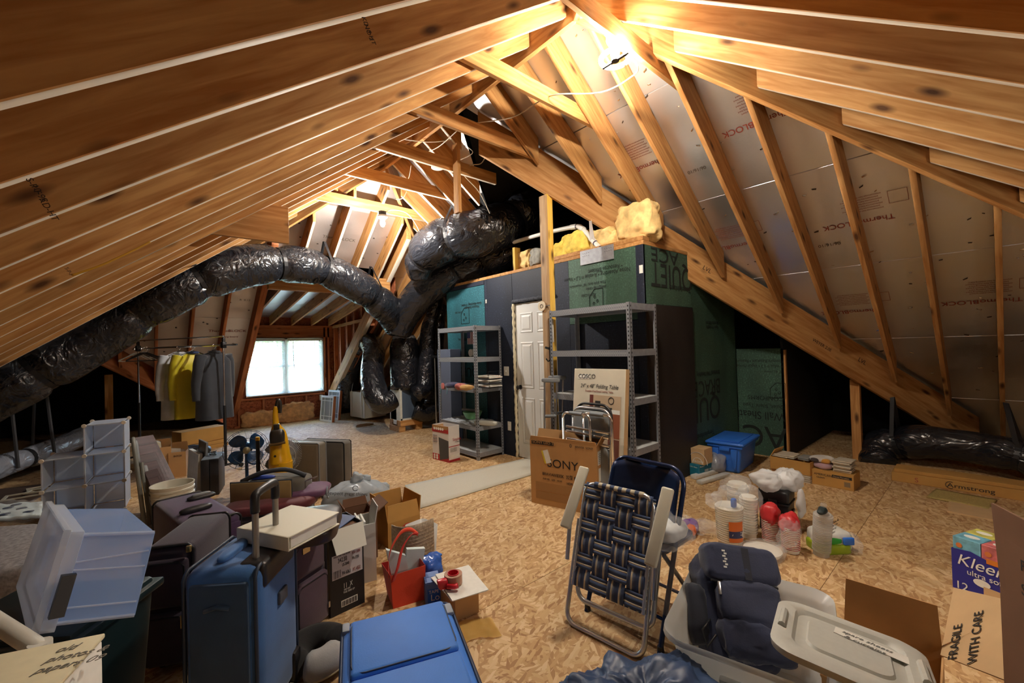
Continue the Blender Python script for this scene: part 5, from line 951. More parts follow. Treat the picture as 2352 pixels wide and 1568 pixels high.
def strip(vert, i):
    m = MB(); bands = ((-.47, -.27, 0), (-.27, -.17, 1), (-.17, .17, 0), (.17, .27, 1), (.27, .47, 0))
    for a, b, k in bands:
        m.k = k
        if vert:
            xc = x0 + pv * (i + .5); f = lambda u, v, a=a, b=b: V((xc + pv * (a + (b - a) * v), -.016 + .007 * math.sin(math.pi * ((1 - u) * (h - zb0) / ph + i)), zb0 + (h + .004 - zb0) * u))
        else:
            zc_ = zb0 + ph * (i + .5); f = lambda u, v, a=a, b=b: V((x0 - .012 + (x1 - x0 + .024) * u, -.016 - .007 * math.sin(math.pi * (u * nv_ + i + nh_ + 1)), zc_ + ph * .9 * (a + (b - a) * v)))
        m.grid(f, N_, 2)
    m.build('web_strip', [NW, CW], t, smooth=True, solid=.0015)
for i in range(nv_): strip(True, i)
for i in range(nh_): strip(False, i)
for i in range(12): MB().lathe([(.0155, 0), (.0155, pv * .26)], 10).build('web_wrap', CW if i % 2 else NW, t, mw=T(x0 + .055 + (x1 - x0 - .11) * i / 12, -.01, h) @ Matrix.Rotation(math.pi / 2, 4, 'Y'), smooth='a')
for (ax, ay, ad), (bx, by, bd) in (((1343, 1072, .10), (1297, 1212, -.03)), ((1535, 1120, -.2), (1493, 1300, -.31))):
    a, b = iv @ atd(ax, ay, dB + ad), iv @ atd(bx, by, dB + bd); f2 = frame(b, a - b, V((0, -1, .2))); L_ = (a - b).length
    MB().box((0, -.03, -.012), (L_, .03, .012)).build('armrest', plain('cream_plastic', srgb(214, 208, 188), .45), t, mw=f2, bevel=.010, seg=3)
    MB().tube([b + (a - b) * .3, b + (a - b) * .3 + V((.0, .03, -h * .35))], .011, 8).build('arm_tube', al, t, smooth='a')
# ================================================================ left half of the room
def at_floor(px, py): return onz(px, py)
# --- clothes rail with hangers and jackets
Rr = onz(519, 1082); Ll = atd(317, 800, 5.95); Ll.z = 0; zr1 = over(517, 792, Rr); zr2 = over(517, 772, Rr); e = (Rr - Ll); rl = e.length; M_ = T(*Ll) @ rot(yaw_of(Ll, Rr))
t = thing('clothes_rail', 'black and chrome rolling clothes rail with a double bar', 'clothes rail', mw=M_)
for x in (0, rl):
    MB().tube([(x, 0, .09), (x, 0, zr1 * .52)], .017, 10).build('lower_post', BLK, t, smooth='a'); MB().tube([(x, 0, zr1 * .5), (x, 0, zr1)], .012, 10).build('upper_post', CHROME, t, smooth='a'); MB().cb((x, 0, zr1), (.05, .05, .08)).cb((x, 0, zr1 + .05), (.035, .03, .09)).build('bar_clamp', BLK, t, bevel=.006)
    MB().tube([(x, -.22, .08), (x, .22, .08)], .014, 8).build('foot_bar', BLK, t, smooth='a')
    for y in (-.2, .2): MB().lathe([(.028, -.012), (.03, 0), (.028, .012)], 14).build('caster', BLK, t, mw=T(x, y, .032) @ Matrix.Rotation(math.pi / 2, 4, 'Y'), smooth='a')
MB().tube([(-.12, 0, zr1), (rl + .24, 0, zr1)], .0125, 10).build('hanging_bar', CHROME, t, smooth='a'); MB().tube([(0, 0, zr2), (rl, 0, zr2)], .0095, 10).build('top_bar', CHROME, t, smooth='a'); MB().tube([(0, 0, .12), (rl, 0, .12)], .012, 8).build('base_bar', BLK, t, smooth='a')
def hanger(x, mat, lb, tilt, grp):
    t = thing('coat_hanger', lb, 'hanger', mw=M_ @ T(x, 0, zr1) @ rot(math.pi / 2 + tilt), group=grp)
    MB().tube(arc((0, 0, -.012), .026, 200, -60, 8, (0, 2)) + [(0, 0, -.06)], .003, 6).build('hook', CHROME, t); MB().tube([(0, 0, -.06), (.20, 0, -.16), (.205, 0, -.175), (-.205, 0, -.175), (-.2, 0, -.16)], .006, 6, closed=True).build('hanger_frame', mat, t)
for i, x in enumerate((-.09, -.05, -.03, -.01)): hanger(x, WHITEP, ('first', 'second', 'third', 'fourth')[i] + ' white plastic coat hanger from the left end of the rail', .3 - .2 * i, 'white hangers on the rail')
for i, x in enumerate((.06, .10, .13, .17, .2)): hanger(x, BLK, ('first', 'second', 'third', 'fourth', 'fifth')[i] + ' black plastic coat hanger right of the left post of the rail', .25 - .15 * i, 'black hangers on the rail')
def garment(px, W_, L_, th, mat, name, label, col=None, sl=.55, sd=0, yw=0):
    x = None; best = 9
    for k in range(200):
        q = M_ @ V((rl * k / 199, 0, zr1)); d = q - EYE; u = 1176 + F_PX * d.dot(RT) / d.dot(FW)
        if abs(u - px) < best: best = abs(u - px); x = rl * k / 199
    t = thing(name, label, 'jacket', mw=M_ @ T(x, 0, zr1) @ rot(math.pi / 2 + yw))
    def f(u, v):
        a = 2 * math.pi * u; z = -.09 - L_ * v; sh = min(1, v / .14); ww = W_ / 2 * (.30 + .70 * math.sin(sh * math.pi / 2)) * (1 + .06 * v); tt = th / 2 * (.5 + .5 * sh) * (1 + .5 * v)
        fo = 1 + .14 * v * math.sin(a * 5 + sd) + .1 * nz(V((a * 1.5, v * 4, sd)))
        return V((math.copysign(abs(math.cos(a)) ** .7, math.cos(a)) * ww, math.sin(a) * tt * fo, z))
    MB().grid(f, 40, 22, cu=True).build('body', mat, t, smooth=True)
    for s in (-1, 1):
        ps = [V((s * W_ * .40, 0, -.13)), V((s * W_ * .50, s * .01, -.26)), V((s * W_ * .54, .015, -.26 - L_ * sl * .5)), V((s * W_ * .52, .02, -.22 - L_ * sl))]
        MB().tube(spline(ps, 6), [.07 - .0013 * i for i in range(19)], 12, rf=lambda i, j, a: 1 + .1 * nz(V((a, i * .4, sd + s)))).build('sleeve', mat, t, smooth=True)
    MB().tube(arc((0, 0, -.085), .055, 0, 360, 14), .018, 6).build('collar', col or mat, t, smooth=True)
    MB().tube([(-.15, 0, -.12), (0, 0, -.055), (.15, 0, -.12)], .008, 6).tube(arc((0, 0, -.012), .024, 200, -60, 8, (0, 2)) + [(0, 0, -.055)], .003, 6).build('hanger', CHROME, t)
    return t
garment(410, .40, .86, .14, fabric('grey_shirt_cloth', srgb(200, 202, 206)), 'jacket', 'pale grey jacket hanging first from the left on the rail', sd=1)
YEL = fabric('yellow_rain_cloth', srgb(206, 190, 30), .5, nzv=.08)
garment(442, .40, .84, .13, YEL, 'jacket', 'bright yellow rain jacket with a navy collar on the rail', fabric('navy_collar', srgb(40, 54, 90)), sd=4, yw=-.15)
garment(492, .42, .84, .19, fabric('charcoal_cloth', srgb(44, 48, 56)), 'jacket', 'charcoal grey jacket hanging furthest right on the rail', sd=7, yw=.1)
p = atd(432, 990, 5.9); tag(MB().blob((0, 0, .1), (.5, .3, .2), .7, .03, 9, 3).build('dark_bag', plain('black_bag_cloth', srgb(28, 26, 26), .6), None, mw=T(p.x, p.y, 0), smooth=True), 'dark slumped bag on the floor behind the hanging jackets', 'bag')
# --- white modular cubes
M_, w2, h_ = foot((97, 1203), (287, 1168), 1050); cw = w2 / 2; ch = over(197, 1047, M_ @ V((cw, 0, 0))) / 2; dp = .34
FROST = clear('frosted_plastic', (.80, .87, .98, 1), .78, .35, .45); FRAMEP = plain('cube_frame_plastic', srgb(196, 204, 218), .4)
t = thing('cube_shelf', 'stepped white translucent plastic cube shelf of five cells', 'shelf', mw=M_)
def cpanel(a, b, ax):
    o = MB().box(a, b).build('frosted_panel', FROST, t); m = MB(); e = .012; a, b = list(a), list(b); i, j = [k for k in range(3) if k != ax]
    for k, l in ((i, j), (j, i)):
        for s in (0, 1):
            p, q = a[:], b[:]; p[ax] -= .003; q[ax] += .003
            if s: p[k] = b[k] - e
            else: q[k] = a[k] + e
            m.box(p, q)
    m.build('panel_frame', FRAMEP, o)
cells = [(0, 0), (0, 1), (1, 0), (1, 1), (1, 2)]
seen = set()
for c, r in cells:
    x, z = c * cw, r * ch
    for key, a, b, ax in ((('v', c, r), (x - .002, 0, z + .012), (x + .002, dp, z + ch - .012), 0), (('v', c + 1, r), (x + cw - .002, 0, z + .012), (x + cw + .002, dp, z + ch - .012), 0), (('h', c, r), (x + .012, 0, z - .002), (x + cw - .012, dp, z + .002), 2), (('h', c, r + 1), (x + .012, 0, z + ch - .002), (x + cw - .012, dp, z + ch + .002), 2), (('b', c, r), (x + .012, dp - .002, z + .012), (x + cw - .012, dp + .002, z + ch - .012), 1)):
        if key not in seen: seen.add(key); cpanel(a, b, ax)
for c in range(3):
    for r in range(4):
        if r == 3 and c == 0: continue
        for y in (-.008, dp + .008): MB().lathe([(.016, -.006), (.019, 0), (.016, .006)], 14).build('round_connector', plain('cream_connector', srgb(206, 196, 180), .5), t, mw=T(c * cw, y, r * ch) @ Matrix.Rotation(math.pi / 2, 4, 'X'), smooth='a')
# --- grey folding chairs standing between the cubes and the bucket
GC = plain('taupe_grey_enamel', srgb(124, 126, 120), .4)
def slimchair(px0, px1, yb, yt, lb, dl=0):
    a, b = onz(px0, yb), onz(px1, yb - 6); d = (a - EYE).dot(FW); tp = atd(px0 - 28, yt, d + .12); up = tp - a; h = up.length; fm = framez(a, V((-.02, 1, 0)), up); w = .42
    t = thing('folding_chair', lb, 'chair', mw=fm); r = .09
    MB().tube([(0, 0, 0), (0, 0, h - r)] + arc((r, 0, h - r), r, 180, 90, 6, (0, 2)) + arc((w - r, 0, h - r), r, 90, 0, 6, (0, 2)) + [(w, 0, h - r), (w, 0, 0)], .016, 10).build('frame', GC, t, smooth=True)
    MB().tube([(.03, -.035, .02), (.03, -.035, h * .7), (w - .03, -.035, h * .7), (w - .03, -.035, .02)], .014, 8).build('rear_leg', GC, t, smooth='a')
    MB().blob((w / 2, -.01, h - .13), (w - .02, .04, .22), .35).build('backrest', PADG, t, smooth=True); MB().blob((w / 2, -.05, h * .42), (w - .06, .05, .42), .35).build('seat', PADG, t, smooth=True)
slimchair(333, 360, 1214, 1004, 'grey folded chair leaning beside the cube shelf, left of the pair'); slimchair(356, 380, 1208, 1060, 'grey folded chair beside the bucket, right of the pair')
# --- white bucket with dark boards standing in it
p = onz(398, 1205); zt = over(398, 1110, p); t = thing('bucket', 'white plastic bucket holding a bundle of dark boards', 'bucket', (p.x, p.y, 0))
MB().lathe([(.01, .004), (.125, .0), (.128, .01), (.146, zt * .72), (.152, zt * .72), (.152, zt * .76), (.147, zt * .77), (.149, zt * .86), (.155, zt * .86), (.155, zt * .90), (.15, zt * .91), (.157, zt), (.147, zt), (.118, .012)], 30).build('bucket_body', plain('white_bucket_plastic', srgb(216, 212, 196), .45, nz_=.05, sc=9), t, smooth='a')
MB().tube([(-.155 * math.cos(a), -.155 * math.sin(a) - .03 * math.sin(a), zt * .80 - .16 * math.sin(a)) for a in [math.pi * i / 14 for i in range(15)]], .003, 6).build('wire_handle', STEEL, t)
bt = V((p.x + .06, p.y - .02, .03)); sideu = V((RT.x, RT.y, 0)).normalized(); fwu = V((FW.x, FW.y, 0)).normalized()
for i in range(6):
    tp = atd(325 + i * 3.5, 1003 + i * 17, (p - EYE).dot(FW) + .30 - .05 * i); b = bt - sideu * (.02 * i) - fwu * (.005 * i) + V((0, 0, .002)); up = tp - b; L_ = up.length; f2 = framez(b, fwu + sideu * .45, up)
    tag(MB().box((-.09 + .012 * i, -.008, 0), (.09 - .008 * i, .008, L_ * (1 - .02 * i))).build('dark_board', DARKWOOD, None, mw=f2, bevel=.003, seg=1), ('topmost and longest', 'second', 'third', 'fourth', 'fifth', 'lowest and shortest')[i] + ' dark brown board in the bundle slanting out of the white bucket', 'board', 'boards in the bucket')
# --- cartons behind the bucket
M_, w, h = foot((392, 1098), (420, 1094), 1040); t = open_box(M_ @ T(-.02, .0, 0), .17, .2, h, CARD, 'cardboard_box', 'small open brown carton of papers behind the bucket, right of two', [('b', 8, .09)]); text('BOOK', .03, INK, t, (.05, -.002, h * .82), FX, FZ)
MB().hexa([(.03, .03, .05), (.12, .03, .05), (.12, .05, .05), (.03, .05, .05), (.0, .05, h + .05), (.11, .05, h + .03), (.11, .07, h + .03), (.0, .07, h + .05)]).build('papers', PAPER, t); MB().blob((.08, .12, h * .9), (.12, .1, .1), .8, .02, 16, 4).build('crumpled_film', CLEARB, t, smooth=True)
M_, w, h = foot((352, 1104), (388, 1098), 1030); t = open_box(M_, .17, .2, h, CARD, 'cardboard_box', 'small open brown carton of papers behind the bucket, left of two', [('b', 4, .07)]); MB().hexa([(.05, .04, .05), (.10, .04, .05), (.10, .16, .05), (.05, .16, .05), (.03, .04, h + .07), (.07, .04, h + .05), (.07, .16, h + .05), (.03, .16, h + .07)]).build('book', plain('cream_book', srgb(216, 206, 180), .7), t)
M_, w, h = foot((420, 1044), (523, 1022), 994); t = shut_box(M_ @ T(0, .03, h * .36), w, .26, h * .64, CARD_Y, 'long_carton', 'long yellowish brown carton lying under the hanging jackets', tape=False)
for i in range(2): tag(MB().box((.01 * i, 0, 0), (w - .02 * i, .3, h * .17)).build('flat_carton', CARD_Y, None, mw=M_ @ T(.01, 0, h * .178 * i), bevel=.003, seg=1), 'flattened carton under the long yellowish carton, ' + ('lower', 'upper')[i] + ' of two', 'carton')
# --- black case, framed board, dark panel
M_, w, d, h = box3((461, 1142), (450, 1124), (501, 1136), 1058); t = thing('black_case', 'upright black equipment case with a cable coiled on top', 'case', mw=M_)
w = max(w, .16); MB().box((0, 0, 0), (w * .48, d, h)).build('case_half', plain('black_leatherette', srgb(34, 34, 40), .5, nz_=.15, sc=60), t, bevel=.008); MB().box((w * .49, 0, 0), (w, d, h)).build('case_half', plain('black_leatherette', srgb(34, 34, 40), .5, nz_=.15, sc=60), t, bevel=.008); MB().box((.006, .006, h), (w - .006, d - .006, h + .004)).build('grey_top', plain('grey_case_top', srgb(110, 120, 130), .5), t)
tag(MB().tube([(.03 * math.cos(a * 1.0) + .004 * (a % 2), .05 * math.sin(a) + .01 * math.sin(a * .37), .006 + .0022 * a) for a in [i * .4 for i in range(48)]], .004, 6).build('looped_cable', BLK, None, mw=M_ @ T(w * .5, d * .5, h + .004)), 'black cable coiled on top of the upright black case', 'cable')
for (ax, ay, bx, by, ty, mt, lb, th) in ((430, 1112, 452, 1128, 1034, plain('white_canvas', srgb(190, 194, 200), .7, nz_=.12, sc=14), 'white framed canvas leaning against the black case', .03), (452, 1118, 468, 1130, 1012, BLK, 'thin black screen standing behind the black case', .012)):
    a, b = onz(ax, ay), onz(bx, by); h = over(ax, ty, a); f = T(*a) @ rot(yaw_of(a, b)) @ Matrix.Rotation(-.06, 4, 'X'); L_ = (b - a).length
    t = thing('framed_canvas' if th > .02 else 'black_screen', lb, 'picture' if th > .02 else 'screen', mw=f); MB().box((0, 0, 0), (L_, th, h)).build('panel_face', mt, t, bevel=.002, seg=1)
    MB().box((L_, -.003, 0), (L_ + .012, th + .003, h)).box((-.012, -.003, 0), (0, th + .003, h)).box((-.012, -.003, h), (L_ + .012, th + .003, h + .012)).build('frame_edge', PAPER if th > .02 else GREYP, t)
# --- desk fans
def fan(px, py, d, R, lb, mb, mc, yawo, blades=4, ribs=22, base=True, inward=0):
    c = atd(px, py, d); t = thing('desk_fan', lb, 'fan', mw=T(*c) @ rot(face_yaw(px) + yawo)); fz = -.0
    for k in range(blades):
        a0 = 2 * math.pi * k / blades + .5
        m = MB(); m.grid(lambda u, v: V(((.03 + (R * .86 - .03) * u) * math.cos(a0 + (v - .5) * (.55 + .75 * math.sin(math.pi * min(1, u * .9 + .05))) + u * .25), (v - .5) * .09 * (.4 + u * .5) + .0, (.03 + (R * .86 - .03) * u) * math.sin(a0 + (v - .5) * (.55 + .75 * math.sin(math.pi * min(1, u * .9 + .05))) + u * .25))), 12, 9); m.build('blade', mb, t, solid=.002, smooth=True)
    MB().lathe([(.008, -.03), (.03, -.02), (.036, 0), (.03, .02)], 20).build('hub', plain('hub_brass', srgb(150, 140, 110), .35, .6), t, mw=T(0, -.045, 0) @ Matrix.Rotation(-math.pi / 2, 4, 'X'), smooth='a')
    MB().lathe([(.05, 0), (.06, .03), (.055, .11), (.02, .13)], 20).build('motor', mb, t, mw=T(0, .04, 0) @ Matrix.Rotation(-math.pi / 2, 4, 'X'), smooth='a')
    m = MB()
    for k in range(ribs):
        a = 2 * math.pi * k / ribs; m.tube([(.04 * math.cos(a), -.075, .04 * math.sin(a)), (R * .6 * math.cos(a + .1), -.07, R * .6 * math.sin(a + .1)), (R * .96 * math.cos(a + .2), -.03, R * .96 * math.sin(a + .2)), (R * math.cos(a + .2), .0, R * math.sin(a + .2)), (R * .9 * math.cos(a + .2), .05, R * .9 * math.sin(a + .2))], .0016, 4)
    for q, y in ((1, 0), (.62, -.07), (.9, .05)): m.tube(arc((0, y, 0), R * q, 0, 360, 36, (0, 2)), .0024, 5)
    m.build('wire_guard', mc, t)
    if base: MB().tube([(0, .07, -.06), (0, .08, -c.z + .03)], .016, 10).lathe([(.1, -c.z), (.09, -c.z + .02), (.02, -c.z + .04)], 24).build('stand', mb, t, smooth='a')
    return t
fan(566, 1032, 4.35, .205, 'old desk fan with dark blue blades in a thin wire cage', plain('dark_blue_enamel', srgb(20, 62, 104), .35), plain('dark_wire', srgb(40, 44, 54), .5), .0, inward=0)
fan(647, 1046, 4.15, .185, 'grey desk fan with a dense wire guard behind the yellow vacuum', plain('grey_blades', srgb(96, 104, 116), .5), plain('grey_wire', srgb(180, 180, 176), .4), .1, 4, 64)
# --- yellow upright vacuum
c = atd(645, 1060, 3.95); zb_ = c.z; t = thing('vacuum_cleaner', 'yellow upright vacuum cleaner with a black grip behind the bags', 'vacuum', (c.x, c.y, 0), face_yaw(645)); YV = plain('yellow_vacuum_plastic', srgb(212, 160, 16), .28); zz = lambda py: atd(645, py, 3.95).z; xx = lambda px: (px - 645) / F_PX * 3.95
DKV = plain('dark_smoked_plastic', srgb(44, 40, 34), .3)
MB().tube(spline([(xx(644), .0, zz(1062)), (xx(643), 0, zz(1030)), (xx(641), 0, zz(1000)), (xx(637), 0, zz(975)), (xx(636), 0, zz(950)), (xx(638), 0, zz(932))], 5), [.115, .112, .11, .10, .098, .095, .092, .09, .088, .085, .082, .078, .07, .06, .048, .036, .032, .03, .029, .028, .027, .027, .026, .025, .024, .022], 20, rf=lambda i, j, a: 1 - .22 * abs(math.sin(a))).build('yellow_body', YV, t, smooth=True)
MB().tube(spline([(xx(638), 0, zz(940)), (xx(640), 0, zz(926)), (xx(643), -.0, zz(919)), (xx(646), 0, zz(928)), (xx(645), 0, zz(948))], 5), .017, 12).build('grip', DKV, t, smooth=True)
MB().blob((xx(639), -.075, zz(1000)), (.125, .09, .15), .6).build('dust_cup', DKV, t, smooth=True); MB().cb((xx(638), -.06, zz(978)), (.05, .06, .06)).build('latch_block', DKV, t, bevel=.008); MB().tube([(xx(622), -.11, zz(1014)), (xx(655), -.11, zz(1012))], .012, 10).build('ribbed_bar', plain('bronze_trim', srgb(96, 74, 36), .4), t); MB().lathe([(.01, 0), (.011, .004)], 14).build('black_badge', BLK, t, mw=T(xx(634), -.112, zz(1040)) @ Matrix.Rotation(math.pi / 2, 4, 'X'))
MB().box((-.16, -.2, .0), (.16, .14, .13)).build('floor_head', DKV, t, bevel=.03, seg=3); MB().tube([(0, 0, .1), (0, 0, zz(1062) + .01)], .1, 18).build('lower_body', YV, t, smooth='a')
a = atd(593, 1070, 4.05); b = atd(592, 1004, 4.05); t = thing('vacuum_wand', 'black tube with a yellow tip standing left of the yellow vacuum', 'tube', (a.x, a.y, 0)); MB().tube([(0, 0, 0), (0, 0, b.z - .03)], .018, 12).build('tube', BLK, t, smooth='a'); MB().lathe([(.019, b.z - .03), (.019, b.z), (.012, b.z + .004)], 12).build('yellow_tip', YV, t, smooth='a')
# --- suitcases
def suitcase(mw, w, d, h, mat, name, label, trim=BLK, r=.05, cat='suitcase'):
    t = thing(name, label, cat, mw=mw); MB().box((0, 0, .03), (w, d, h)).build('shell', mat, t, bevel=r, seg=4)
    for y in (.012, d - .012):
        pts = [(x, y, z) for x, z in [(r, .035), (w - r, .035)] + [(w - r + r * math.sin(a), .03 + r - r * math.cos(a)) for a in (.4, .8, 1.2)] + [(w - .004, .03 + r), (w - .004, h - r)] + [(w - r + r * math.cos(a), h - r + r * math.sin(a)) for a in (.4, .8, 1.2)] + [(w - r, h - .004), (r, h - .004)] + [(r - r * math.sin(a), h - r + r * math.cos(a)) for a in (.4, .8, 1.2)] + [(.004, h - r), (.004, .03 + r)] + [(r - r * math.cos(a), .03 + r - r * math.sin(a)) for a in (.4, .8, 1.2)]]
        MB().tube(pts, .007, 6, closed=True).build('piping', trim, t, smooth=True)
    for x in (.06, w - .06):
        for y in (.05, d - .05): MB().lathe([(.02, -.014), (.026, 0), (.02, .014)], 12).build('wheel', BLK, t, mw=T(x, y, .026) @ Matrix.Rotation(math.pi / 2, 4, 'X'), smooth='a')
    return t
def soft_panel(t, w, h, x0, z0, x1, z1, mat, y=0, th=.02, zip_=True, nm='pocket'):
    MB().box((w * x0, y - th, h * z0), (w * x1, y + .02, h * z1)).build(nm, mat, t, bevel=.018, seg=3)
    if zip_: e = .012; MB().tube([(w * x0 + e, y - th * .9, h * z0 + .02), (w * x0 + e, y - th * .9, h * z1 - e - .02), (w * x0 + e + .02, y - th * .9, h * z1 - e), (w * x1 - e - .02, y - th * .9, h * z1 - e), (w * x1 - e, y - th * .9, h * z1 - e - .02), (w * x1 - e, y - th * .9, h * z0 + .02)], .004, 5).build('zip', BLK, t)
def box3z(c, l, r, zt):
    a, p, q = onz(*c, zt), onz(*l, zt), onz(*r, zt); return T(a.x, a.y, 0) @ rot(yaw_of(a, q)), (q - a).length, (p - a).length
TAU = plain('taupe_hard_shell', srgb(118, 110, 98), .5, nz_=.06); TAUD = fabric('taupe_cloth', srgb(96, 90, 82))
M_, w, h = foot((632, 1142), (734, 1148), 1016); suitcase(M_, w, .13, h, TAU, 'hard_suitcase', 'taupe hard suitcase standing behind the tan bag, left of the pair', GREYP, .03)
M_, w, h = foot((660, 1136), (768, 1144), 1020); suitcase(M_ @ T(0, .16, 0), w, .14, h, TAUD, 'soft_suitcase', 'greyish taupe soft suitcase standing beside the hard one', BLK, .03)
# blue suitcase with its handle pulled out
BLU = fabric('blue_suitcase_cloth', srgb(48, 98, 158), .7); BLUD = fabric('blue_suitcase_cloth_dark', srgb(34, 62, 92), .75)
zt = .66; M_, w, d = box3z((592, 1306), (405, 1322), (684, 1216), zt); t = suitcase(M_, w, d, zt, BLU, 'suitcase', 'upright blue suitcase with its trolley handle pulled out', plain('dark_blue_piping', srgb(40, 52, 70), .5), .05)
MB().box((-.012, .035, .06), (.02, d - .035, zt - .045)).build('side_panel', BLUD, t, bevel=.012); MB().tube([(-.014, d * .35, zt * .80), (-.018, d * .5, zt * .815), (-.014, d * .66, zt * .79)], .008, 8).build('side_grip', BLUD, t, smooth=True)
hz_ = over(604, 1150, M_ @ V((w * .3, .06, 0))) ; hx0, hx1 = w * .25, w * .72
for x in (hx0, hx1): MB().tube([(x, .05, zt - .02), (x, .05, hz_)], .012, 10).build('handle_tube', plain('grey_alloy', srgb(150, 146, 140), .4, .6), t, smooth='a')
MB().tube(spline([(hx0, .05, hz_ - .04), (hx0, .05, hz_ + .01), (hx0 + .02, .05, hz_ + .03), (hx1 - .02, .05, hz_ + .03), (hx1, .05, hz_ + .01), (hx1, .05, hz_ - .04)], 4), .017, 10).build('handle_grip', BLK, t, smooth=True)
MB().box((hx0 - .05, -.008, zt - .10), (hx1 + .05, .10, zt + .004)).build('handle_bezel', BLK, t, bevel=.02, seg=3); MB().box((w * .42, -.012, zt * .66), (w * .62, .004, zt * .74)).build('name_tag_holder', plain('grey_tag', srgb(70, 76, 86), .5), t, bevel=.006); MB().blob((w * .45, d * .6, zt + .012), (w * .6, .05, .035), .7).build('top_grip', BLU, t, smooth=True)
for x in (.02, w - .08): MB().box((x, -.014, .02), (x + .06, .06, .16)).build('corner_guard', BLK, t, bevel=.012)
# purple suitcase behind it
PUR = fabric('purple_suitcase_cloth', srgb(66, 40, 78), .75); PURD = fabric('dark_plum_cloth', srgb(42, 30, 48), .8)
zt = .50; M_, w, d = box3z((425, 1212), (356, 1150), (556, 1174), zt); t = suitcase(M_, w, d, zt, PUR, 'suitcase', 'plum purple suitcase with two top grips behind the blue one', BLK, .045)
MB().blob((w * .42, d * .35, zt + .014), (.17, .05, .04), .7).build('top_grip', BLK, t, smooth=True); MB().blob((w * .78, d * .72, zt + .008), (.16, .07, .03), .6).build('handle_bezel', BLK, t, smooth=True); MB().blob((w * .78, d * .72, zt + .022), (.11, .03, .03), .7).build('trolley_grip', GREYP, t, smooth=True); MB().box((.01, -.006, .05), (w - .01, .006, zt - .05)).build('front_panel', PUR, t, bevel=.004)
# dark plum suitcase left of the blue one
zt = .58; q = onz(322, 1262, zt); w, d = .21, .42; M_ = T(q.x, q.y, 0) @ rot(-YAW + .22); t = suitcase(M_, w, d, zt, PURD, 'suitcase', 'dark plum suitcase with front pockets left of the blue suitcase', BLK, .04)
soft_panel(t, w, zt, .08, .52, .92, .90, PURD); soft_panel(t, w, zt, .08, .08, .92, .48, PURD, th=.03); MB().cb((w * .85, -.035, zt * .42), (.012, .008, .06)).cb((w * .95, -.01, zt * .97), (.02, .012, .03)).build('zip_pull', plain('brass', (.6, .48, .25, 1), .35, 1.), t, bevel=.003)
# purple suitcase to the right, with a leather bag and a binder on top
M_, w, h = foot((664, 1503), (757, 1425), 1226); t = suitcase(M_, w, .30, h, PURD, 'suitcase', 'dark plum suitcase with pockets right of the blue suitcase', BLK, .04)
PURP = fabric('plum_pocket_cloth', srgb(72, 50, 66), .75)
soft_panel(t, w, h, .1, .56, .88, .86, PURP, th=.018); soft_panel(t, w, h, .1, .08, .9, .52, PURP, th=.03); MB().box((w * .28, -.024, h * .77), (w * .45, -.018, h * .82)).build('brass_badge', plain('brass', (.6, .48, .25, 1), .35, 1.), t); MB().cb((w * .86, -.035, h * .2), (.01, .006, .03)).build('zip_pull', STEEL, t)
p = onz(684, 1206, h + .05); yb_ = -YAW + .28
t = thing('leather_bag', 'flat dark brown leather bag lying on the right plum suitcase', 'bag', (p.x, p.y, h + .003), yb_); MB().blob((0, 0, .04), (.38, .38, .08), .4, .008, 8, 3, 40, 20).build('bag_body', plain('dark_leather', srgb(52, 38, 36), .4, nz_=.15, sc=20), t, smooth=True); MB().tube([(.175 * math.cos(a) * 1.02, .175 * math.sin(a) * 1.02, .04) for a in [2 * math.pi * i / 30 for i in range(30)]], .006, 5, closed=True).build('zip', plain('brown_zip', srgb(84, 62, 40), .5), t)
z1 = h + .086; P_ = [onz(664, 1232, z1 + .06), onz(748, 1190, z1 + .06), onz(713, 1141, z1 + .06)]; e1 = P_[1] - P_[0]; yw = yaw_of(P_[0], P_[1]); w = .27; d = .30
t = thing('ring_binder', 'thick white ring binder lying on the dark leather bag', 'binder', mw=T(P_[0].x, P_[0].y, z1) @ rot(yw)); BCV = plain('cream_binder_cover', srgb(224, 218, 198), .45)
MB().box((0, 0, .052), (w, d, .058)).build('front_cover', BCV, t, bevel=.002, seg=1); MB().box((0, 0, 0), (w, d, .006)).build('back_cover', BCV, t, bevel=.002, seg=1); MB().box((-.004, 0, 0), (.002, d, .058)).build('spine', BCV, t, bevel=.002, seg=1); MB().box((.012, .006, .008), (w - .012, d - .006, .05)).build('paper_block', PAPER, t)
# dark trunk with the maroon garment bag and the tan shoulder bag
M_, w, h = foot((520, 1290), (700, 1262), 1206); MB0 = suitcase(M_, w, .5, h, PURD, 'footlocker', 'dark low trunk under the maroon garment bag', BLK, .03, 'trunk')
c = M_ @ V((w * .52, .24, h)); MAR = fabric('maroon_nylon', srgb(92, 30, 38), .6); t = thing('garment_bag', 'maroon folded garment bag lying over the dark trunk', 'bag', (c.x, c.y, h + .002), yaw_of(onz(520, 1290), onz(700, 1262)))
MB().blob((.0, 0, .06), (.62, .46, .10), .55, .02, 7, 5, 44, 24).build('bag_body', MAR, t, smooth=True); MB().blob((.16, .02, .10), (.46, .30, .08), .6, .02, 8, 11, 40, 20).build('purple_flap', fabric('purple_nylon', srgb(92, 52, 84), .6), t, smooth=True)
for x in (.34, .38): MB().tube(arc((x, -.03, .07), .05, -60, 180, 10, (1, 2)), .008, 6).build('grey_loop', GREYP, t)
p = c + V((-.04, .0, .13)); t = thing('shoulder_bag', 'tan and grey shoulder bag lying on the maroon garment bag', 'bag', (p.x, p.y, h + .095), -YAW + .1); TANB = fabric('tan_canvas', srgb(150, 124, 76)); 
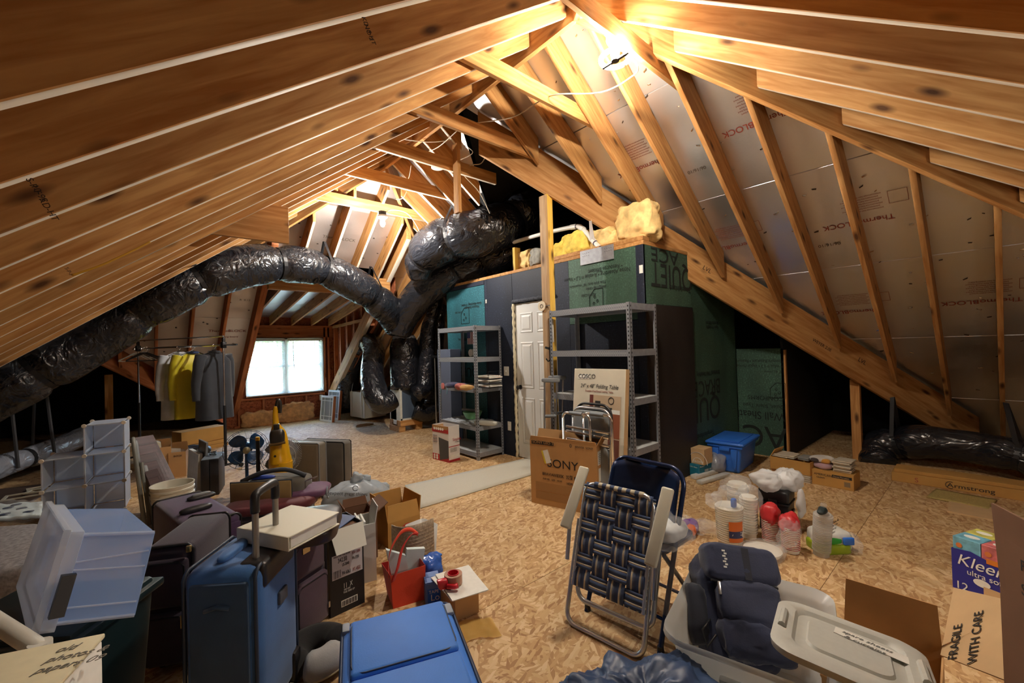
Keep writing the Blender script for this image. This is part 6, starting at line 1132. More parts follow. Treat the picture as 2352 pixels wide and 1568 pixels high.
MB().blob((.04, .08, .07), (.46, .24, .15), .5, .012, 8, 3, 40, 22).build('bag_body', fabric('grey_canvas', srgb(96, 92, 84)), t, smooth=True); MB().box((-.24, -.09, .0), (.20, -.06, .145)).build('front_flap', TANB, t, bevel=.012); MB().tube([(-.24, -.075, .004), (-.24, -.075, .145), (.20, -.075, .145), (.20, -.075, .004)], .008, 6, closed=True).build('dark_edging', plain('charcoal_binding', srgb(52, 56, 62), .7), t); MB().tube(spline([(-.2, .0, .13), (-.05, .0, .19), (.12, .02, .20), (.26, .04, .14)], 5), .018, 8).build('strap', plain('charcoal_binding', srgb(52, 56, 62), .7), t, smooth=True); MB().blob((-.06, .02, .15), (.2, .06, .03), .8).build('blue_lining', plain('blue_lining', srgb(40, 70, 170), .6), t, smooth=True); MB().tube([(.26, .02, .10), (.33, .0, .13), (.36, .0, .14), (.33, .01, .12)], .005, 6).build('white_clip', STEEL, t)
# ================================================================ middle and left foreground
# black label carton with a pale flap hanging out, postcard on top
M_, w, h = foot((760, 1420), (838, 1383), 1222); d = .22
t = open_box(M_, w, d, h, plain('black_carton', srgb(20, 20, 24), .5), 'black_carton', 'black carton with white shipping labels and a pale flap folded out', [('f', 152, .13), ('l', -8, .06)], inner=plain('white_flap', srgb(222, 220, 208), .6))
PINKL = plain('pale_label', srgb(206, 200, 204), .6); pl_ = lambda a, b, m=PINKL: plate(t, (w * a[0], -.002, h * a[1]), (w * b[0], -.0005, h * b[1]), m, 'label')
pl_((.06, .42), (.95, .70)); tx = lambda s_, x, z, sz, m=INK, sx=.8: text(s_, h * sz, m, t, (w * x, -.0035, h * z), FX, FZ, sx=sx)
tx('34238', .22, .605, .075, INK, .6); tx('NW-3000', .64, .65, .05, REDINK, .5); tx('PA-5703', .64, .585, .05, INK, .5); tx('US-3040', .34, .55, .05, INK, .5); tx('PA-6363', .34, .445, .06, INK, .5); tx('VC-4552', .65, .445, .06, REDINK, .45); tx('MADE FOR THE HOME', .1, .675, .025)
for i in range(9): pl_((.09 + .025 * i, .43), (.10 + .025 * i + .004 * (i % 3), .52), INK)
tx('11  X', .36, .285, .085, PAPER, .6); tx('KEEP DRY', .38, .255, .03, PAPER, .6); tx('THIS SIDE UP', .36, .225, .03, PAPER)
pl_((.30, .07), (.78, .145), PAPER)
for i in range(16): plate(t, (w * (.32 + .028 * i), -.003, h * .078), (w * (.332 + .028 * i + .004 * (i % 3)), -.0005, h * .138), INK, 'bar')
MB().box((.01, .01, h - .03), (w - .01, d - .01, h - .02)).build('inner_tray', CARD_D, t)
q = M_ @ V((w * .48, d * .75, h - .012)); PC = plain('blue_print', srgb(66, 86, 130), .4, nz_=.3, sc=14); t = tag(MB().box((-.10, -.075, 0), (.10, .075, .004)).build('postcard', PC, None, mw=T(*q) @ rot(-YAW - .35) @ Matrix.Rotation(.12, 4, 'X')), 'blue printed card lying on top of the black carton', 'card'); text('Thank', .04, PAPER, t, (-.05, -.02, .005), (1, 0, 0), (0, 1, 0), shear=.3); text('you', .04, PAPER, t, (-.02, -.055, .005), (1, 0, 0), (0, 1, 0), shear=.3)
# carton of papers, dark carton, open brown carton
M_, w, h = foot((800, 1360), (862, 1342), 1222); t = open_box(M_ @ T(.02, .05, 0), w, .2, h, plain('white_carton', srgb(206, 206, 202), .6), 'paper_carton', 'white carton full of grey papers behind the black carton', [('r', 12, .1)])
for i in range(5): MB().box((.02 + .018 * i, .02, .05), (.03 + .018 * i, .18, h + .0 + .012 * (i % 3))).build('paper_sheet', PAPER, t)
M_, w, h = foot((816, 1315), (880, 1295), 1206); t = open_box(M_ @ T(0, .12, 0), w, .24, h, CARD_D, 'dark_carton', 'dark brown open carton between the grey bag and the open carton', [('f', 60, .09), ('l', 24, .08), ('r', 60, .1), ('b', 20, .06)])
M_, w, h = foot((892, 1262), (966, 1236), 1203); d = .30
t = open_box(M_, w, d, h, CARD_Y, 'brown_carton', 'open brown carton with a round red sticker at the edge of the rug', [('f', -12, .12), ('l', 6, .16), ('b', 4, .14), ('r', 8, .14)]); MB().lathe([(.05, 0), (.05, .0015)], 24).build('red_sticker', plain('red_sticker', srgb(190, 70, 50), .5), t, mw=T(w * .58, -.001, h * .55) @ Matrix.Rotation(math.pi / 2, 4, 'X')); text('Burgers', .022, PAPER, t, (w * .46, -.005, h * .5), (1, 0, .2), FZ, shear=.3)
# grey carrier bag
p = onz(818, 1176); GBAG = clear('grey_carrier_film', (.50, .56, .62, 1), .93, .3, .25); t = thing('carrier_bag', 'grey carrier bag with black print and a knotted top on the floor', 'plastic bag', (p.x + .04, p.y + .06, 0), -YAW + .15)
MB().blob((0, 0, .12), (.60, .36, .26), .75, .03, 9, 5, 50, 30, fn=lambda p: V((p.x * (1 - .9 * max(0, p.z + .02)), p.y * (1 - .9 * max(0, p.z + .02)), p.z))).build('bag_body', GBAG, t, smooth=True)
MB().blob((-.01, .02, .285), (.10, .07, .09), .9, .035, 22, 9, 30, 20).blob((.06, .03, .27), (.12, .06, .06), .9, .03, 22, 14, 24, 16).build('knot', GBAG, t, smooth=True); MB().blob((.16, .1, .14), (.2, .12, .10), .8, .04, 14, 12, 30, 20).build('bag_fold', GBAG, t, smooth=True)
text('expect great things', .042, INK, t, (-.20, -.180, .212), (1, 0, -.12), (0, .35, 1)); MB().tube(arc((.02, -.178, .25), .022, 20, 320, 14, (0, 2)), .003, 5).build('printed_mark', INK, t)
# red tote with paper bags, woven mat, clear box, blue bag
a, b, c = onz(838, 1405), onz(903, 1398), onz(976, 1376); h = over(850, 1326, a); TOT = fabric('red_nonwoven', srgb(196, 40, 30), .8, nzv=.06); TOTB = fabric('orange_red_nonwoven', srgb(222, 66, 30), .8, nzv=.06)
t = thing('tote_bag', 'bright red tote bag with loop handles holding white paper bags', 'tote bag', (b.x, b.y, 0), yaw_of(b, c)); wA = (c - b).length; wd = .17
MB().add([(0, 0, 0), (wA, 0, 0), (wA + .01, .01, h), (-.01, 0, h * .98)], [(0, 1, 2, 3)]).build('front_panel', TOTB, t, solid=.002); MB().add([(0, 0, 0), (-.01, 0, h * .98), (-.03, wd, h), (0, wd, 0)], [(0, 1, 2, 3)]).add([(0, wd, 0), (wA, wd, 0), (wA, wd, h), (-.03, wd, h)], [(0, 1, 2, 3)]).add([(wA, 0, 0), (wA, wd, 0), (wA, wd, h), (wA + .01, .01, h)], [(0, 1, 2, 3)]).add([(0, 0, .002), (wA, 0, .002), (wA, wd, .002), (0, wd, .002)], [(0, 1, 2, 3)]).build('side_panel', TOT, t, solid=.002)
def strap(pts, w_, mat, par, nm='handle', side=(0, 1, 0)):
    q = spline(pts, 8); s_ = V(side); MB().grid(lambda u, v: q[min(len(q) - 1, int(u * (len(q) - 1) + .5))] + s_ * (v - .5) * w_, len(q), 2).build(nm, mat, par, solid=.003, smooth=True)
strap([(-.015, .03, h * .9), (.0, .06, h + .10), (.07, .10, h + .18), (.13, .10, h + .19), (.17, .08, h + .16)], .025, TOTB, t, side=(.2, .6, .7)); strap([(.0, -.004, h * .8), (.03, .0, h + .03), (.07, .04, h + .12), (.13, .07, h + .17), (.17, .08, h + .16)], .025, TOT, t, side=(.8, .2, .3))
for i, (x, y, lean) in enumerate(((.03, .08, -.15), (.08, .11, .1))): MB().hexa([(x, y, .02), (x + .10, y, .02), (x + .10, y + .03, .02), (x, y + .03, .02), (x + lean * .3, y, h + .11 - .04 * i), (x + .11 + lean * .3, y, h + .05), (x + .11 + lean * .3, y + .03, h + .05), (x + lean * .3, y + .03, h + .11 - .04 * i)]).build('paper_bag', plain('pale_blue_paper', srgb(206, 222, 224), .7, nz_=.06, sc=12), t)
p = onz(935, 1330); zt = over(935, 1222, p); WOV = plain('woven_straw', srgb(166, 148, 126), .85, nz_=.3, sc=70, bump=.6)
t = thing('woven_mat', 'curved woven straw mat standing behind the red tote', 'mat', (p.x + .06, p.y + .08, 0), -YAW); MB().grid(lambda u, v: V((-.13 + .28 * u, .12 - .16 * math.sin(math.pi * (u * .8 + .12)) , zt * v * (1 + .10 * u - .10 * abs(u - .5)))), 22, 10).build('mat_body', WOV, t, smooth=True, solid=.006)
for i in range(12): MB().tube([(-.13 + .28 * u_, .12 - .16 * math.sin(math.pi * (u_ * .8 + .12)) - .004, zt * (i + .5) / 13) for u_ in [k / 14 for k in range(15)]], .003, 4).build('weft_cord', WOV, t)
M_, w, h = foot((966, 1296), (1008, 1276), 1222); t = thing('clear_box', 'small clear plastic box standing on a blue lid by the tote', 'box', mw=M_); m = loft([(rr(.01, .01, w - .01, .17, .02), .012), (rr(-.006, -.006, w + .006, .186, .03), h)]); m.f.append(tuple(range(24))[::-1]); m.mi.append(0); m.build('box_body', TUBP, t, smooth='a', solid=.002); MB().box((-.01, -.015, 0), (w + .02, .2, .012)).build('lid', BLUEP, t, bevel=.005)
p = onz(995, 1345); tag(MB().blob((0, 0, .08), (.16, .16, .17), .8, .03, 13, 5, 40, 26).build('blue_bag', clear('blue_film', (.05, .16, .62, 1), .92, .25, .2), None, mw=T(p.x, p.y + .04, 0), smooth=True), 'crumpled bright blue plastic bag beside the red tote', 'plastic bag')
M_, w, h = foot((978, 1392), (1014, 1384), 1340); t = shut_box(M_, max(w, .085), .12, h, plain('white_blue_carton', srgb(90, 120, 180), .5), 'small_carton', 'small blue and white carton beside the box of papers'); plate(t, (.012, -.002, h * .1), (w - .008, -.0005, h * .7), plain('blue_label', srgb(30, 100, 200), .5)); text('Lo', h * .4, PAPER, t, (w * .3, -.004, h * .2), FX, FZ); text('TAPE', h * .2, PAPER, t, (w * .2, -.004, h * .52), FX, FZ)
M_, w, d, h = box3((1046, 1428), (1018, 1402), (1101, 1406), 1372); t = shut_box(M_, w, d + .10, h, CARD, 'brown_box', 'brown carton under a sheaf of white papers by the blue suitcase')
for i in range(4): tag(MB().box((-.03, -.02 - .01 * i, 0), (w + .015 + .006 * i, d + .12, .0035)).build('paper_sheet', PAPER, None, mw=M_ @ T(0, 0, h + .001 + .0042 * i) @ rot(.10 * math.sin(i * 2.) - .05)), ('bottom', 'second', 'third', 'top')[i] + ' white paper of the loose sheaf on the brown carton', 'paper', 'papers on the brown carton')
q = M_ @ V((w * .25, d * .75, h + .02)); t = thing('tape_dispenser', 'red tape dispenser with a roll of tape lying on the papers', 'tape dispenser', (q.x, q.y, q.z), -YAW + .5); RP = plain('red_plastic', srgb(196, 30, 44), .3)
MB().lathe([(.032, .004), (.05, .004), (.05, .055), (.032, .055)], 26, cap=False).add([], []).build('tape_roll', plain('tan_tape', srgb(176, 128, 100), .4), t, smooth='a'); MB().lathe([(.028, 0), (.032, 0), (.032, .06), (.028, .06), (.028, 0)], 26, cap=False).build('red_core', RP, t, smooth='a'); MB().hexa([(-.09, -.03, 0), (-.04, -.04, 0), (-.03, .0, 0), (-.09, .0, 0), (-.10, -.03, .05), (-.045, -.03, .05), (-.035, .0, .05), (-.1, .0, .05)]).build('cutter_body', RP, t, bevel=.006); MB().tube([(-.05, -.045, .02), (-.02, -.07, .02), (.0, -.075, .025)], .014, 8).build('grip', RP, t, smooth=True)
# blue suitcase lying flat
zt = .26; A0, A1 = onz(783, 1432, zt), onz(1032, 1372, zt); w = (A1 - A0).length; d = .62; M_ = T(A0.x, A0.y, 0) @ rot(yaw_of(A0, A1)) @ T(0, -d, 0)
t = thing('blue_suitcase', 'bright blue suitcase lying flat at the bottom of the view', 'suitcase', mw=M_); BLB = fabric('bright_blue_cloth', srgb(44, 118, 214), .6, nzv=.06); MB().box((0, 0, .02), (w, d, zt)).build('shell', BLB, t, bevel=.045, seg=4); DKB = plain('dark_blue_piping', srgb(24, 40, 70), .5)
MB().tube([(x, y, zt - .012) for x, y in rr(.006, .006, w - .006, d - .006, .05, 4)], .007, 6, closed=True).build('piping', DKB, t, smooth=True); MB().box((w * .08, d * .40, zt - .01), (w * .92, d - .035, zt + .022)).build('front_pocket', BLB, t, bevel=.02, seg=3); MB().tube([(x, y, zt + .017) for x, y in rr(w * .09, d * .41, w * .91, d - .045, .05, 4)], .004, 5, closed=True).build('zip', DKB, t, smooth=True); MB().box((w * .08, .03, zt - .01), (w * .92, d * .38, zt + .018)).build('lower_pocket', BLB, t, bevel=.02, seg=3)
MB().cb((w * .955, d * .86, zt - .004), (.03, .075, .022)).build('grey_strap_tab', plain('grey_webbing', srgb(150, 156, 166), .6), t, bevel=.005); MB().cb((w * .045, d * .93, zt - .004), (.03, .06, .022)).build('grey_strap_tab', plain('grey_webbing', srgb(150, 156, 166), .6), t, bevel=.005)
p = onz(735, 1545); t = thing('neck_pillow', 'curved black neck pillow with a grey end and cream piping', 'pillow', (p.x, p.y + .06, 0), -YAW + .2); BV = fabric('black_velour', srgb(28, 28, 30)); 
MB().tube([(.10 * math.cos(a), .10 * math.sin(a), .065) for a in [math.radians(x) for x in range(20, 262, 11)]], [.03] + [.064] * 20 + [.03], 16).build('black_body', BV, t, smooth=True); MB().tube([(.10 * math.cos(a), .10 * math.sin(a), .065) for a in [math.radians(x) for x in range(262, 361, 11)]], [.05] + [.064] * 7 + [.03], 16).build('grey_end', fabric('grey_velour', srgb(160, 158, 156)), t, smooth=True); MB().tube([(.155 * math.cos(a), .155 * math.sin(a), .035) for a in [math.radians(x) for x in range(20, 350, 9)]], .006, 6).build('cream_piping', plain('cream_cord', srgb(200, 186, 150), .7), t, smooth=True)
# --- clear storage box lying tilted on a dark tote
O, A_, B_, C_ = atd(355, 1222, 1.46), atd(178, 1228, 1.36), atd(309, 1412, 1.36), atd(289, 1168, 1.72)
fx_, fz_, fy_ = A_ - O, B_ - O, C_ - O; BLC = clear('bluish_clear_plastic', (.46, .64, .98, 1), .36, .2, .35); iv = Matrix((( 1, 0, 0, -O.x), (0, 1, 0, -O.y), (0, 0, 1, -O.z), (0, 0, 0, 1)))
t = thing('clear_storage_box', 'clear storage box with black latches tipped on its side at left', 'storage box', tuple(O)); P3 = lambda x, y, z: fx_ * x + fy_ * y + fz_ * z
def psheet(nm, fs, mat=BLC, sol=.003): MB().add([P3(*q) for f in fs for q in f], [tuple(range(4 * i, 4 * i + 4)) for i in range(len(fs))]).build(nm, mat, t, solid=sol)
psheet('box_wall', [[(0, 0, 0), (1, 0, 0), (1, 0, 1), (0, 0, 1)], [(0, 0, 0), (1, 0, 0), (1, 1, 0), (0, 1, 0)], [(0, 1, 0), (1, 1, 0), (1, 1, 1), (0, 1, 1)], [(0, 0, 1), (1, 0, 1), (1, 1, 1), (0, 1, 1)], [(0, 0, 0), (0, 1, 0), (0, 1, 1), (0, 0, 1)]])
RIMC = clear('frosty_rim', (.80, .86, .95, 1), .45, .3, .3)
for (x0, x1, e) in ((.94, 1.10, .05), (1.12, 1.20, .09)): MB().add([P3(x, y, z) for x in (x0, x1) for y, z in ((-e, -e), (1 + e, -e), (1 + e, 1 + e), (-e, 1 + e))], [(i, (i + 1) % 4, 4 + (i + 1) % 4, 4 + i) for i in range(4)]).build('rim', RIMC, t, solid=.006)
psheet('lid', [[(1.20, -.08, -.08), (1.20, 1.08, -.08), (1.20, 1.08, 1.08), (1.20, -.08, 1.08)]], RIMC, .004); MB().hexa([P3(x, y, z) for z in (.42, .88) for x, y in ((.90, -.10), (1.08, -.13), (1.08, -.08), (.90, -.06))]).build('latch', BLK, t); MB().hexa([P3(x, y, z) for z in (.40, .82) for x, y in ((.92, 1.06), (1.08, 1.08), (1.08, 1.13), (.92, 1.10))]).build('latch', BLK, t)
for z in (.33, .42, .84): MB().tube([P3(.02, -.004, z - .10 * (z < .4)), P3(.93, -.004, z)], .003, 5).build('moulded_line', RIMC, t)
for z in (.0, 1.0): MB().tube([P3(.0, 0, z), P3(1., 0, z)], .006, 6).build('moulded_edge', RIMC, t)
q = onz(120, 1490, .55); t = thing('dark_tote', 'dark green plastic tote under the tipped clear storage box', 'tote', mw=T(q.x, q.y, 0) @ rot(-YAW + .1)); DG = plain('dark_green_plastic', srgb(18, 36, 40), .4); zt = min((P3(1.1, 0, 1.05) + O).z, (P3(0, 0, 1) + O).z) - .03
MB().hexa([(-.36, .02, 0), (.04, .02, 0), (.04, .30, 0), (-.36, .30, 0), (-.4, -.02, zt), (.07, -.02, zt), (.07, .34, zt), (-.4, .34, zt)]).build('tote_body', DG, t, bevel=.02); MB().box((-.42, -.04, zt - .05), (.09, .36, zt - .02)).build('rim', DG, t, bevel=.008)
# --- cream file box with handwriting, white tube in the corner
q = atd(236, 1455, 1.06); a2 = atd(-60, 1560, .98); ex = (q - a2); ex.z = 0; M_ = T(a2.x, a2.y, 0) @ rot(math.atan2(ex.y, ex.x)); w = ex.length; zt = q.z
t = thing('file_box', 'cream file box with pencilled handwriting in the bottom left corner', 'box', mw=M_); CRM = plain('cream_card', srgb(220, 210, 176), .7, nz_=.04); MB().box((0, -.3, 0), (w, 0, zt - .014)).build('box_body', PAPER, t, bevel=.006); MB().box((-.01, -.31, zt - .012), (w + .004, .004, zt)).build('lid', CRM, t, bevel=.004)
PEN = plain('pencil_grey', srgb(120, 116, 108), .9)
for i, s_ in enumerate(('old', 'photos &', 'papers 09')): text(s_, .030, PEN, t, (w * .70, -.045 - .035 * i, zt + .001), (1, .0, 0), (0, 1, 0), shear=.4)
a, b = atd(-60, 1395, 1.2), atd(92, 1492, 1.12); t = thing('white_tube', 'white plastic tube slanting across the bottom left corner', 'tube', tuple(b)); MB().tube([(0, 0, 0), tuple(a - b), tuple((a - b) * 2.)], .022, 14).build('tube_body', WHITEP, t, smooth='a'); MB().lathe([(.024, -.004), (.024, .02)], 14).build('end_cap', WHITEP, t)
# --- carpet rolls, wrapped cloth and frames along the left side
GRC = plain('grey_shag', srgb(140, 136, 138), .95, nz_=.35, sc=40, bump=.9); P_ = [onz(-120, 1330, .30), onz(98, 1296, .30), onz(100, 1196, .30), onz(-120, 1212, .30)]; o = P_[0].copy(); o.z = 0
m = MB(); m.hexa([V((p.x, p.y, 0)) - o for p in P_] + [p - o for p in P_]); tag(m.build('grey_carpet_stack', GRC, None, mw=T(*o), bevel=.05, seg=3), 'thick folded grey shag carpet stacked against the left side', 'carpet')
pz_ = .305; P_ = [onz(-60, 1205, pz_), onz(96, 1192, pz_), onz(97, 1160, pz_), onz(-60, 1168, pz_)]; o = P_[0].copy(); t = thing('wrapped_cloth', 'white cloth with dark blue patches wrapped in clear film on the carpet', 'cloth', tuple(o)); m = MB()
m.grid(lambda u, v: P_[0].lerp(P_[1], u).lerp(P_[3].lerp(P_[2], u), v) - o + V((0, 0, .02 + .02 * nz(V((u * 5, v * 4, 1))))), 24, 14); m.build('white_cloth', plain('white_cotton', srgb(206, 220, 224), .7, nz_=.1, sc=8), t, solid=.02, smooth=True)
for u_, v_ in ((.3, .3), (.5, .6), (.45, .2), (.7, .5), (.8, .25), (.62, .8), (.2, .7)): q = P_[0].lerp(P_[1], u_).lerp(P_[3].lerp(P_[2], u_), v_) - o; MB().blob((q.x, q.y, .037), (.06, .03, .012), .8).build('dark_patch', plain('ink_blue', srgb(30, 44, 74), .7), t, smooth=True)
MB().grid(lambda u, v: P_[0].lerp(P_[1], .2 + u * .8).lerp(P_[3].lerp(P_[2], .2 + u * .8), v) - o + V((0, 0, .05 + .04 * nz(V((u * 6, v * 6, 4))))), 20, 14).build('clear_film', CLEARB, t, smooth=True)
a, b = onz(-80, 1420), onz(62, 1330); zt = .20; t = thing('black_chest', 'black low chest with a straight edge at the left side', 'chest', tuple(onz(-30, 1400)), yaw_of(onz(-30, 1400), onz(70, 1330))); MB().box((-.3, -.05, 0), (.22, .06, .24)).build('chest_body', BLK, t, bevel=.006)
q = onz(70, 1140); BRB = plain('brown_fibre_board', srgb(78, 58, 46), .8, nz_=.2, sc=6); t = tag(MB().box((-.75, -.32, 0), (.12, .5, .012)).build('brown_board', BRB, None, mw=T(q.x, q.y, .0005) @ rot(-YAW + .4)), 'brown board lying on the floor under the white picture frames', 'board')
for i, (x, y, w_, d_, r_) in enumerate(((-.20, -.08, .30, .22, .3), (-.02, .08, .26, .2, .5), (-.04, -.05, .2, .16, .1))):
    t = thing('picture_frame', ('white empty frame lying lowest on the brown board', 'white empty frame lying at the back of the brown board', 'small white empty frame overlapping the others on the brown board')[i], 'frame', mw=T(q.x, q.y, .0135 + .014 * i) @ rot(-YAW + .4 + r_) @ T(x, y, 0)); m = MB()
    for a_, b_ in (((0, 0, 0), (w_, .025, .012)), ((0, d_ - .025, 0), (w_, d_, .012)), ((0, .025, 0), (.025, d_ - .025, .012)), ((w_ - .025, .025, 0), (w_, d_ - .025, .012))): MB().box(a_, b_).build('frame_bar', plain('ivory_paint', srgb(206, 196, 172), .6), t)

p = onz(1095, 1448); tag(MB().grid(lambda u, v: V(((u - .5) * .2, (v - .5) * .16 + .02 * math.sin(u * 5), .004 + .012 * abs(nz(V((u * 5, v * 4, 2)))))), 16, 12).build('amber_wrapper', clear('amber_film', (.85, .56, .16, 1), .7, .3, .3), None, mw=T(p.x, p.y, .002) @ rot(-YAW + .4), smooth=True), 'crumpled amber film scrap on the floor beside the lying blue suitcase', 'wrapper')
# ================================================================ roof and wall details
# insulation: pink-gold batts under the window, yellow batts above the door wall
GOLD = plain('golden_glass_wool', srgb(206, 160, 112), .95, nz_=.3, sc=14, bump=.9); YELW = plain('yellow_glass_wool', srgb(222, 196, 92), .95, nz_=.28, sc=14, bump=.9); CRMW = plain('cream_glass_wool', srgb(224, 192, 130), .95, nz_=.25, sc=14, bump=.9); GRYW = plain('grey_glass_wool', srgb(150, 148, 140), .95, nz_=.3, sc=18, bump=.9)
def batt(mw, w, d, h, mat, label, sd): return tag(MB().blob((0, 0, h / 2), (w, d, h), .5, .05, 11, sd, 60, 34).build('insulation_batt', mat, None, mw=mw, smooth=True), label, 'insulation')
q0, q1, q2 = ony(553, 960, DY - .05).x, ony(632, 950, DY - .05).x, ony(722, 930, DY - .05).x
batt(T((q0 + q1) / 2, DY - .06, .0), q1 - q0, .10, .30, GOLD, 'left gold insulation batt standing under the window', 3); batt(T((q1 + q2) / 2, DY - .06, .0), q2 - q1 - .02, .10, .40, GOLD, 'right taller gold insulation batt standing under the window', 9)
for px, py, w, h, mt, lb, sd in ((1212, 590, .30, .24, CRMW, 'cream insulation wad at the left end above the door', 1), (1243, 578, .26, .22, GRYW, 'grey insulation wad left of the tall post above the door', 4), (1297, 572, .24, .22, YELW, 'small bright yellow insulation wad just right of the tall post', 7), (1330, 562, .44, .30, YELW, 'large yellow insulation slab behind the white pipe', 11), (1395, 555, .34, .24, CRMW, 'cream insulation wad right of the white pipe', 15), (1465, 532, .44, .42, CRMW, 'thick round cream insulation roll at the right end on the closet', 19)):
    p = onx(px, py, WXR + .17); batt(T(p.x, p.y, WT + .05), .22, w, h, mt, lb, sd)
# white drain pipe with clamps and bends
k = WXR + .12; PV = [onx(1180, 556, k + .1), onx(1250, 536, k + .08), onx(1318, 521, k + .02), onx(1336, 524, k - .02), onx(1362, 552, k - .07), onx(1382, 574, k - .10)]
t = thing('drain_pipe', 'white plastic drain pipe bending down above the closet wall', 'pipe', tuple(PV[0])); PVC = plain('white_pvc', srgb(222, 220, 214), .35); R_ = [p - PV[0] for p in PV]
MB().tube(spline(R_, 8), .026, 14).build('pipe_run', PVC, t, smooth='a')
for i, n_ in ((2, 'elbow'), (3, 'elbow'), (4, 'coupling')): d_ = (R_[min(i + 1, 5)] - R_[i - 1]).normalized(); MB().tube([R_[i] - d_ * .05, R_[i] + d_ * .05], .032, 14).build(n_, PVC, t, smooth='a')
for i in (2, 4): d_ = (R_[min(i + 1, 5)] - R_[i - 1]).normalized(); MB().tube([R_[i] + d_ * .052, R_[i] + d_ * .062], .030, 14).build('purple_primer_ring', plain('purple_primer', srgb(52, 50, 84), .5), t)
a = R_[4]; MB().add([a + V((-.03, .02, 0)), a + V((-.03, -.01, 0)), a + V((-.02, .0, .24)), a + V((-.02, .03, .24))], [(0, 1, 2, 3)]).add([a + V((-.03, -.02, -.02)), a + V((-.03, -.05, -.02)), a + V((-.02, .0, .24)), a + V((-.02, .03, .24))], [(0, 1, 2, 3)]).build('perforated_strap', STEEL, t, solid=.003)
a, b = onx(1335, 610, WXR), onx(1411, 572, WXR); t = thing('nail_plate', 'grey steel nail plate fixed along the top of the closet wall', 'plate', (WXR - .014, b.y, a.z)); L_ = a.y - b.y; MB().box((0, 0, 0), (.004, L_, .155)).build('plate_body', ZINC, t)
for i in range(4):
    for s_ in (.06, .72):
        for z in (.09, .12): MB().box((-.001, L_ * (s_ + .06 * i), z), (.0, L_ * (s_ + .06 * i) + .006, z + .006)).build('nail_hole', HOLE, t)
plate(wr, (WXR - .006, onx(1473, 618, WXR).y - .02, onx(1473, 618, WXR).z - .04), (WXR - .004, onx(1473, 618, WXR).y + .02, onx(1473, 618, WXR).z + .04), PAPER, 'paper_label')
# --- print on the sheathing (boards are hung upside down)
SI = plain('sheathing_print', srgb(16, 24, 22), .8); DNZ = (0, 0, -1)
def onw(px, py, s_, sz, par=wr, x=None, sx=1.): p = onx(px, py, (x or WXR) - .004); text(s_, sz, SI, par, (p.x, p.y, p.z), (0, 1, 0), DNZ, sx=sx)      # faces looking towards -x
def ons(px, py, s_, sz, y=2.219, sx=1., al='LEFT'): p = ony(px, py, y); text(s_, sz, SI, wr, (p.x, p.y, p.z), (-1, 0, 0), DNZ, sx=sx, al=al)      # faces looking towards -y
onw(1448, 612, 'Noise Absorbing • R-value = 1.3 • Vapor', .066, sx=.82); onw(1430, 604, '• Resource Efficient', .066, sx=.85); onw(1392, 643, 'This side out. 16" maximum', .045); onw(1392, 654, 'design by code', .045)
def emblem(px, py, r, par, x):
    p = onx(px, py, x - .004); t_ = MB(); t_.tube([(p.x, p.y + a_ * r, p.z + b_ * r) for a_, b_ in ((-.6, 1), (.3, 1), (.9, .35), (.9, -.7), (-.6, -.7), (-.6, 1))], .004, 4); t_.build('printed_emblem', SI, par)
    for a_, b_ in ((.3, .3), (0, -.1), (.4, -.3)): MB().tube([(p.x, p.y + a_ * r + .1 * r * math.cos(c_), p.z + b_ * r + .14 * r * math.sin(c_)) for c_ in [math.pi * i / 5 for i in range(11)]], .003, 4).build('printed_mark', SI, par)
emblem(1372, 688, .12, wr, WXR); onw(1368, 672, 'ASTM C208', .04)
onw(1106, 692, 'Noise Absorbing • R-value', .06, sx=.8); onw(1100, 700, 'Moisture Resistant', .06, sx=.8); emblem(1070, 728, .14, wr, WXR); onw(1062, 714, 'ASTM C208', .04); onw(1098, 812, 'BRACE', .20); onw(1098, 845, 'QUIET', .20); onw(1098, 775, 'Structural Wall Sheathing', .05)
ons(1494, 566, 'ACE', .20, 2.232, 1.5, 'RIGHT'); ons(1494, 600, 'QUIET', .36, 2.232, .85, 'RIGHT'); ons(1586, 661, 'TempleInland', .085, 2.232)
ons(1650, 738, 'Resource Efficient', .06, 2.236, .8); ons(1650, 748, 'Vapor Permeable', .06, 2.236, .8); emblem(1790, 900, .11, wr, X2)
ons(1653, 849, 'Structural Wall Sheathing', .075, 2.236, .8); ons(1654, 868, 'BRACE', .26, 2.236, .9); ons(1654, 905, 'QUIET', .40, 2.236, .95); ons(1640, 985, 'Templeinland', .08, 2.236)
onw(1800, 826, 'Moisture Resistant • Resource Efficient', .055, wr, X2, .85); onw(1800, 838, 'R-value = 1.3 • Vapor Permeable', .055, wr, X2, .85); onw(1800, 852, '16" on center', .04, wr, X2); onw(1800, 912, 'CONFORMS', .075, wr, X2); onw(1803, 932, 'Quiet, Silent Type', .065, wr, X2); onw(1803, 950, 'Wall Sheathing', .14, wr, X2, .85); onw(1808, 985, 'ACE™', .40, wr, X2, .95)
p = onx(1810, 905, X2)
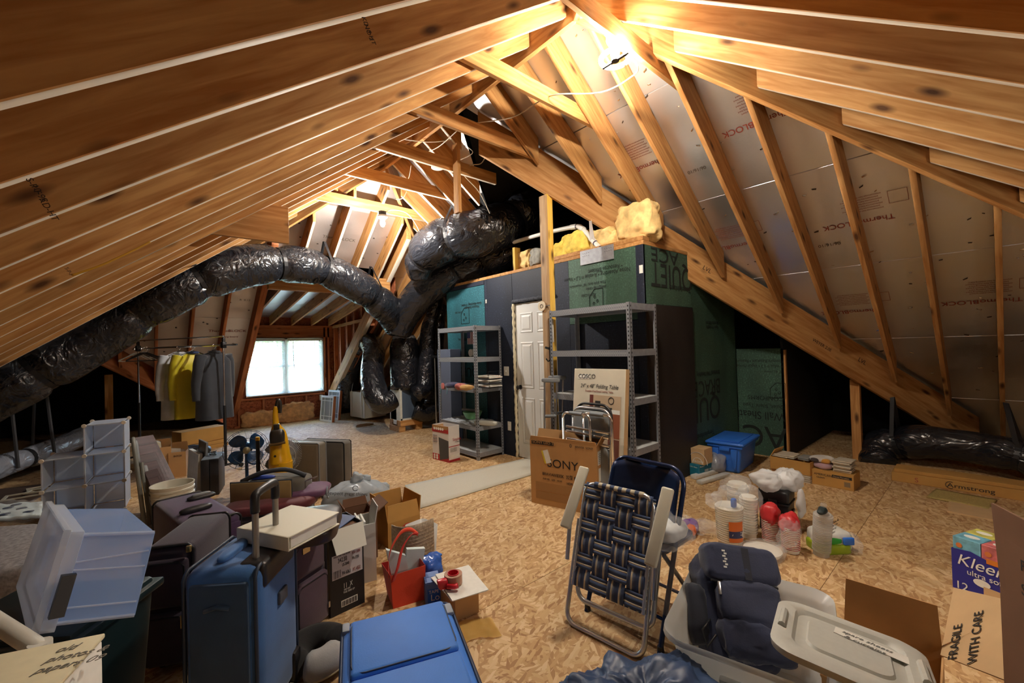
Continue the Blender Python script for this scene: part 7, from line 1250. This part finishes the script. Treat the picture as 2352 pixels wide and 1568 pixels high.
# --- red print on the foil boards (also upside down)
RI = plain('foil_print_red', srgb(150, 62, 48), .7); GI = plain('foil_print_grey', srgb(96, 84, 70), .7); NR = (.75, 0, 1); CR = .75 * XR + HV - .006; UPR = (.8, 0, -.6)
def onf(px, py, s_, sz, m=RI, sx=1.): p = onp(px, py, NR, CR); text(s_, sz, m, ceiling, tuple(p), (0, 1, 0), UPR, sx=sx)
for px, py, full in ((1520, 362, 1), (1812, 247, 1), (2055, 490, 1), (1735, 552, 1), (2020, 708, 1), (2350, 682, 1)):
    onf(px, py, 'ThermoBLOCK', .078); p = onp(px, py, NR, CR)
    for i in range(7): q = p + V((-.8, 0, .6)) * (.10 + .026 * i) + V((0, .06 + .02 * (i % 2), 0)); text('polyisocyanurate foam sheathing board', .018, RI, ceiling, tuple(q), (0, 1, 0), UPR, sx=.9)
    q = p + V((-.8, 0, .6)) * .12 + V((0, -.10, 0)); c_ = [q + V((0, a_, 0)) + V((-.8, 0, .6)) * b_ for a_, b_ in ((0, 0), (.12, 0), (.12, .13), (0, .13), (0, 0))]; MB().tube(c_, .0018, 4).build('printed_frame', RI, ceiling)
for px, py in ((1620, 380), (1930, 555)): onf(px, py, '06/16/10  12:14', .05, GI)
NFp = (0, .75, 1); CF = .75 * YF + HV - .006
def onff(px, py, s_, sz, m=RI): p = onp(px, py, NFp, CF); text(s_, sz, m, ceiling, tuple(p), (1, 0, 0), (0, -.8, .6))
onff(478, 762, 'ThermoBLOCK', .08); onff(474, 775, 'foam sheathing board', .05); onff(740, 545, 'ThermoBLOCK', .075, GI); onff(550, 690, 'R  0.12', .05, GI)
# foil tape and nail dimples on the boards: bright specks
SPK = plain('bright_nail_cap', (.85, .85, .85, 1), .2, 1.); DSP = plain('dark_scuff', srgb(60, 48, 38), .8)
m1, m2 = MB(), MB(); rnd = random.Random(5); nv = V((.6, 0, .8))
for _ in range(420):
    x, y = rnd.uniform(2.7, 7.7), rnd.uniform(-2.6, 3.6)
    if y < RX + RY0 - x + .2 or y > 3.75 - WV * (x - RX): continue
    c = V((x, y, zr(x) + HV - .004)); r = rnd.uniform(.006, .014); mm = m1 if rnd.random() < .62 else m2; a = rnd.uniform(-.6, .6); d1 = V((math.sin(a) * .8, math.cos(a), -math.sin(a) * .6)) * r * 1.6; d2 = V((.8, 0, -.6)) * r * .7
    mm.add([c - d1 - d2, c + d1 - d2 * .6, c + d1 * .8 + d2, c - d1 * .7 + d2, c - nv * .004], [(0, 1, 4), (1, 2, 4), (2, 3, 4), (3, 0, 4)])
m1.build('nail_dimples', SPK, ceiling, kind='stuff'); m2.build('scuff_marks', DSP, ceiling, kind='stuff')
m = MB()
for _ in range(160):
    x, y = rnd.uniform(0, 3.2), rnd.uniform(6.2, 10.1)
    if x < VX - (VY - y) / 1.03 or zf(y) < .1 or (x > 1.4 and y > 6.9): continue
    m.cb((x, y, zf(y) + HV - .006), (.022, .016, .01))
m.build('scuff_marks', DSP, ceiling, kind='stuff')
# lumber stamps
onl = lambda px, py: onp(px, py, (0, 1, 0), 2.066 - .02)
ST = plain('lumber_stamp_ink', srgb(52, 40, 34), .9)
for px, py, yy, s_ in ((58, 410, 1.68, 'S-P-F  KD-HT'), (70, 425, 1.68, '10-95'), (830, 38, 1.275 - .02, 'KD19 HT'), (835, 55, 1.275 - .02, 'NO 2'), (148, 615, 2.9, 'S-P-F')):
    p = ony(px, py, round((yy - 1.275) / .405) * .405 + 1.275 - .0215); text(s_, .02, ST, ceiling, tuple(p), (.42, 0, -.9), (.9, 0, .42))
vd = VD.normalized(); vn = V((VD.y, -VD.x, 0)).normalized()
for t_, up_, s_, sz in ((-1.45, .22, 'LVL', .07), (-.4, .16, 'WEYER 2.0E', .05), (.05, .25, 'LVL', .07)):
    p = P0 + VD * t_ + vn * -(.0245) * (1 if vn.x > 0 else -1) + V((0, 0, up_)); text(s_, sz, ST, ceiling, tuple(p), vd, V((0, 0, 1)))
# --- cables and boxes up in the roof
WIRE = plain('cream_cable', srgb(214, 204, 184), .5); YWIRE = plain('yellow_cable', srgb(200, 150, 40), .5)
def cable(pts, label, mat=WIRE, r=.0055): o = V(pts[0]); tag(MB().tube([p - o for p in spline(pts, 8)], r, 6).build('electric_cable', mat, None, mw=T(*o), smooth=True), label, 'cable')
cable([LP + V((.02, .04, .16)), A(1464, 150, 3.0), A(1445, 180, 3.15), A(1380, 212, 3.3), A(1280, 217, 3.45), A(1240, 232, 3.75), A(1180, 268, 4.1), A(1110, 280, 4.3), A(1075, 285, 4.5)], 'cream cable looping from the ring lamp to the collar ties')
cable([A(1050, 300, 4.6), A(1010, 335, 4.9), A(980, 350, 5.1), A(952, 362, 5.3)], 'cream cable crossing between the collar ties above the round white fixture')
cable([A(885, 310, 4.9), A(930, 320, 4.9), A(985, 326, 4.9), A(1035, 322, 4.9)], 'cream cable running level under the metal box on the ties')
cable([A(1118, 325, 4.7), A(1118, 350, 4.8), A(1105, 375, 4.9), A(1080, 380, 5.0), A(1065, 400, 5.1), A(1100, 440, 5.3), A(1125, 490, 5.5)], 'cream cable hanging in a double curve beside the short post')
cable([A(1018, 382, 5.2), A(1050, 370, 5.1), A(1085, 352, 5.0), A(1075, 338, 5.0)], 'cream cable looping from the round white fixture')
cable([A(944, 380, 5.4), A(940, 405, 5.5), A(932, 420, 5.6)], 'short cream cable dangling from the middle collar tie'); cable([A(934, 440, 5.6), A(925, 455, 5.6), A(908, 458, 5.6)], 'short cream cable dangling from the far collar tie')
cable([BP + V((0, 0, .13)), A(890, 485, 5.6), A(905, 482, 5.6), A(935, 490, 5.7), A(958, 520, 5.9), A(968, 545, 6.1)], 'thin cream cable running from the bare bulb to the duct')
p = ony(170, 630, 2.85); cable([ony(165, 632, 2.86), ony(230, 610, 2.86), ony(300, 578, 2.86), ony(345, 555, 2.86)], 'yellow cable clipped along a left rafter', YWIRE)
c = A(1005, 382, 5.0); t = thing('round_fixture', 'round white light fixture with a square box on the collar tie', 'fixture', tuple(c)); MB().lathe([(.05, -.03), (.075, -.02), (.075, .01), (.06, .02)], 24).build('round_body', WHITEP, t, smooth='a'); MB().cb((.0, .01, .06), (.10, .10, .08)).build('square_box', GREYP, t, bevel=.004)
c = A(932, 303, 4.8); t = thing('junction_box', 'small grey metal junction box with a bent conduit on the rafters', 'junction box', tuple(c), .3); MB().cb((0, 0, 0), (.11, .05, .05)).build('box_body', STEEL, t, bevel=.004); MB().tube(spline([(.05, 0, .01), (.14, 0, .05), (.17, 0, .12), (.16, 0, .18)], 5), .012, 8).build('conduit', GREYP, t, smooth=True)
# --- blinds over the two windows
BLN = clear('blind_slat_vinyl', (.86, .88, .84, 1), .97, .5, .2)
for k_, (xa, xb, lb) in enumerate(((WX0 + .01, 2.29, 'white slatted blind hanging over the left window'), (2.33, WX1 - .01, 'white slatted blind with a tilt wand over the right window'))):
    t = thing('window_blind', lb, 'blind', (0, DY - .03, 0)); MB().box((xa, -.02, WZ1 - .06), (xb, .02, WZ1 - .02)).build('head_rail', WHITEP, t); MB().box((xa, -.012, WZ0 + .0), (xb, .012, WZ0 + .02)).build('bottom_rail', WHITEP, t)
    m = MB(); z = WZ0 + .03
    while z < WZ1 - .07: m.add([(xa, -.008, z - .008), (xb, -.008, z - .008), (xb, .008, z + .0085), (xa, .008, z + .0085)], [(0, 1, 2, 3)]); z += .022
    m.build('slats', BLN, t, kind='stuff')
    for x in (xa + .12, xb - .12): MB().tube([(x, -.013, WZ0), (x, -.013, WZ1 - .05)], .0015, 4).build('ladder_cord', WHITEP, t)
    if k_: MB().tube([(xa + .10, -.03, WZ1 - .08), (xa + .11, -.03, 1.15)], .005, 6).build('tilt_wand', GREYP, t); MB().tube([(xb - .08, -.02, WZ0), (xb - .07, -.02, .52)], .002, 4).build('cord', WHITEP, t); MB().box((xb - .10, -.026, .40), (xb - .04, -.018, .52)).build('hang_tag', PAPER, t)
# loose window screens leaning at the dormer corner
for i, (px0, px1, yb, yt, lb) in enumerate(((734, 762, 966, 908, 'white gridded window sash leaning at the dormer corner, in front'), (742, 768, 962, 896, 'white gridded window sash leaning at the dormer corner, behind'))):
    M_, w, h = foot((px0, yb), (px1, yb + 4), yt); M_ = M_ @ T(0, .08 * i, 0) @ Matrix.Rotation(-.10, 4, 'X'); t = thing('loose_window', lb, 'window', mw=M_)
    for a_, b_ in (((0, 0, 0), (.03, .03, h)), ((w - .03, 0, 0), (w, .03, h)), ((.03, 0, 0), (w - .03, .03, .04)), ((.03, 0, h - .04), (w - .03, .03, h))): MB().box(a_, b_).build('sash_bar', WHITE, t)
    for s_ in (.28, .72): MB().box((w * s_, .008, .04), (w * s_ + .012, .02, h - .04)).build('glazing_bar', WHITE, t)
    for s_ in (.2, .8): MB().box((.03, .008, h * s_), (w - .03, .02, h * s_ + .012)).build('glazing_bar', WHITE, t)
    MB().box((.03, .012, .04), (w - .03, .015, h - .04)).build('pane', clear('grey_pane', (.5, .54, .56, 1), .5, .1, .1), t); MB().box((w + .001, 0, 0), (w + .02, .05, h)).build('jamb_strip', PINE_RV, t)
p = onz(838, 978); tag(MB().tube([(.17 * math.cos(a) * (1 + .05 * nz(V((a, 0, 0)))), .11 * math.sin(a), .008 + .006 * nz(V((a, 3, 0))) + .0012 * a) for a in [i * .3 for i in range(64)]], .006, 5).build('coiled_rope', plain('tan_cord', srgb(176, 140, 96), .8), None, mw=T(*p)), 'coiled tan cord lying on the floor before the white duct box', 'rope')
# --- outside: lawn and trees beyond the window
GRS = plain('lawn_green', srgb(120, 150, 90), .9, nz_=.3, sc=2.); gl = struct('ground_outside'); MB().box((-30, 12.7, -3.2), (34, 60, -3.1)).build('lawn', GRS, gl)
LEAF = plain('leaf_green', srgb(130, 160, 96), .8, nz_=.5, sc=5.); BARK = plain('grey_bark', srgb(120, 106, 90), .9, nz_=.3)
for i, (x, y, h, r) in enumerate(((.6, 19, 7.5, 1.8), (4.6, 23, 8.5, 1.9), (8.4, 20, 7., 1.7), (12.5, 25, 9., 2.2))):
    t = thing('tree', 'pale green tree outside the window, number ' .replace(', number ', '') + (' furthest left', ' left of centre', ' right of centre', ' furthest right')[i], 'tree', (x, y, -3.1))
    MB().tube([(0, 0, 0), (.1, 0, h * .5), (0, .1, h * .8)], [.2, .15, .06], 8).build('trunk', BARK, t, smooth=True)
    m = MB(); rr_ = random.Random(i)
    for _ in range(700):
        d_ = V((rr_.gauss(0, 1), rr_.gauss(0, 1), rr_.gauss(0, 1))).normalized() * r * rr_.uniform(.35, 1.); c_ = d_ + V((0, 0, h * .66)); u_ = V((rr_.gauss(0, 1), rr_.gauss(0, 1), rr_.gauss(0, 1))).normalized() * .16; w_ = u_.orthogonal().normalized() * .10
        m.add([c_ - u_, c_ + w_, c_ + u_, c_ - w_], [(0, 1, 2, 3)])
    m.build('foliage', LEAF, t, kind='stuff')

# ================================================================ lettering becomes real mesh
bpy.context.view_layer.update(); _dg = bpy.context.evaluated_depsgraph_get()
for o in [o for o in COL.objects if o.type == 'FONT']:
    me = bpy.data.meshes.new_from_object(o.evaluated_get(_dg)); me.name = 'lettering'; par, mb, c = o.parent, o.matrix_basis.copy(), o.data
    bpy.data.objects.remove(o); bpy.data.curves.remove(c); link('lettering', me, par, mb)
